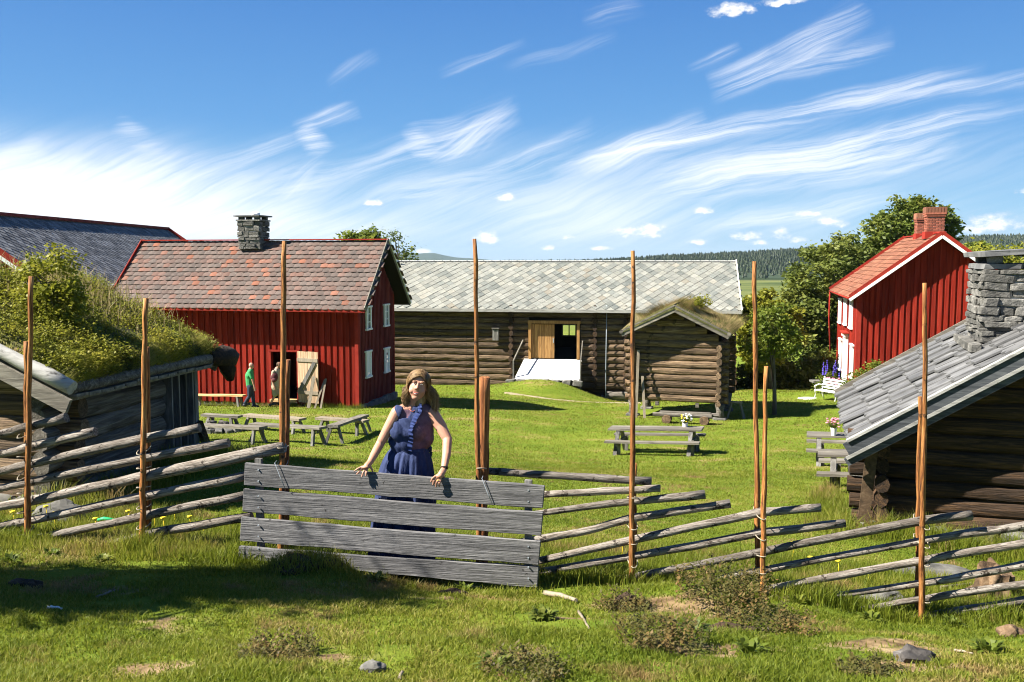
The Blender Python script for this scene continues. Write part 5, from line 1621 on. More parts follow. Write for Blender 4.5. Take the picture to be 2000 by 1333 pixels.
def left_fence():
    base = FP(48, 1057); t = thing('rail_fence', 'split rail fence left of the gate with rails sloping up over tall poles', 'fence', base)
    rails = [[(-330, 895), (0, 849), (48, 836), (130, 816)], [(-330, 930), (0, 887), (48, 876), (187, 843)], [(-330, 972), (0, 922), (48, 909), (283, 857), (390, 836)],
             [(-330, 1008), (0, 955), (48, 944), (283, 895), (447, 865)], [(-330, 1042), (0, 990), (48, 981), (283, 931), (556, 873)], [(-300, 1075), (0, 1028), (48, 1019), (283, 970), (480, 930)],
             [(45, 1058), (283, 1008), (480, 968)], [(188, 1068), (283, 1044), (492, 1009)], [(375, 1088), (476, 1086)]]
    for i, pl in enumerate(rails):
        pts = [FP(x, y, (.012 if i % 2 else -.012)) for x, y in pl]
        r1 = .049 if i != 4 else .062
        me, M4 = rail_mesh(pts, .038, r1, 40 + i)
        link('rail', me, M['rail'], t, Matrix.Translation(-base) @ M4)
    for k, (top, bot, r, off) in enumerate((((61, 540), (50, 1057), .030, -.095), ((52, 667), (52, 1055), .034, .095), ((284, 583), (276, 1076), .031, -.095), ((288, 678), (290, 1072), .030, .095))):
        pole_part(t, 'pole', top, bot, r, off, M['pole'], 60 + k, r * .72)
    k = 0
    for px, pys in ((50, (846, 893, 925, 962, 1000, 1037)), (281, (878, 913, 951, 989, 1026))):
        for py in pys: tie(t, base, px, py, k); k += 1


def tie(t, base, px, py, k, d=None):
    """withy loop round the pair of poles"""
    c = (FP(px, py) if d is None else W(px, py, d)) - base
    rr = random.Random(k); tl = rr.uniform(-.02, .02)
    pts = [(c.x + math.cos(a) * .044, c.y + math.sin(a) * .135, c.z + tl * math.sin(a) * 2) for a in [i / 10 * 2 * math.pi for i in range(11)]]
    mb = MB(); mb.tube(pts, .0048, 5, False); mb.build('tie', M['tie'], t)


def right_fence():
    base = FP(1235, 1140); t = thing('rail_fence', 'split rail fence right of the gate with orange poles running to the dark cabin', 'fence', base)
    rails = [([(946, 920), (1100, 931), (1272, 940)], .036, .040), ([(1040, 967), (1235, 957), (1290, 954)], .034, .036), ([(1035, 1005), (1235, 979), (1377, 966)], .028, .046),
             ([(1000, 1062), (1060, 1052), (1150, 1036), (1235, 1012), (1426, 984)], .036, .040), ([(1040, 1098), (1235, 1055), (1488, 1000), (1602, 992)], .036, .042),
             ([(1030, 1121), (1235, 1088), (1488, 1041), (1650, 1022)], .036, .042), ([(1110, 1148), (1235, 1128), (1488, 1078), (1808, 1016), (1897, 1007)], .032, .046),
             ([(1330, 1142), (1488, 1114), (1808, 1055), (2000, 1028), (2250, 985)], .030, .046), ([(1440, 1162), (1488, 1152), (1808, 1094), (2000, 1062), (2300, 1020)], .030, .046),
             ([(1510, 1180), (1808, 1139), (2000, 1105), (2350, 1050)], .028, .048), ([(1640, 1198), (1808, 1169), (2000, 1141), (2350, 1085)], .026, .046), ([(1743, 1213), (1808, 1203), (2000, 1174), (2350, 1118)], .028, .046)]
    for i, (pl, r0, r1) in enumerate(rails):
        off = (.012 if i % 2 else -.012) + (.10 if i < 1 else 0)
        me, M4 = rail_mesh([FP(x, y, off) for x, y in pl], r0, r1, 80 + i)
        link('rail', me, M['rail'], t, Matrix.Translation(-base) @ M4)
    for k, (top, bot, r, off) in enumerate((((1237, 490), (1234, 1142), .027, -.09), ((1240, 905), (1238, 1135), .026, .16), ((1496, 716), (1489, 1166), .026, -.09), ((1473, 511), (1482, 1160), .028, .09),
                                            ((1807, 553), (1801, 1211), .028, -.09), ((1797, 775), (1793, 1200), .029, .09), ((2240, 560), (2240, 1230), .03, -.09), ((2230, 790), (2230, 1225), .03, .09))):
        pole_part(t, 'pole', top, bot, r, off, M['pole'], 160 + k, r * .66)
    k = 100
    for px, pys in ((1235, (972, 1026, 1061, 1092, 1131)), (1484, (1001, 1044, 1083, 1118, 1150)), (1800, (1020, 1057, 1098, 1139, 1172))):
        for py in pys: tie(t, base, px, py, k); k += 1


def gate_posts():
    """pairs of poles that carry the gate; they belong to neither fence"""
    b = W(555, 1090, 8.42); t = thing('gate_post', 'tall peeled pole with shorter split post at the left end of the gate', 'post', b)
    pole_part(t, 'pole', (555, 471), (549, 1092), .033, 0, M['pole'], 201, .022, 8.40); pole_part(t, 'post', (562, 703), (556, 1092), .040, .11, M['stub'], 202, .026, 8.40)
    tie(t, b, 553, 872, 301, 8.45); tie(t, b, 552, 905, 302, 8.45)
    b = W(935, 1100, 8.18); t = thing('gate_post', 'tall thin pole with thick split orange post at the right end of the gate', 'post', b)
    pole_part(t, 'pole', (928, 467), (936, 1100), .027, -.02, M['pole'], 203, .019, 8.10); pole_part(t, 'post', (946, 737), (941, 1102), .049, .10, M['stub'], 204, .046, 8.10)
    tie(t, b, 940, 916, 303, 8.13)


def gate():
    A = W(467, 1092, 8.18); B = W(1052, 1149, 7.66)
    deg = math.degrees(math.atan2(B.y - A.y, B.x - A.x))
    fr = Fr(A, deg); t = thing('gate', 'weathered grey gate of four wide boards that the woman leans on', 'gate', A, deg)
    boards = [((478, 905), (1064, 949), (1060, 994), (476, 949)), ((474, 955), (1061, 1001), (1057, 1047), (472, 1001)), ((470, 1011), (1056, 1057), (1052, 1104), (467, 1058)), ((466, 1067), (1052, 1108), (1049, 1150), (465, 1092))]
    for bi, q in enumerate(boards):
        tl, tr, br, bl = [fr.hit_y(*p) for p in q]
        n = 16; rr = random.Random(bi); vs = []
        for i in range(n + 1):
            f = i / n
            xt = tl[0] + (tr[0] - tl[0]) * f; zt = tl[1] + (tr[1] - tl[1]) * f + rr.uniform(-.004, .004) - .004 * math.sin(f * 3.1)
            xb = bl[0] + (br[0] - bl[0]) * f; zb = bl[1] + (br[1] - bl[1]) * f + rr.uniform(-.004, .004)
            yo = rr.uniform(-.002, .002) + .01 * math.sin(f * 4 + bi)
            vs += [(xt, yo, zt), (xb, yo, zb), (xb, yo + .032, zb), (xt, yo + .032, zt)]
        fs = [(0, 1, 2, 3), tuple(n * 4 + i for i in (3, 2, 1, 0))]
        for i in range(n):
            o = i * 4
            for a in range(4): fs.append((o + a, o + 4 + a, o + 4 + (a + 1) % 4, o + (a + 1) % 4))
        MB().add(vs, fs).build('board', M['board'], t, bevel=.005)
    for (px, py0, py1) in ((505, 896, 1098), (1032, 938, 1140)):
        x, z0 = fr.hit_y(px, py0, .06); _, z1 = fr.hit_y(px, py1, .06)
        MB().box((x, .065, (z0 + z1) / 2), (.062, .042, z0 - z1)).build('batten', M['greyplank'], t)
    # twisted wire on the top board
    for px in (538, 942):
        x0, z0 = fr.hit_y(px, 906 + (px - 538) * .075); x1, z1 = fr.hit_y(px + 20, 953 + (px - 538) * .075)
        MB().tube([(x0, .03, z0 + .02), (x0, -.014, z0 + .01), ((x0 + x1) / 2, -.016, (z0 + z1) / 2), (x1, -.014, z1)], .0035, 5).build('wire', M['metal'], t)
    for bi in range(4):
        for px in (505, 1032):
            q = boards[bi]; f = (px - q[0][0]) / (q[1][0] - q[0][0]); py = (q[0][1] + q[3][1]) / 2 + f * (q[1][1] - q[0][1])
            for dy in (-11, 11):
                x, z = fr.hit_y(px, py + dy); MB().box((x, -.004, z), (.010, .012, .010)).build('nail_head', M['metal'], t)
    return fr


left_fence(); right_fence(); gate_posts(); GF = gate()
# ================================================================== benches, tables, small things on the meadow
def at(px, py, d):
    """ground point: pixel column at a given distance"""
    x = ray(px, py)[0] * d
    return Vector((x, d, g(x, d)))


def ground_hit(px, py, d0=4.0, d1=70.0):
    a, b = ray(px, py); d = d0
    while d < d1:
        if b * d <= g(a * d, d): break
        d += .05
    return Vector((a * d, d, g(a * d, d)))


def trestle(p0, p1, top_w, h, label, mat, name='bench', cat='bench', legs=.16, group=None, th=.07):
    """plank on splayed legs between two ground points"""
    c = (p0 + p1) / 2; L = (p1 - p0).length
    deg = math.degrees(math.atan2(p1.y - p0.y, p1.x - p0.x))
    t = thing(name, label, cat, c, deg, group)
    z0, z1 = p0.z - c.z + h, p1.z - c.z + h
    MB().beam((-L / 2, 0, z0), (L / 2, 0, z1), top_w, th, seg=4, wob=.006, seed=int(L * 100)).build('seat' if cat == 'bench' else 'tabletop', mat, t)
    for s in (-1, 1):
        xx = s * (L / 2 - .28); zt = z0 + (z1 - z0) * (xx / L + .5) - th / 2
        MB().beam((xx, -top_w * .5, zt - .03), (xx, top_w * .5, zt - .03), .08, .07).build('cross_piece', M['greyplankx'], t)
        for q in (-1, 1):
            w = Fr(c, deg).w(xx + s * .10, q * (top_w * .5 + legs), 0); zg = g(w.x, w.y) - c.z
            MB().beam((xx, q * top_w * .32, zt), (xx + s * .10, q * (top_w * .5 + legs * .6), zg - .04), .07, .085, up=(1, 0, 0)).build('leg', M['greyplank'], t)
    return t


H = ground_hit
# trestle tables and benches round the fire
trestle(H(398, 838, 20), H(470, 842, 20), .30, .46, 'dark bench left of the others, half hidden by the turf cabin', M['greyplankx'], group='rough benches round the fire')
trestle(H(480, 838, 20), H(592, 848, 20), .34, .46, 'pale topped trestle bench in front of the walking man', M['palewood'], group='rough benches round the fire')
trestle(H(380, 860, 20), H(515, 868, 20), .30, .46, 'long dark bench nearest the fire ring and turf cabin', M['greyplankx'], group='rough benches round the fire')
trestle(H(494, 862, 20), H(632, 872, 20), .30, .50, 'long dark bench passing behind the tall left gate pole', M['greyplankx'], group='rough benches round the fire')
trestle(H(622, 845, 20), H(716, 852, 20), .32, .46, 'bench with pale top behind the short angled bench', M['palewood'], group='rough benches round the fire')
trestle(H(650, 868, 20), H(712, 842, 20), .30, .50, 'short grey bench standing at an angle nearest the woman', M['greyplankx'], group='rough benches round the fire')
_a = H(372, 797, 20); _b = H(478, 797, 20)
trestle(at(378, 797, 37.0), at(478, 797, 36.2), .26, .45, 'fresh yellow wooden bench along the red house wall', M['newwood'], legs=.04, th=.06)


def picnic(c, L, deg, label, group, h=.74, tw=.62):
    t = thing('picnic_table', label, 'picnic table', c, deg, group)
    fr = Fr(c, deg); zl = g(*fr.w(-L / 2, 0, 0).xy) - c.z; zr = g(*fr.w(L / 2, 0, 0).xy) - c.z
    zz = lambda x, h_: h_ + zl + (zr - zl) * (x / L + .5)
    for y in (-.2, 0, .2):
        MB().beam((-L / 2, y, zz(-L / 2, h)), (L / 2, y, zz(L / 2, h)), tw / 3 - .01, .05, seg=3, wob=.004, seed=int(y * 50 + L * 9)).build('tabletop', M['greyplankx'], t)
    for y in (-.64, .64):
        MB().beam((-L / 2, y, zz(-L / 2, .45)), (L / 2, y, zz(L / 2, .45)), .25, .055, seg=3, wob=.004, seed=int(y * 50)).build('seat', M['greyplankx'], t)
    for x in (-L / 2 + .3, L / 2 - .3):
        MB().beam((x + .05, -.70, zz(x, .38)), (x + .05, .70, zz(x, .38)), .05, .11).build('cross_beam', M['greyplankx'], t)
        for q in (-1, 1):
            MB().beam((x, q * .22, zz(x, h - .02)), (x, q * .74, zz(x, -.05)), .07, .11, up=(1, 0, 0)).build('leg', M['greyplank'], t)
            MB().beam((x + .09, q * .55, zz(x, .42)), (x + .09, q * .56, zz(x, -.04)), .06, .10, up=(1, 0, 0)).build('seat_leg', M['greyplank'], t)


_p = at(1280, 872, 26.6); picnic(_p, 2.72, -19, 'grey picnic table with white daisies standing in front of the small storehouse', 'grey picnic tables on the meadow')
_p2 = at(1668, 880, 23.0); picnic(_p2, 2.3, -18, 'grey picnic table holding the pink flowers, half hidden by slab roof', 'grey picnic tables on the meadow')
_p3 = at(1720, 955, 18.0); picnic(_p3, 2.4, -20, 'picnic table with light front bench behind the log cabin corner', 'grey picnic tables on the meadow')


def vase(px, py, d, label, petal, n, seed, r=.085, h=.19, extra=None):
    p = W(px, py, d); t = thing('flower_vase', label, 'vase', p)
    MB().tube([(0, 0, 0), (0, 0, h * .5), (0, 0, h)], [r * .72, r * .86, r], 12, False).tube([(0, 0, .004), (0, 0, .006)], [r * .7, r * .7], 12).build('pot', M['whiteold'], t)
    rr = random.Random(seed)
    st = MB(); fl = MB(); ex = MB()
    for i in range(n):
        a = rr.uniform(0, 6.28); q = rr.random() ** .6 * .20; z = h + .10 + rr.uniform(0, .17) - q * .25
        e = Vector((math.cos(a) * q, math.sin(a) * q, z))
        st.tube([(0, 0, h * .4), (e.x * .5, e.y * .5, h + .05), tuple(e)], .004, 4, False)
        (ex if extra and i % 5 == 0 else fl).blob(e, (.036, .036, .022), i, 1, .3)
    for i in range(n):
        a = rr.uniform(0, 6.28); q = rr.uniform(.05, .19); z = h + rr.uniform(.0, .14)
        st.add([(math.cos(a) * .02, math.sin(a) * .02, h), (math.cos(a + .2) * q, math.sin(a + .2) * q, z), (math.cos(a) * q * 1.4, math.sin(a) * q * 1.4, z + .03), (math.cos(a - .2) * q, math.sin(a - .2) * q, z)], [(0, 1, 2, 3)])
    st.build('stems', M['leafmid'], t); fl.build('blossoms', petal, t)
    if extra: ex.build('yellow_blossoms', extra, t)
def tabletop_z(c, h=.74): return c.z + h + .028
_q = W(1338, 838, 26.5); vase(1338, 838, 26.5, 'white pot of daisies on the picnic table before the storehouse', M['petalwhite'], 34, 5, extra=M['petalyellow'])
vase(1628, 851, 22.95, 'white pot of pink flowers on the half hidden picnic table', M['petalpink'], 22, 6, .08, .20)


def fire_ring():
    c = H(430, 842, 18); t = thing('fire_ring', 'ring of dark stones and charred sticks between turf cabin and benches', 'campfire', c)
    rr = random.Random(3)
    for i in range(14):
        a = i / 14 * 6.28; link('stone', stone_mesh(.28, .22, .2, 800 + i, .2), M['rock'], t, Matrix.Translation((math.cos(a) * .62, math.sin(a) * .55, .05)) @ Matrix.Rotation(a, 4, 'Z'))
    for i in range(12):
        a = rr.uniform(0, 6.28); p = Vector((rr.uniform(-.35, .35), rr.uniform(-.3, .3), .08 + .02 * i)); e = p + Vector((math.cos(a) * .3, math.sin(a) * .3, rr.uniform(-.05, .08)))
        MB().tube([p, e], [.05, .04], 7).build('charred_log', M['ash'], t)
    MB().blob((0, 0, .0), (.55, .5, .08), 3, 2, .3).build('ash', M['ash'], t)
fire_ring()


def log_cart():
    c = at(1335, 826, 34.6); t = thing('log_cart', 'low log bench with round log ends lying before the storehouse', 'log bench', c, -14)
    for y, x0, x1 in ((-.16, -1.15, 1.0), (.12, -.7, 1.35)): put_log(t, (x0, y, .34), (x1, y, .34), .085, M['greylog'], 3, 'beam')
    MB().box((.05, -.02, .42), (1.9, .3, .05)).build('plank', M['greyplankx'], t)
    for x in (-.62, .78): put_log(t, (x, -.34, .17), (x, .34, .17), .19, M['logend'], 2, 'wheel_log', 1.0)
log_cart()


def trestle_stool():
    c = at(1437, 822, 36.5); t = thing('trestle_stool', 'small dark trestle stool standing right of the storehouse', 'stool', c, -18)
    MB().box((0, 0, .66), (.5, .26, .05)).build('seat', M['greyplankx'], t)
    for x in (-1, 1):
        for y in (-1, 1): MB().beam((x * .16, y * .08, .64), (x * .34, y * .2, -.04), .06, .06).build('leg', M['greyplank'], t)
trestle_stool()

# planks leaning on walls
def leaning(foot, head, w, th, label, mat, up, name='leaning_plank'):
    t = thing(name, label, 'plank', foot); MB().beam((0, 0, 0), head - foot, w, th, up=up).build('plank', mat, t)
a = SF.hit_y(1244, 822, -.75)
for (fx, fy, hx, hy, lab) in ((1242, 826, 1247, 684, 'taller pale plank leaning on the left corner of the storehouse'), (1259, 821, 1255, 735, 'shorter pale plank leaning on the storehouse logs')):
    x0, _ = SF.hit_y(fx, fy, -.85); x1, z1 = SF.hit_y(hx, hy, -.16); w = SF.w(x0, -.85, 0)
    leaning(Vector((w.x, w.y, g(w.x, w.y) - .03)), SF.w(x1, -.18, z1), .10, .035, lab, M['palewood'], (0, -1, 0))
for (fx, fy, hx, hy, lab) in ((602, 796, 616, 735, 'left pale board leaning on the open plank door'), (614, 800, 632, 742, 'middle pale lath of the three leaning by the open door'), (626, 799, 634, 741, 'right pale lath of the three leaning by the open door')):
    x0, _ = HF.hit_y(fx, fy, -.75); x1, z1 = HF.hit_y(hx, hy, -.2); w = HF.w(x0, -.75, 0)
    leaning(Vector((w.x, w.y, g(w.x, w.y) - .03)), HF.w(x1, -.34 if fx < 610 else -.06, z1), .13 if fx < 610 else .07, .03, lab, M['palewood'], (0, -1, 0))


def garden_bench():
    c = at(1618, 785, 41.6); t = thing('garden_bench', 'white ornate garden bench on the lawn by the flower bed', 'bench', c, -62)
    for i in range(4): MB().box((0, -.18 + i * .12, .44), (1.3, .09, .03)).build('seat_slat', M['white'], t)
    for i in range(4): MB().box((0, .26 + i * .03, .56 + i * .12), (1.3, .03, .07)).build('back_slat', M['white'], t)
    for x in (-.6, .6):
        MB().tube([(x, -.26, 0), (x, -.20, .18), (x, -.24, .42), (x, .22, .44), (x, .30, .70), (x, .42, .98), (x, .34, 1.02)], .032, 6).build('side_frame', M['white'], t)
        MB().tube([(x, .20, .44), (x, .26, .2), (x, .36, 0)], .03, 6).build('leg', M['white'], t)
        MB().tube([(x, .26, .66), (x, 0, .70), (x, -.24, .64), (x, -.22, .44)], .028, 6).build('armrest', M['white'], t)
garden_bench()
c = at(1602, 770, 44.5); t = thing('stone_table', 'flat pale stone slab table beside the white garden bench', 'table', c)
MB().box((0, 0, .42), (.9, .6, .09)).build('top', M['rock'], t); MB().box((0, 0, .19), (.35, .3, .4)).build('pedestal', M['rock'], t)
c = H(1578, 779, 36); MB().blob((0, 0, 0), (.45, .35, .06), 2, 2, .3).build('flat_stone', M['whiteold']).location = c
tag(bpy.data.objects['flat_stone'], 'pale flat stone lying in the grass near the white bench', 'stone')


# ================================================================== foreground odds and ends
def rock(px, py, r, label, mat, seed, d=None, name='stone', amp=.35, cat='stone', sub=3):
    p = H(px, py, 3.2, 16) if d is None else at(px, py, d)
    o = MB().blob((0, 0, r[2] * .25), r, seed, sub, amp, 1.6).build(name, mat); o.location = p
    return tag(o, label, cat)
rock(727, 1309, (.065, .05, .035), 'small smooth grey stone in the grass at the bottom edge', M['rock'], 1)
rock(1795, 1103, (.62, .35, .06), 'broad flat grey rock before the dark cabin wall', M['rock'], 2, 10.2, amp=.2)
rock(1715, 1172, (.26, .14, .08), 'flat brownish stone behind the lowest rails on the right', M['rock'], 3, 8.7)
rock(1975, 1243, (.10, .08, .07), 'reddish stone at the right edge of the grass', M['logend'], 4)
rock(118, 1000, (.30, .2, .16), 'grey stone at the foot of the turf cabin wall', M['rock'], 9, 9.9)
o = rock(1785, 1292, (.11, .09, .055), 'weathered grey tree stump sunk in the grass at lower right', M['ash'], 5, name='sunken_stump', cat='stump', amp=.5)
def stump():
    p = at(1945, 1178, 8.75); t = thing('tree_stump', 'rotten brown tree stump behind the lowest rails at the right edge', 'stump', p)
    rr = random.Random(4); mb = MB(); n = 22; vs = []
    for k, (z, r) in enumerate(((-.05, .24), (.06, .19), (.17, .16), (.28, .15))):
        for i in range(n):
            a = i / n * 6.283; q = r * (1 + .16 * math.sin(i * 2.7) + rr.uniform(-.08, .08)); vs.append((math.cos(a) * q, math.sin(a) * q, z + (rr.uniform(-.05, .10) if k == 3 else 0)))
    fs = [(k * n + i, k * n + (i + 1) % n, (k + 1) * n + (i + 1) % n, (k + 1) * n + i) for k in range(3) for i in range(n)] + [tuple(3 * n + i for i in range(n))]
    mb.add(vs, fs).build('bole', M['logend'], t)
    for i in range(5):
        a = i * 1.3; MB().tube([(math.cos(a) * .15, math.sin(a) * .15, .08), (math.cos(a) * .3, math.sin(a) * .3, .0), (math.cos(a) * .42, math.sin(a) * .42, -.06)], [.06, .045, .02], 6, True, 1, .15, i).build('root', M['logend'], t)
stump()
def stick(px0, py0, px1, py1, r, label, mat, seed, name='stick'):
    a, b = H(px0, py0, 3.2, 12), H(px1, py1, 3.2, 12)
    me, M4 = rail_mesh([a + Vector((0, 0, r)), (a + b) / 2 + Vector((0, 0, r * 1.4)), b + Vector((0, 0, r))], r, r * .6, seed, 6)
    o = link(name, me, mat, None, M4); tag(o, label, name.replace('_', ' '))
stick(188, 1172, 226, 1157, .012, 'crooked pale stick in the shade below the left fence', M['palewood'], 1)
stick(92, 1192, 122, 1194, .011, 'short white stick lying in the shade at the left', M['whiteold'], 2)
stick(388, 1254, 442, 1256, .006, 'thin straw coloured twig on the sunlit grass', M['palewood'], 3)
stick(780, 1333, 787, 1318, .012, 'pale upright stub of wood at the bottom edge', M['palewood'], 4)
stick(888, 1146, 942, 1152, .012, 'pale wood strip lying in front of the gate', M['palewood'], 5)
stick(1065, 1165, 1125, 1182, .026, 'split pale wood chip right of the gate foot', M['palewood'], 6, 'wood_chip')
stick(1838, 1154, 1905, 1146, .024, 'yellowish length of wood behind the right rails', M['palewood'], 7, 'wood_billet')
stick(1865, 1274, 1900, 1280, .009, 'small pale twig in the grass at lower right', M['palewood'], 8)
stick(1130, 1200, 1150, 1232, .012, 'bent dry stalk below the wood chip', M['palewood'], 9)
_a = W(192, 1043, 9.6); o = MB().tube([(0, 0, .03), (.06, .01, .04), (.12, 0, .035), (.19, .02, .03)], [.014, .022, .020, .010], 7).build('plastic_strip', M['greenplastic']); o.location = (_a.x, 9.6, g(_a.x, 9.6) + .05)
tag(o, 'bright green plastic strip in the grass behind the left rails', 'litter')


def plant(name, px, py, n, rad, h, w, label, mat, cat, seed, d=None, kind='leaf', group=None):
    """tuft of leaves springing from one root"""
    p = H(px, py, 3.2, 16) if d is None else at(px, py, d)
    r = np.random.default_rng(seed); V = []; Fs = []; A = []
    t = thing(name, label, cat, p, 0, group)
    k = 0
    for i in range(n):
        a = r.uniform(0, 6.283); q = rad * r.random() ** .6
        if kind == 'leaf':
            L = h * r.uniform(.6, 1.2); el = r.uniform(.35, 1.25); c = np.array([np.cos(a) * q * .3, np.sin(a) * q * .3, 0])
            dirv = np.array([np.cos(a) * np.cos(el), np.sin(a) * np.cos(el), np.sin(el)]); sd = np.array([-np.sin(a), np.cos(a), 0]) * w * r.uniform(.7, 1.2)
            m = c + dirv * L * .55; tip = c + dirv * L - np.array([0, 0, L * .28])
            V += [c - sd * .15, c + sd * .15, m + sd * .5, m - sd * .5, tip]; Fs += [(k, k + 1, k + 2), (k, k + 2, k + 3), (k + 3, k + 2, k + 4)]; A += [r.random()] * 5; k += 5
        else:   # twiggy: upright stem carrying small leaves
            L = h * r.uniform(.5, 1.1); c = np.array([np.cos(a) * q, np.sin(a) * q, -.02]); top = c + np.array([np.cos(a) * .25 * L, np.sin(a) * .25 * L, L])
            rn = r.random()
            for j in range(11):
                f = .2 + .8 * j / 10; b = c + (top - c) * f + r.normal(0, .008, 3); aa = r.uniform(0, 6.283); l = w * r.uniform(.7, 1.5)
                dv = np.array([np.cos(aa), np.sin(aa), r.uniform(.1, .9)]) * l; sd = np.array([-np.sin(aa), np.cos(aa), 0]) * l * .32
                V += [b, b + dv * .5 + sd, b + dv, b + dv * .5 - sd]; Fs += [(k, k + 1, k + 2), (k, k + 2, k + 3)]; A += [min(1, max(0, rn * .7 + .3 * r.random()))] * 4; k += 4
    link('leaves', npmesh('leaves', np.array(V), np.array(Fs), False, {'rnd': A}), mat, t)
    MB().tube([(0, 0, -.03), (0, 0, .03)], [.012, .006], 5).build('root', M['bark'], t)
hg = 'brown tufts of heather in the foreground'
plant('heather_clump', 1410, 1168, 260, .34, .24, .022, 'tall brown green heather clump in front of the middle right pole', M['heather'], 'plant', 1, kind='twig', group=hg)
plant('heather_clump', 1285, 1262, 190, .26, .16, .020, 'low reddish heather clump on the hummock below the right fence', M['heather'], 'plant', 2, kind='twig', group=hg)
plant('heather_clump', 1500, 1235, 200, .30, .16, .020, 'wide heather clump between the hummock and the right poles', M['heather'], 'plant', 3, kind='twig', group=hg)
plant('heather_clump', 545, 1283, 190, .20, .11, .017, 'reddish brown heather clump in the sunlit grass below the gate', M['heather'], 'plant', 4, kind='twig', group=hg)
plant('heather_clump', 1025, 1318, 170, .22, .09, .017, 'heather clump at the bottom edge right of the grey stone', M['heather'], 'plant', 5, kind='twig', group=hg)
plant('heather_clump', 1215, 1190, 130, .2, .12, .02, 'small heather tuft beside the bent dry stalk', M['heather'], 'plant', 6, kind='twig', group=hg)
plant('heather_clump', 1700, 1318, 150, .16, .06, .018, 'rusty orange low clump beside the sunken stump', M['heather'], 'plant', 7, kind='twig', group=hg)
dg = 'broad leaved weeds along the fence'
for i, (px, py, n, lab) in enumerate(((420, 1090, 14, 'leafy weed below the left rails beside the gate'), (545, 1100, 16, 'broad leaved dock in front of the lowest gate board at left'), (480, 1102, 10, 'small weed at the left foot of the gate'),
                                      (735, 1138, 12, 'weed growing up the lowest gate board at its middle'), (355, 1086, 12, 'weed cluster right of the second left pole'), (905, 1160, 12, 'weed in front of the gate near its right part'),
                                      (1060, 1210, 26, 'bushy weed patch right of the gate foot'), (1445, 1148, 18, 'dock with upright leaves behind the heather clump'), (1390, 1108, 12, 'tall dock leaves standing behind the rails'),
                                      (1355, 1235, 16, 'leafy weed on the hummock between heather clumps'), (1560, 1180, 14, 'weed left of the lowest rail ends'), (1700, 1215, 16, 'weed left of the last right pole'),
                                      (1860, 1225, 18, 'weed patch right of the last right pole'), (1600, 1060, 10, 'dock behind the rails near the cabin corner'), (100, 1090, 16, 'dark weed at the foot of the first left pole'),
                                      (200, 1100, 16, 'weed patch between the two left poles'), (20, 1100, 14, 'weed at the left edge under the rails'), (1930, 1275, 14, 'weed beside the reddish stone'), (965, 1310, 12, 'pale weed at the bottom edge near the heather'), (1465, 1280, 18, 'low weeds under the wide heather clump'))):
    plant('weed', px, py, n * 4, .13, .115, .030, lab, M['leaflight'] if i % 3 else M['leafmid'], 'plant', 30 + i, group=dg)
def mound():
    p = at(600, 1128, 7.55); p.z -= .16; t = thing('soil_mound', 'dark mossy soil mound in front of the gate at left', 'mound', p)
    MB().blob((0, 0, .06), (.34, .20, .20), 5, 3, .45, 2.2).build('soil', M['soil'], t)
    r = np.random.default_rng(8); n = 1500; a = r.uniform(0, 6.28, n); q = r.random(n) ** .5
    v, f, aa = blades(np.cos(a) * q * .40, np.sin(a) * q * .26, .06 + .16 * np.sqrt(np.clip(1 - q * q, 0, 1)), r.uniform(.04, .13, n), np.full(n, .006), 1.2, 9, 2)
    tag(link('grass', npmesh('mound_grass', v, f, False, {'rnd': aa}), M['sodgrass'], t), kind='stuff')
    p = at(885, 1168, 7.25); o = MB().blob((0, 0, .0), (.12, .08, .05), 6, 3, .5, 2.2).build('earth_clod', M['soil']); o.location = p; tag(o, 'brown earth clod in the grass in front of the gate', 'soil')
    p = at(1430, 1275, 5.75); o = MB().blob((0, 0, .0), (.17, .07, .05), 7, 3, .5, 2.2).build('earth_clod', M['soil']); o.location = p; tag(o, 'bare earth patch edge below the wide heather clump', 'soil')
    p = at(1225, 1192, 6.85); o = MB().blob((0, 0, .02), (.10, .05, .07), 9, 3, .5, 2.2).build('earth_clod', M['soil']); o.location = p; tag(o, 'dark earth hole edge on the hummock beside the small heather tuft', 'soil')
    p = at(50, 1198, 6.6); o = MB().blob((0, 0, .0), (.13, .08, .05), 8, 3, .5, 2.2).build('earth_clod', M['soil']); o.location = p; tag(o, 'dark earth clod in the shade at the left edge', 'soil')
mound()
def flowers():
    rr = random.Random(12); gname = 'small yellow flowers in the grass behind the fences'
    me = None
    for i, (px, d) in enumerate([(25, 9.4), (90, 9.6), (105, 9.3), (160, 9.9), (185, 9.5), (222, 9.3), (250, 9.8), (300, 9.6), (318, 9.4), (340, 9.9), (370, 9.6), (60, 9.8), (395, 9.5), (1640, 9.6), (1585, 9.9), (1930, 9.9), (1960, 9.5), (1550, 10.5), (1700, 9.4), (1215, 9.6)]):
        p = at(px, 1000, d)
        if me is None:
            me = MB().tube([(0, 0, 0), (.01, 0, .1), (0, 0, .2)], .004, 4).blob((0, 0, .2), (.03, .03, .016), 1, 1, .2).mesh('yellow_flower')
        o = link('yellow_flower', me, M['petalyellow']); o.location = p; o.scale = (1, 1, rr.uniform(.6, 1.2)); tag(o, 'tiny yellow meadow flower in the grass behind the rails', 'flower', gname)
flowers()
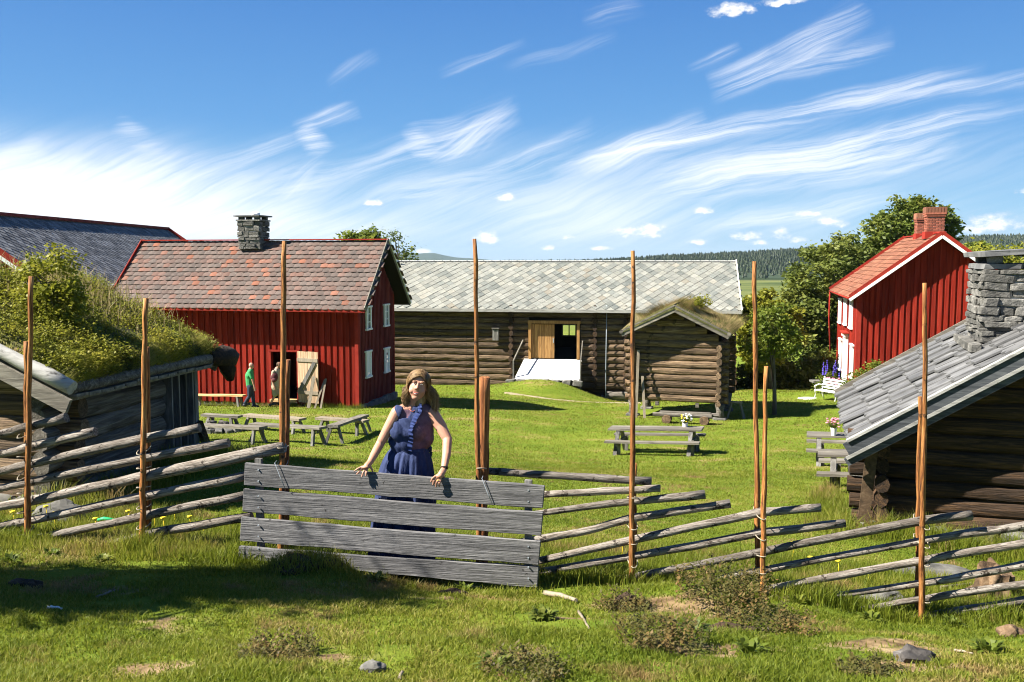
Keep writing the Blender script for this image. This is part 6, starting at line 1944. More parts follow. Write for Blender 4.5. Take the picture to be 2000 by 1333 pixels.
# ================================================================== trees and shrubs
def tree(name, base, label, blobs, nleaf, leaf, mat, seed, trunk=None, cat='tree', group=None, clump=.16, clumps=90, hollow=.55, droop=.0, limbs=10, trunk_r=.16, aspect=.5):
    """blobs: (x, y, z, rx, ry, rz) ellipsoids relative to base; leaves gather in clumps near their surface"""
    r = np.random.default_rng(seed); t = thing(name, label, cat, base, 0, group)
    vol = np.array([b[3] * b[4] * b[5] for b in blobs]) ** .67; pr = vol / vol.sum()
    C = []
    for i in range(clumps):
        b = blobs[r.choice(len(blobs), p=pr)]
        d = r.normal(size=3); d /= np.linalg.norm(d); q = hollow + (1 - hollow) * r.random() ** .7
        q *= 1 + .14 * noise.noise(Vector(d * 2.3) + Vector((seed, 0, 0)))
        C.append(np.array(b[:3]) + d * q * np.array(b[3:]))
    C = np.array(C)
    size = np.mean([min(b[3:]) for b in blobs])
    ci = r.integers(0, clumps, nleaf); cs = size * clump * r.uniform(.6, 1.5, clumps)
    off = r.normal(size=(nleaf, 3)) * cs[ci][:, None]; off[:, 2] *= .7
    P = C[ci] + off
    a = r.uniform(0, 2 * np.pi, nleaf); e = r.uniform(-.9, .6, nleaf) - droop; L = leaf * r.uniform(.6, 1.3, nleaf)
    D = np.stack([np.cos(a) * np.cos(e), np.sin(a) * np.cos(e), np.sin(e)], 1)
    b2 = r.normal(size=(nleaf, 3)); S = np.cross(D, b2); S /= np.linalg.norm(S, axis=1)[:, None] + 1e-6
    D = D * L[:, None]; S = S * (L * aspect * .5)[:, None]
    v = np.stack([P, P + D * .5 + S, P + D, P + D * .5 - S], 1).reshape(-1, 3)
    o = np.arange(nleaf)[:, None] * 4
    f = (o[:, :, None] + np.array([[0, 1, 2], [0, 2, 3]])[None]).reshape(-1, 3)
    cr = r.random(clumps)
    rn = np.repeat(np.clip(.55 * cr[ci] + .45 * r.random(nleaf), 0, 1), 4)
    link('crown', npmesh('crown', v, f, False, {'rnd': rn}), mat, t)
    # trunk and limbs
    mb = MB(); top = max(b[2] for b in blobs)
    rr = random.Random(seed)
    cx = np.mean([b[0] for b in blobs]); cy = np.mean([b[1] for b in blobs])
    pts = [Vector((0, 0, -.3))]
    for i in range(1, 6): pts.append(Vector((cx * i / 5 * .6 + rr.uniform(-.05, .05) * top * .2, cy * i / 5 * .6, top * i / 5)))
    mb.tube(pts, [trunk_r * (1.15 - i * .19) for i in range(6)], 8, True, 1, .06, seed)
    for i in range(limbs):
        e = Vector(C[r.integers(0, clumps)]); s = pts[rr.randint(1, 4)]; m = s.lerp(e, .5) + Vector((0, 0, .06 * top))
        mb.tube([s, m, e], [trunk_r * .38, trunk_r * .24, trunk_r * .08], 6, False, 1, .05, i)
    mb.build('trunk', M['bark'], t)
    return t


def TB(px, py, d, zb=None):
    p = W(px, py, d); z = g(p.x, p.y) if zb is None else zb
    return Vector((p.x, p.y, z)), p.z - z


# the dense group between storehouse and right red house
def blob_px(base, lst, depth=.9):
    """(px, py, rx_px, rz_px, dy) at the tree's distance -> ellipsoids relative to its base"""
    out = []
    for px, py, rx, rz, dy in lst:
        d = base.y + dy; c = W(px, py, d) - base; k = d / F
        out.append((c.x, c.y, c.z, rx * k, rx * k * depth, rz * k))
    return out


gname = 'broad leaved trees behind the storehouse and right house'
b, _ = TB(1625, 760, 60); tree('broadleaf_tree', b, 'large dense dark tree rising left of the right red house roof', blob_px(b, [(1610, 540, 68, 62, 0), (1645, 505, 50, 42, 2), (1580, 590, 52, 60, -1), (1650, 600, 60, 70, 0), (1620, 670, 80, 70, 0), (1680, 520, 45, 45, 3), (1700, 560, 50, 60, 3), (1560, 650, 45, 60, -2), (1640, 720, 80, 50, -2)]),
     36000, .31, M['leafdark'], 1, group=gname, clumps=300, clump=.17, trunk_r=.3)
b, _ = TB(1735, 700, 66); tree('broadleaf_tree', b, 'tree with loose leafy sprays behind the brick chimneys', blob_px(b, [(1790, 430, 52, 40, 0), (1725, 450, 40, 35, 0), (1840, 440, 32, 38, 1), (1780, 400, 40, 18, 0), (1750, 500, 60, 60, 0), (1810, 520, 50, 70, 1), (1850, 430, 22, 22, 0)]),
     15000, .36, M['leafmid'], 2, group=gname, clumps=150, clump=.20, trunk_r=.3)
b, _ = TB(1505, 775, 51); tree('broadleaf_tree', b, 'yellow green tree between the barn gable and dark tree', blob_px(b, [(1490, 630, 42, 55, 0), (1525, 650, 36, 55, 0), (1460, 655, 26, 48, -1), (1480, 690, 40, 45, 0), (1515, 620, 26, 28, 1), (1456, 610, 20, 30, 0), (1470, 595, 26, 30, 0), (1500, 590, 26, 30, 0), (1545, 640, 24, 44, 0)]),
     15000, .27, M['leafyellow'], 3, group=gname, clumps=140, clump=.19, trunk_r=.14)
b, _ = TB(1560, 770, 53); tree('shrub', b, 'dark shrub row under the dense trees at the lawn edge', blob_px(b, [(1560, 740, 50, 30, 0), (1600, 730, 40, 40, 0), (1530, 735, 40, 40, 0), (1625, 745, 30, 26, -1), (1470, 745, 40, 30, 1), (1500, 735, 34, 34, 0)]),
     14000, .24, M['leafdark'], 4, cat='shrub', clumps=110, clump=.24, trunk_r=.08)
b, _ = TB(1950, 620, 70); tree('broadleaf_tree', b, 'yellow green treetop showing behind the right stone chimney', blob_px(b, [(1960, 500, 60, 26, 0), (1925, 520, 40, 30, 0), (2010, 510, 50, 30, 0), (1985, 560, 70, 50, 0)]), 5000, .34, M['leafyellow'], 5, group=gname, clumps=80, clump=.24, trunk_r=.2)
b, _ = TB(1930, 500, 130, -9); tree('broadleaf_tree', b, 'small dark treetop far behind the right house gable', blob_px(b, [(1912, 487, 22, 14, 0), (1900, 500, 30, 20, 0)]), 1800, .6, M['leafmid'], 6, group=gname, clumps=40, clump=.3, trunk_r=.2)
# behind the left red house
b, _ = TB(705, 520, 58); tree('broadleaf_tree', b, 'round bright green treetop showing over the left red house ridge', blob_px(b, [(705, 466, 34, 17, 0), (690, 478, 30, 20, 0), (728, 474, 26, 20, 0), (705, 520, 40, 40, 0)]), 5200, .30, M['leaflight'], 7, clumps=90, clump=.25, trunk_r=.2)
b, _ = TB(775, 520, 64); tree('birch_tree', b, 'sparse young tree with single leaves beside the left red house gable', blob_px(b, [(765, 480, 22, 30, 0), (790, 490, 24, 26, 0), (775, 460, 14, 14, 0), (805, 500, 20, 20, 0), (780, 530, 26, 40, 0)]), 620, .24, M['leafmid'], 8, clumps=70, clump=.30, limbs=26, trunk_r=.07)
# sapling on the lawn
b = at(1513, 812, 37.5); tree('sapling', b, 'slim young tree on the lawn right of the storehouse', blob_px(b, [(1507, 640, 40, 45, 0), (1530, 670, 30, 34, 0), (1488, 670, 28, 32, 0)]), 4200, .17, M['leaflight'], 9, clumps=70, clump=.26, trunk_r=.09, limbs=12)
# things growing on roofs
b = LF.w(-1.55, 1.2, .26 + 1.55 * math.tan(R(25)) - .1); tree('shrub', b, 'leafy yellow green shrub growing on the turf roof', blob_px(b, [(105, 600, 58, 52, 0), (82, 540, 34, 40, .1), (120, 650, 52, 44, -.1), (60, 610, 34, 44, 0), (145, 575, 30, 40, .1), (108, 505, 16, 26, 0), (135, 520, 14, 22, 0), (60, 560, 18, 26, 0)]), 8000, .055, M['leafyellow'], 10, cat='shrub', clumps=95, clump=.30, trunk_r=.02, limbs=40, aspect=.6)
b = SF.w(-1.2, 1.0, 2.9); tree('shrub', b, 'small green bush growing on the storehouse roof', blob_px(b, [(1372, 588, 16, 13, 0), (1356, 592, 12, 9, 0)]), 500, .11, M['leafyellow'], 11, cat='shrub', clumps=24, clump=.35, trunk_r=.02)
# by the right red house
b, _ = TB(1712, 762, 41.2); tree('rose_bush', b, 'rounded pink rose bush at the corner of the right red house', blob_px(b, [(1712, 735, 32, 26, 0), (1690, 742, 24, 22, -.2), (1738, 732, 28, 24, .2), (1665, 760, 20, 14, -.3)]), 5200, .12, M['leaflight'], 12, cat='shrub', clumps=80, clump=.27, trunk_r=.03)
rr = random.Random(2); mb = MB()
for i in range(16): mb.blob((rr.uniform(-.8, .9), -.75 + rr.uniform(-.1, .15), .45 + rr.uniform(0, .85)), (.05, .05, .045), i, 1, .3)
mb.build('blossoms', M['petalpink'], bpy.data.objects['rose_bush'])
b, _ = TB(1622, 762, 43.5); t = tree('flower_bed', b, 'flower bed with violet delphiniums and pale blooms by the house wall', blob_px(b, [(1618, 748, 18, 20, 0), (1636, 752, 16, 16, 0), (1606, 756, 12, 14, 0)]), 2600, .12, M['leaflight'], 13, cat='plants', clumps=50, clump=.3, trunk_r=.02)
for i, (px, py) in enumerate(((1608, 720), (1615, 716), (1612, 727), (1633, 716), (1629, 722), (1640, 730))):
    q = W(px, py, 43.3) - b; mb = MB()
    for k in range(7): mb.blob((q.x + rr.uniform(-.03, .03), q.y + rr.uniform(-.03, .03), q.z - .28 + k * .09), (.062 - k * .006, .062 - k * .006, .05), i * 7 + k, 1, .3)
    mb.build('delphinium', M['petalblue'], t)
mb = MB()
for i in range(22): q = W(rr.uniform(1616, 1642), rr.uniform(738, 756), 42.9) - b; mb.blob(q, (.06, .06, .05), i, 1, .3)
mb.build('pink_blossoms', M['petalpink'], t)
# tree just outside the left of the frame; its shade lies across the foreground
b = Vector((-8.2, 5.66, g(-8.2, 5.66)))
tree('broadleaf_tree', b, 'spreading tree beyond the left edge that shades the foreground grass', [(0, 0, 4.4, 2.0, .78, 1.4), (.5, 0, 3.3, 1.8, .78, 1.1), (-.4, -.1, 5.6, 1.7, .66, 1.1), (1.0, 0, 2.6, 1.2, .8, .8)], 24000, .14, M['leafmid'], 14, clumps=130, clump=.32, hollow=.2, trunk_r=.16)
# ================================================================== people
def remesh(mb, voxel, smooth=4, fac=.5):
    me = mb.mesh('tmp'); o = bpy.data.objects.new('tmp', me); COL.objects.link(o)
    m = o.modifiers.new('r', 'REMESH'); m.mode = 'VOXEL'; m.voxel_size = voxel; m.use_smooth_shade = True
    if smooth:
        s = o.modifiers.new('s', 'SMOOTH'); s.iterations = smooth; s.factor = fac
    dg = bpy.context.evaluated_depsgraph_get(); dg.update()
    out = bpy.data.meshes.new_from_object(o.evaluated_get(dg))
    bpy.data.objects.remove(o); bpy.data.meshes.remove(me)
    out.polygons.foreach_set('use_smooth', [True] * len(out.polygons))
    return out


def limb(mb, pts, radii, n=12):
    pts = [Vector(p) for p in pts]
    fine = []; fr = []
    for i in range(len(pts) - 1):
        for k in range(4): fine.append(pts[i].lerp(pts[i + 1], k / 4)); fr.append(radii[i] + (radii[i + 1] - radii[i]) * k / 4)
    fine.append(pts[-1]); fr.append(radii[-1])
    mb.tube(fine, fr, n)
    for p, r in zip(pts, radii): mb.blob(p, (r, r, r), 0, 2, 0, smooth=True)


SKIN = vmat('sunlit_skin', [(.3, (.41, .20, .135)), (.7, (.49, .26, .18))], (9, 9, 9), rough=.5, bump=.05, rnd=0, spec=.35)
LIP = flat('lip_pink', (.42, .12, .10), rough=.4)
EYE = flat('eye_dark', (.035, .025, .02), rough=.15, spec=.6)
HAIR = vmat('blonde_brown_hair', [(.32, (.085, .045, .02)), (.48, (.22, .135, .062)), (.68, (.50, .37, .21))], (34, 34, 3), coord="Object", rough=.45, bump=.3, fine=(180, 180, 15), rnd=.0, spec=.4)
def _roots():
    # darker roots, sun-bleached lengths
    nt = HAIR.node_tree; b = nt.nodes['Principled BSDF']; old = b.inputs['Base Color'].links[0].from_socket
    g_ = nt.nodes.new('ShaderNodeTexCoord'); sp = nt.nodes.new('ShaderNodeSeparateXYZ'); nt.links.new(g_.outputs['Object'], sp.inputs[0])
    f = X(nt, sp.outputs[2]).sm(1.48, 1.74)
    nt.links.new(mixc(nt, f.s, old, mixc(nt, 1.0, old, (.62, .56, .48), 'MULTIPLY')), b.inputs['Base Color'])
_roots()
BLOUSE = vmat('mauve_cotton', [(.3, (.10, .055, .085)), (.7, (.155, .09, .13))], (25, 25, 25), rough=.9, bump=.5, fine=(45, 45, 14), rnd=0)
APRON = vmat('blue_linen', [(.3, (.017, .027, .078)), (.7, (.034, .050, .130))], (30, 30, 12), rough=.9, bump=.6, fine=(22, 22, 7), rnd=0, bdist=.02)
APRONB = vmat('bright_blue_frill', [(.3, (.014, .026, .10)), (.7, (.028, .050, .17))], (30, 30, 12), rough=.85, bump=.4, rnd=0)


def woman():
    D = 8.22
    base = W(800, 1092, D); base.z = g(base.x, base.y)
    t = thing('person', 'smiling woman with wavy blonde hair in blue apron leaning on the grey gate', 'person', base)
    q = lambda px, py, d=D: W(px, py, d) - base
    TI = R(9)
    def qh(px, py, d=D):          # head features, tilted towards her left shoulder
        x, y = px - 812, py - 775
        return q(812 + x * math.cos(TI) - y * math.sin(TI), 775 + x * math.sin(TI) + y * math.cos(TI), d)
    # --- body: head, neck, trunk, arms, hands, legs in one skin
    mb = MB()
    hd = D - .05
    mb.blob(qh(813.5, 748, hd + .01), (.080, .098, .098), 0, 3, 0, smooth=True)          # skull
    mb.blob(qh(813, 760.5, hd - .033), (.073, .070, .090), 0, 3, 0, smooth=True)          # face
    mb.blob(qh(812.3, 776, hd - .058), (.038, .036, .028), 0, 3, 0, smooth=True)          # chin
    for s in (-1, 1):
        mb.blob(qh(812.3 + s * 8, 763.5, hd - .056), (.036, .040, .034), 0, 3, 0, smooth=True)   # cheeks
        mb.blob(qh(814 + s * 17.5, 757, hd + .012), (.010, .018, .028), 0, 2, 0, smooth=True)  # ears
        mb.blob(qh(813 + s * 7, 745.6, hd - .076), (.026, .018, .011), 0, 2, 0, smooth=True)  # brow ridge
    limb(mb, [qh(812.8, 748, hd - .088), qh(812.4, 754, hd - .104), qh(812, 758.4, hd - .116)], [.009, .0115, .0145], 8)   # nose
    for s in (-1, 1): mb.blob(qh(812 + s * 2.8, 759.2, hd - .104), (.0095, .010, .008), 0, 2, 0, smooth=True)
    limb(mb, [q(813, 770, D + .0), q(809, 795, D + .03), q(806, 808, D + .04)], [.056, .054, .070])
    limb(mb, [q(776, 806, D - .02), q(806, 802, D + .04), q(840, 806, D + .03)], [.060, .085, .062])
    mb.blob(q(803, 832, D + .02), (.165, .110, .17), 0, 3, 0, smooth=True)
    mb.blob(q(798, 872, D + .03), (.145, .10, .16), 0, 3, 0, smooth=True)
    mb.blob(q(794, 915, D + .05), (.175, .125, .16), 0, 3, 0, smooth=True)
    # arms
    limb(mb, [q(774, 808, D - .03), q(757, 840, D - .06), q(742, 868, D - .08), q(731, 888, D - .16), q(722, 904, D - .235)], [.056, .049, .041, .037, .027])
    limb(mb, [q(843, 807, D + .02), q(860, 832, D - .02), q(874, 859, D - .08), q(872, 888, D - .20), q(867, 917, D - .315)], [.062, .055, .044, .040, .028])
    # left hand of the picture: spread on top of the board, fingertips over its front
    gl = D - .262
    palm = q(717, 910, gl); wr = q(722, 904, D - .235)
    limb(mb, [wr, palm], [.027, .030], 10); mb.blob(q(714, 912.5, gl - .012), (.036, .032, .017), 0, 2, 0, smooth=True)
    for (x1, y1, x2, y2, x3, y3) in ((707, 912, 699, 916, 692, 920.5), (709, 914.5, 702, 921, 697, 926.5), (713, 916.5, 709, 924, 707, 931.5), (717, 917, 715.5, 924, 715, 929.5)):
        limb(mb, [q(x1, y1, gl - .012), q(x2, y2, gl - .030), q(x3, y3, gl - .036)], [.0105, .0098, .0078], 8)
    limb(mb, [q(722, 910, gl), q(726, 916, gl + .004), q(728, 922, gl + .012)], [.012, .0105, .0085], 8)
    # right hand of the picture: curled over the top edge
    gr = 7.835
    limb(mb, [q(867, 917, D - .315), q(862, 926, gr - .01)], [.028, .031], 10); mb.blob(q(858.5, 930, gr - .022), (.036, .030, .024), 0, 2, 0, smooth=True)
    for (x1, y1, x2, y2, x3, y3) in ((851, 930, 844.5, 935, 842, 941), (853.5, 933, 847.5, 940, 846, 947), (857, 935.5, 852.5, 943, 851.5, 951), (861, 936.5, 858.5, 943, 858, 950)):
        limb(mb, [q(x1, y1, gr - .030), q(x2, y2, gr - .048), q(x3, y3, gr - .040)], [.0112, .0108, .0085], 8)
    limb(mb, [q(864, 928, gr - .01), q(868, 934, gr + .012), q(868, 941, gr + .030)], [.0125, .011, .009], 8)
    # legs
    for s in (-1, 1):
        x = 783 + s * 22
        limb(mb, [q(794 + s * 18, 930, D + .05), q(x + 4, 1005, D + .02), q(x, 1078, D + .05)], [.085, .058, .040])
        zf = q(x, 1078, D + .05); limb(mb, [Vector((zf.x, zf.y, .06)), Vector((zf.x - .01, zf.y - .16, .035))], [.045, .032])
    body = remesh(mb, .0050, 5, .5)
    body.name = 'body'; link('body', body, SKIN, t)
    # --- face details
    for s in (-1, 1):
        ex = 813 + s * 7.2; e = MB(); e.blob(qh(ex, 749.7 + (.5 if s > 0 else 0), hd - .0905), (.0125, .006, .0052), 0, 2, 0, smooth=True); e.build('eye', EYE, t)
        w = MB(); w.blob(qh(ex + 1.4, 749.9, hd - .0935), (.004, .0035, .003), 0, 1, 0); w.blob(qh(ex - 1.6, 749.9, hd - .0935), (.004, .0035, .003), 0, 1, 0); w.build('eye_white', M['white'], t)
        b = MB(); b.tube([qh(ex - 3.6, 745.4, hd - .094), qh(ex, 744.2, hd - .0985), qh(ex + 3.6, 745.4, hd - .093)], [.0022, .0034, .002], 6); b.build('eyebrow', HAIR, t)
    m = MB(); m.tube([qh(804.8, 766, hd - .0925), qh(808, 767.4, hd - .0985), qh(811.8, 767.9, hd - .101), qh(815.4, 767.4, hd - .0985), qh(818.8, 766, hd - .0925)], [.0018, .0042, .0045, .0042, .0018], 8)
    m.tube([qh(805.2, 766.6, hd - .0915), qh(808.3, 770, hd - .097), qh(811.8, 771, hd - .099), qh(815, 770, hd - .097), qh(818.4, 766.6, hd - .0915)], [.0016, .0044, .005, .0044, .0016], 8); m.build('lips', LIP, t)
    m = MB(); m.blob(qh(811.8, 769, hd - .0945), (.022, .008, .0045), 0, 2, 0, smooth=True); m.build('teeth', M['white'], t)
    # --- blouse
    mb = MB()
    limb(mb, [q(782, 807, D - .01), q(805, 812, D + .035), q(833, 805, D + .035)], [.070, .104, .078])
    limb(mb, [q(822, 799, D + .03), q(833, 806, D + .03), q(836, 822, D + .03)], [.066, .072, .080])
    mb.blob(q(803, 834, D + .02), (.187, .132, .175), 0, 3, 0, smooth=True)
    mb.blob(q(781, 843, D - .05), (.084, .075, .090), 0, 3, 0, smooth=True); mb.blob(q(814, 843, D - .055), (.090, .080, .092), 0, 3, 0, smooth=True); mb.blob(q(796, 846, D - .05), (.09, .078, .085), 0, 3, 0, smooth=True)
    mb.blob(q(797, 862, D + .015), (.165, .122, .13), 0, 3, 0, smooth=True); mb.blob(q(799, 876, D + .03), (.165, .122, .11), 0, 3, 0, smooth=True)
    mb.blob(q(831, 850, D + .03), (.080, .11, .125), 0, 3, 0, smooth=True)
    bl = remesh(mb, .008, 26, .6)
    # creases
    for v in bl.vertices:
        n_ = noise.noise(Vector((v.co.x * 9 + v.co.z * 7, v.co.y * 5, v.co.z * 16))); v.co += v.normal * (.006 * n_)
    link('blouse', bl, BLOUSE, t)
    # --- apron bib laid on the blouse
    poly = [(778.4, 789), (761.5, 822), (745, 840), (744, 858), (757, 868), (760, 883), (797, 884), (799, 857), (803, 830), (818, 803), (821, 787), (813, 787), (797, 817), (779, 820), (787, 797), (785, 787)]
    def inside(x, y):
        c = False; j = len(poly) - 1
        for i in range(len(poly)):
            if (poly[i][1] > y) != (poly[j][1] > y) and x < (poly[j][0] - poly[i][0]) * (y - poly[i][1]) / (poly[j][1] - poly[i][1]) + poly[i][0]: c = not c
            j = i
        return c
    keep = []; vmap = {}; vs = []
    for p in bl.polygons:
        w = project(p.center + base)
        if p.normal.y < .05 and inside(*w): keep.append(tuple(p.vertices))
    vs = []; fs = []
    for f in keep:
        ff = []
        for i in f:
            if i not in vmap:
                v = bl.vertices[i]; vmap[i] = len(vs)
                fold = .007 * math.sin(v.co.x * 60 + v.co.z * 45 + 3 * noise.noise(v.co * 6)); vs.append(v.co + v.normal * (.013 + fold))
            ff.append(vmap[i])
        fs.append(tuple(ff))
    mb = MB(); mb.add(vs, fs, True); bib = mb.mesh('apron_bib')
    bo = link('apron_bib', bib, APRON, t)
    sol = bo.modifiers.new('thick', 'SOLIDIFY'); sol.thickness = .006; sol.offset = -1
    # frills along both outer edges of the bib
    bm = bmesh.new(); bm.from_mesh(bl); tree_ = BVHTree.FromBMesh(bm); bm.free()
    for edge in (((770, 813), (764, 822), (757, 834), (753, 843), (754, 855), (759, 868)), ((819, 791), (817, 803), (808, 818), (803, 830), (800, 846), (799, 860), (796, 880))):
        pts = []
        for i in range(len(edge) - 1):
            for k in range(9): f = k / 9; pts.append((edge[i][0] + (edge[i + 1][0] - edge[i][0]) * f, edge[i][1] + (edge[i + 1][1] - edge[i][1]) * f))
        vs = []; fs = []
        for i, (px, py) in enumerate(pts):
            a = q(px, py, D - .5); hit = tree_.ray_cast(-base, (q(px, py, D) + base).normalized())
            c = hit[0] if hit[0] is not None else tree_.find_nearest(q(px, py, D - .08))[0]
            nrm = hit[1] if hit[0] is not None else tree_.find_nearest(q(px, py, D - .08))[1]
            i2 = min(i + 1, len(pts) - 1); i1 = max(i - 1, 0)
            td = Vector((pts[i2][0] - pts[i1][0], 0, -(pts[i2][1] - pts[i1][1]))).normalized(); out = td.cross(nrm).normalized()
            if edge[0][0] > 800: out = -out if out.x < 0 else out
            else: out = -out if out.x > 0 else out
            wv = math.sin(i * 1.55); c = c + nrm * .014
            vs += [c - out * .010, c + out * .014 + nrm * (.010 + .010 * wv), c + out * .034 + nrm * (.012 + .018 * wv)]
        for i in range(len(pts) - 1):
            for k in range(2): fs.append((i * 3 + k, i * 3 + k + 1, i * 3 + 4 + k, i * 3 + 3 + k))
        o = MB().add(vs, fs, True).build('apron_frill', APRONB, t)
    # --- skirt of the apron, gathered at the waist
    N = 120; rows = 26; vs = []; fs = []
    za = q(798, 876, D).z; zb = .06
    for j in range(rows + 1):
        f = j / rows; z = za + (zb - za) * f
        flare = 1 - math.exp(-f * 9)
        rx = .158 + .078 * flare + .05 * f; ry = .118 + .085 * flare + .06 * f
        cx = q(798, 876, D).x - .012 * flare - .07 * f; cy = D + .03 - base.y
        for i in range(N):
            a = i / N * 6.283
            pl = .017 * math.sin(a * 15 + 1.6 * math.sin(a * 3 + f * 2)) + .009 * math.sin(a * 29 + 1 + f * 3)
            k = 1 + pl / rx * (.25 + .9 * min(1, f * 3)) * (1.2 if f > .03 else .3)
            vs.append((cx + math.cos(a) * rx * k, cy + math.sin(a) * ry * k, z))
    for j in range(rows):
        for i in range(N): fs.append((j * N + i, j * N + (i + 1) % N, (j + 1) * N + (i + 1) % N, (j + 1) * N + i))
    so = MB().add(vs, fs, True).build('apron_skirt', APRON, t)
    sol = so.modifiers.new('thick', 'SOLIDIFY'); sol.thickness = .005
    c0 = q(798, 880, D); mb = MB(); pts = []
    for z in (.024, -.024):
        for i in range(48): a = i / 48 * 6.283; pts.append((c0.x + math.cos(a) * .168, D + .03 - base.y + math.sin(a) * .128, c0.z + z))
    mb.add(pts, [(i, (i + 1) % 48, 48 + (i + 1) % 48, 48 + i) for i in range(48)], True); wb = mb.build('waistband', APRON, t); wb.modifiers.new('thick', 'SOLIDIFY').thickness = .008
    MB().blob(q(838, 877, D + .10), (.03, .02, .03), 4, 2, .3).tube([q(838, 877, D + .11), q(842, 884, D + .12), q(840, 900, D + .12)], [.014, .012, .008], 7).build('apron_knot', APRON, t)
    # --- hair: mass plus loose locks
    mb = MB()
    mb.blob(qh(814, 745, hd + .040), (.090, .092, .098), 0, 3, 0, smooth=True)
    limb(mb, [q(799, 764, hd + .05), q(793, 778, hd + .04), q(790, 792, hd + .03)], [.024, .030, .016])
    limb(mb, [q(833, 748, hd + .05), q(841, 774, hd + .05), q(849, 798, hd + .06)], [.032, .042, .022])
    limb(mb, [q(814, 762, hd + .09), q(816, 785, hd + .09), q(818, 798, hd + .09)], [.080, .080, .055])
    link('hair', remesh(mb, .009, 5), HAIR, t)
    rr = random.Random(5); mb = MB()
    C = qh(813.5, 747, hd + .016); RT = Matrix.Rotation(TI, 3, 'Y'); E = Vector((.103, .114, .112))
    for i in range(900):
        side = -1 if i % 2 else 1
        s_ = rr.random(); fa = R(50 - 85 * s_)
        d0 = Vector((.16 + side * rr.uniform(0, .05), -math.sin(fa), math.cos(fa))).normalized()
        th = R(70 + 106 * s_ + rr.uniform(-7, 7)); el = R(rr.uniform(-22, 2))
        d1 = Vector((side * math.sin(th) * math.cos(el), -math.cos(th) * math.cos(el), math.sin(el)))
        lay_ = rr.uniform(.975, 1.05); pts = []
        for k in range(7):
            f = k / 6; d = d0.lerp(d1, f).normalized(); lift = 1 + .03 * math.sin(f * 3.14)
            pts.append(C + RT @ (Vector((d.x * E.x, d.y * E.y, d.z * E.z)) * lay_ * lift))
        e = pts[-1]; fall = rr.uniform(.10, .235) * (1.0 if side < 0 else 1.10); ph = rr.uniform(-.6, .6) + th * 2; out = rr.uniform(-.002, .050)
        hx = .052 if side > 0 else -.002
        for k in range(1, 10):
            f = k / 9
            wv = .026 * f ** .5 * math.sin(ph + f * 7.5 + (1 if side > 0 else 0)); w2 = .008 * math.sin(ph * 1.3 + f * 8)
            pts.append(e + Vector((side * (out * f + wv) + hx * f ** 1.3, w2 + .03 * f * (1 if abs(th) < 1.6 else -.2), -fall * f)))
        n_ = len(pts); w0 = rr.uniform(.0022, .0038)
        mb.tube(pts, [w0 * (1 - .75 * (j / n_) ** 3) for j in range(n_)], 4, False)
    mb.build('hair_locks', HAIR, t)
    # necklace, watch, ring
    mb = MB(); mb.tube([q(799 + 14 * i / 8, 799 + 5 * math.sin(i / 8 * math.pi), D - .045 - .022 * math.sin(i / 8 * math.pi)) for i in range(9)], .003, 5); mb.build('necklace', LIP, t)
    w0 = q(867.5, 914, D - .307); mb = MB(); mb.tube([w0 + Vector((0, .004, .012)), w0 + Vector((0, -.004, -.012))], .0325, 14); mb.box(w0 + Vector((.004, -.033, .0)), (.03, .01, .026)); mb.build('wristwatch', M['dark'], t)
    w1 = q(855.2, 938.5, gr - .046); MB().blob(w1, (.0115, .0115, .0045), 0, 2, 0).build('ring', flat('gold_ring', (.7, .5, .12), rough=.3, metal=1), t)
    for s in (-1, 1):
        x = 783 + s * 22; zf = q(x, 1078, D + .05)
        mb = MB(); limb(mb, [Vector((zf.x, zf.y + .02, .045)), Vector((zf.x - .01, zf.y - .18, .032))], [.052, .040]); mb.build('shoe', M['dark'], t)
woman()


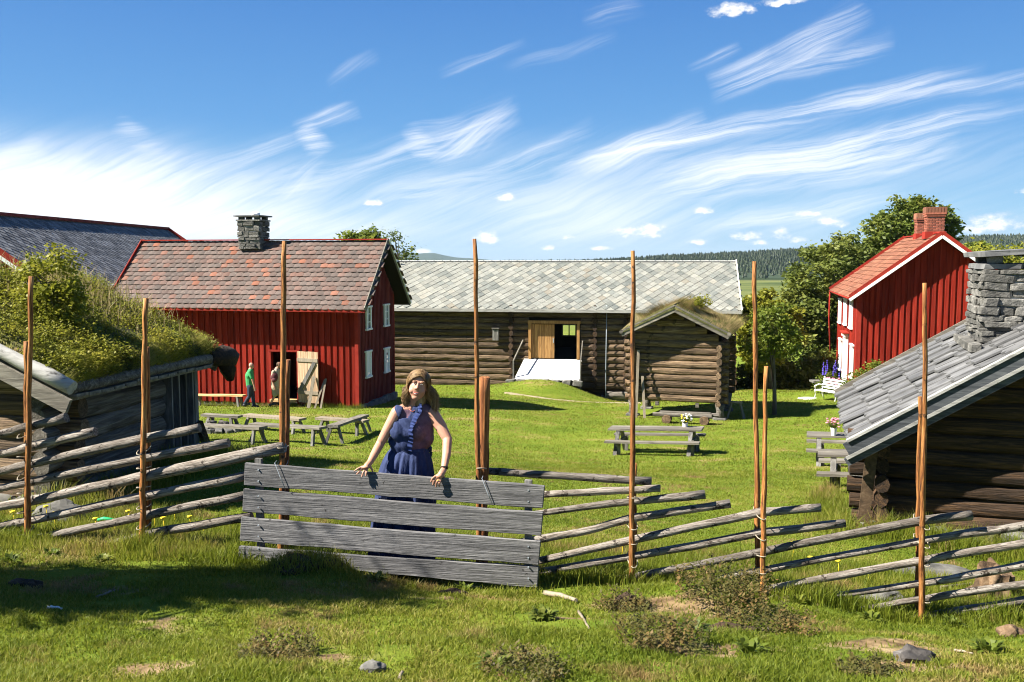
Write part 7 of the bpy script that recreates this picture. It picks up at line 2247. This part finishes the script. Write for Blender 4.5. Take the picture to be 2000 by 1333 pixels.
def far_man(px, py, d, label, J, cols, extra=None):
    """J: joints in photograph pixels at distance d; clothes are shells over one body"""
    base = at(px, py, d); t = thing('person', label, 'person', base)
    q = lambda p, dd=0.0: W(p[0], p[1], d + dd) - base
    mb = MB()
    h = J['head']; mb.blob(q(h), (.080, .095, .115), 0, 3, 0, smooth=True); f = 1 if J['face'] > 0 else -1
    mb.blob(q((h[0] + f * 2.0, h[1] + 2.2)), (.055, .06, .075), 0, 2, 0, smooth=True); mb.blob(q((h[0] + f * 4.6, h[1] + .8)), (.016, .014, .018), 0, 2, 0, smooth=True)
    mb.blob(q((h[0] - f * .3, h[1] + .6), -.085), (.016, .010, .03), 0, 2, 0, smooth=True)
    limb(mb, [q((h[0], h[1] + 2)), q(J['neck'])], [.055, .06])
    limb(mb, [q(J['neck']), q(J['chest']), q(J['hip'])], [.09, .145, .135])
    for a in J['arms']: limb(mb, [q(a[0], a[3]), q(a[1], a[3] * 1.2), q(a[2], a[3] * 1.2)], [.055, .042, .030]); hnd = q(a[2], a[3] * 1.2); limb(mb, [hnd, hnd + Vector((.01 * f, 0, -.09))], [.034, .028]); [limb(mb, [hnd + Vector((.01 * f + .016 * k, -.01, -.08)), hnd + Vector((.015 * f + .018 * k, -.01, -.15 - .01 * (k == 0)))], [.010, .008], 6) for k in (-1.5, -.5, .5, 1.5)]; limb(mb, [hnd + Vector((.03 * f, 0, -.03)), hnd + Vector((.055 * f, 0, -.09))], [.012, .009], 6)
    for l in J['legs']: limb(mb, [q(l[0], l[3]), q(l[1], l[3]), q(l[2], l[3])], [.085, .058, .042])
    link('body', remesh(mb, .012, 3), SKIN, t)
    mb = MB(); limb(mb, [q(J['neck']) + Vector((0, 0, -.05)), q(J['chest']), q(J['hip'])], [.115, .175, .165])
    for a in J['arms']:
        s = q(a[0], a[3]); e = q(a[1], a[3] * 1.2); limb(mb, [s, s.lerp(e, .75)], [.078, .066])
    mb.blob(q(J['chest']), (.17, .20, .2), 0, 2, 0)
    link('shirt', remesh(mb, .014, 5), cols[0], t)
    mb = MB(); mb.blob(q(J['hip']), (.155, .18, .13), 0, 3, 0, smooth=True)
    for l in J['legs']:
        a, b, c = q(l[0], l[3]), q(l[1], l[3]), q(l[2], l[3])
        limb(mb, [a, b, c] if not J.get('shorts') else [a, a.lerp(b, .9)], [.112, .082, .066] if not J.get('shorts') else [.112, .10])
    link('shorts' if J.get('shorts') else 'jeans', remesh(mb, .014, 4), cols[1], t)
    for l in J['legs']:
        c = q(l[2], l[3]); k = l[4]; mb = MB(); limb(mb, [c + Vector((-.04 * f, 0, -.05 + .05 * k)), c + Vector((.17 * f, 0, -.06 - .05 * k))], [.058, .045]); link('shoe', remesh(mb, .012, 3), cols[2], t)
    mb = MB(); mb.blob(q((h[0] - f * 1.3, h[1] - .8)), (.078, .098, .100), 0, 3, 0, smooth=True)
    link('hair', remesh(mb, .012, 3), cols[3], t)
    if extra: extra(t, q)


GREEN = flat('green_tshirt', (.045, .27, .095), rough=.9); JEANS = flat('dark_jeans', (.030, .038, .065), rough=.9); SHOE = flat('dark_shoe', (.03, .03, .035)); GREYH = flat('cropped_grey_hair', (.42, .30, .23), rough=.7)
BEIGE = flat('beige_shirt', (.36, .31, .24), rough=.9); KHAKI = flat('khaki_cloth', (.30, .26, .18), rough=.9); PACK = flat('dark_red_rucksack', (.10, .025, .03), rough=.8); BROWNH = flat('brown_hair', (.08, .05, .03), rough=.7)
far_man(487, 796, 36.1, 'balding man in green t-shirt and jeans walking past the red house', {'head': (491.5, 714.5), 'face': 1, 'neck': (489.5, 722), 'chest': (487.5, 734), 'hip': (489, 754),
        'arms': [((488, 727), (493, 742), (497, 757), -.17), ((489, 727), (486, 741), (489, 755), .17)], 'legs': [((489, 756), (493, 772), (496, 791), .08, .3), ((488.5, 756), (487.5, 774), (478.5, 788), -.08, -.6)]}, (GREEN, JEANS, SHOE, GREYH))
def pack(t, q):
    mb = MB(); mb.blob(q((535.5, 737), -.17), (.15, .10, .20), 2, 3, .12, smooth=True); mb.blob(q((535, 743), -.25), (.10, .05, .09), 3, 2, .1, smooth=True); mb.build('rucksack', PACK, t)
    for dx in (-3.5, 4.0): MB().tube([q((537 + dx, 722), -.12), q((538 + dx, 721), .0), q((537 + dx, 740), .16)], .018, 6).build('rucksack_strap', PACK, t)
far_man(536, 798, 36.3, 'man in beige shirt and shorts with red rucksack stepping into the doorway', {'head': (545, 713), 'face': 1, 'neck': (541, 721), 'chest': (538, 734), 'hip': (537, 755),
        'arms': [((534, 727), (531, 742), (536, 755), -.16), ((543, 727), (549, 739), (555, 744), .15)], 'legs': [((535.5, 757), (537, 773), (529.5, 787), -.08, -.7), ((539, 757), (545, 771), (546, 787), .08, .2)], 'shorts': True}, (BEIGE, KHAKI, SHOE, BROWNH), pack)
make_grass()


# ------------------------------------------------------------------ the air: far ridges fade to blue
def haze():
    m = bpy.data.materials.new('thin_air'); m.use_nodes = True; nt = m.node_tree; nt.nodes.clear()
    o = nt.nodes.new('ShaderNodeOutputMaterial'); v = nt.nodes.new('ShaderNodeVolumePrincipled')
    v.inputs['Color'].default_value = (.62, .80, 1.0, 1); v.inputs['Density'].default_value = 5e-5; v.inputs['Anisotropy'].default_value = 0.2
    nt.links.new(v.outputs[0], o.inputs['Volume'])
    m.cycles.volume_sampling = 'DISTANCE'
    mb = MB(); mb.box((0, 3450, 5), (16000, 7300, 140))
    tag(mb.build('haze', m), kind='stuff')
haze()
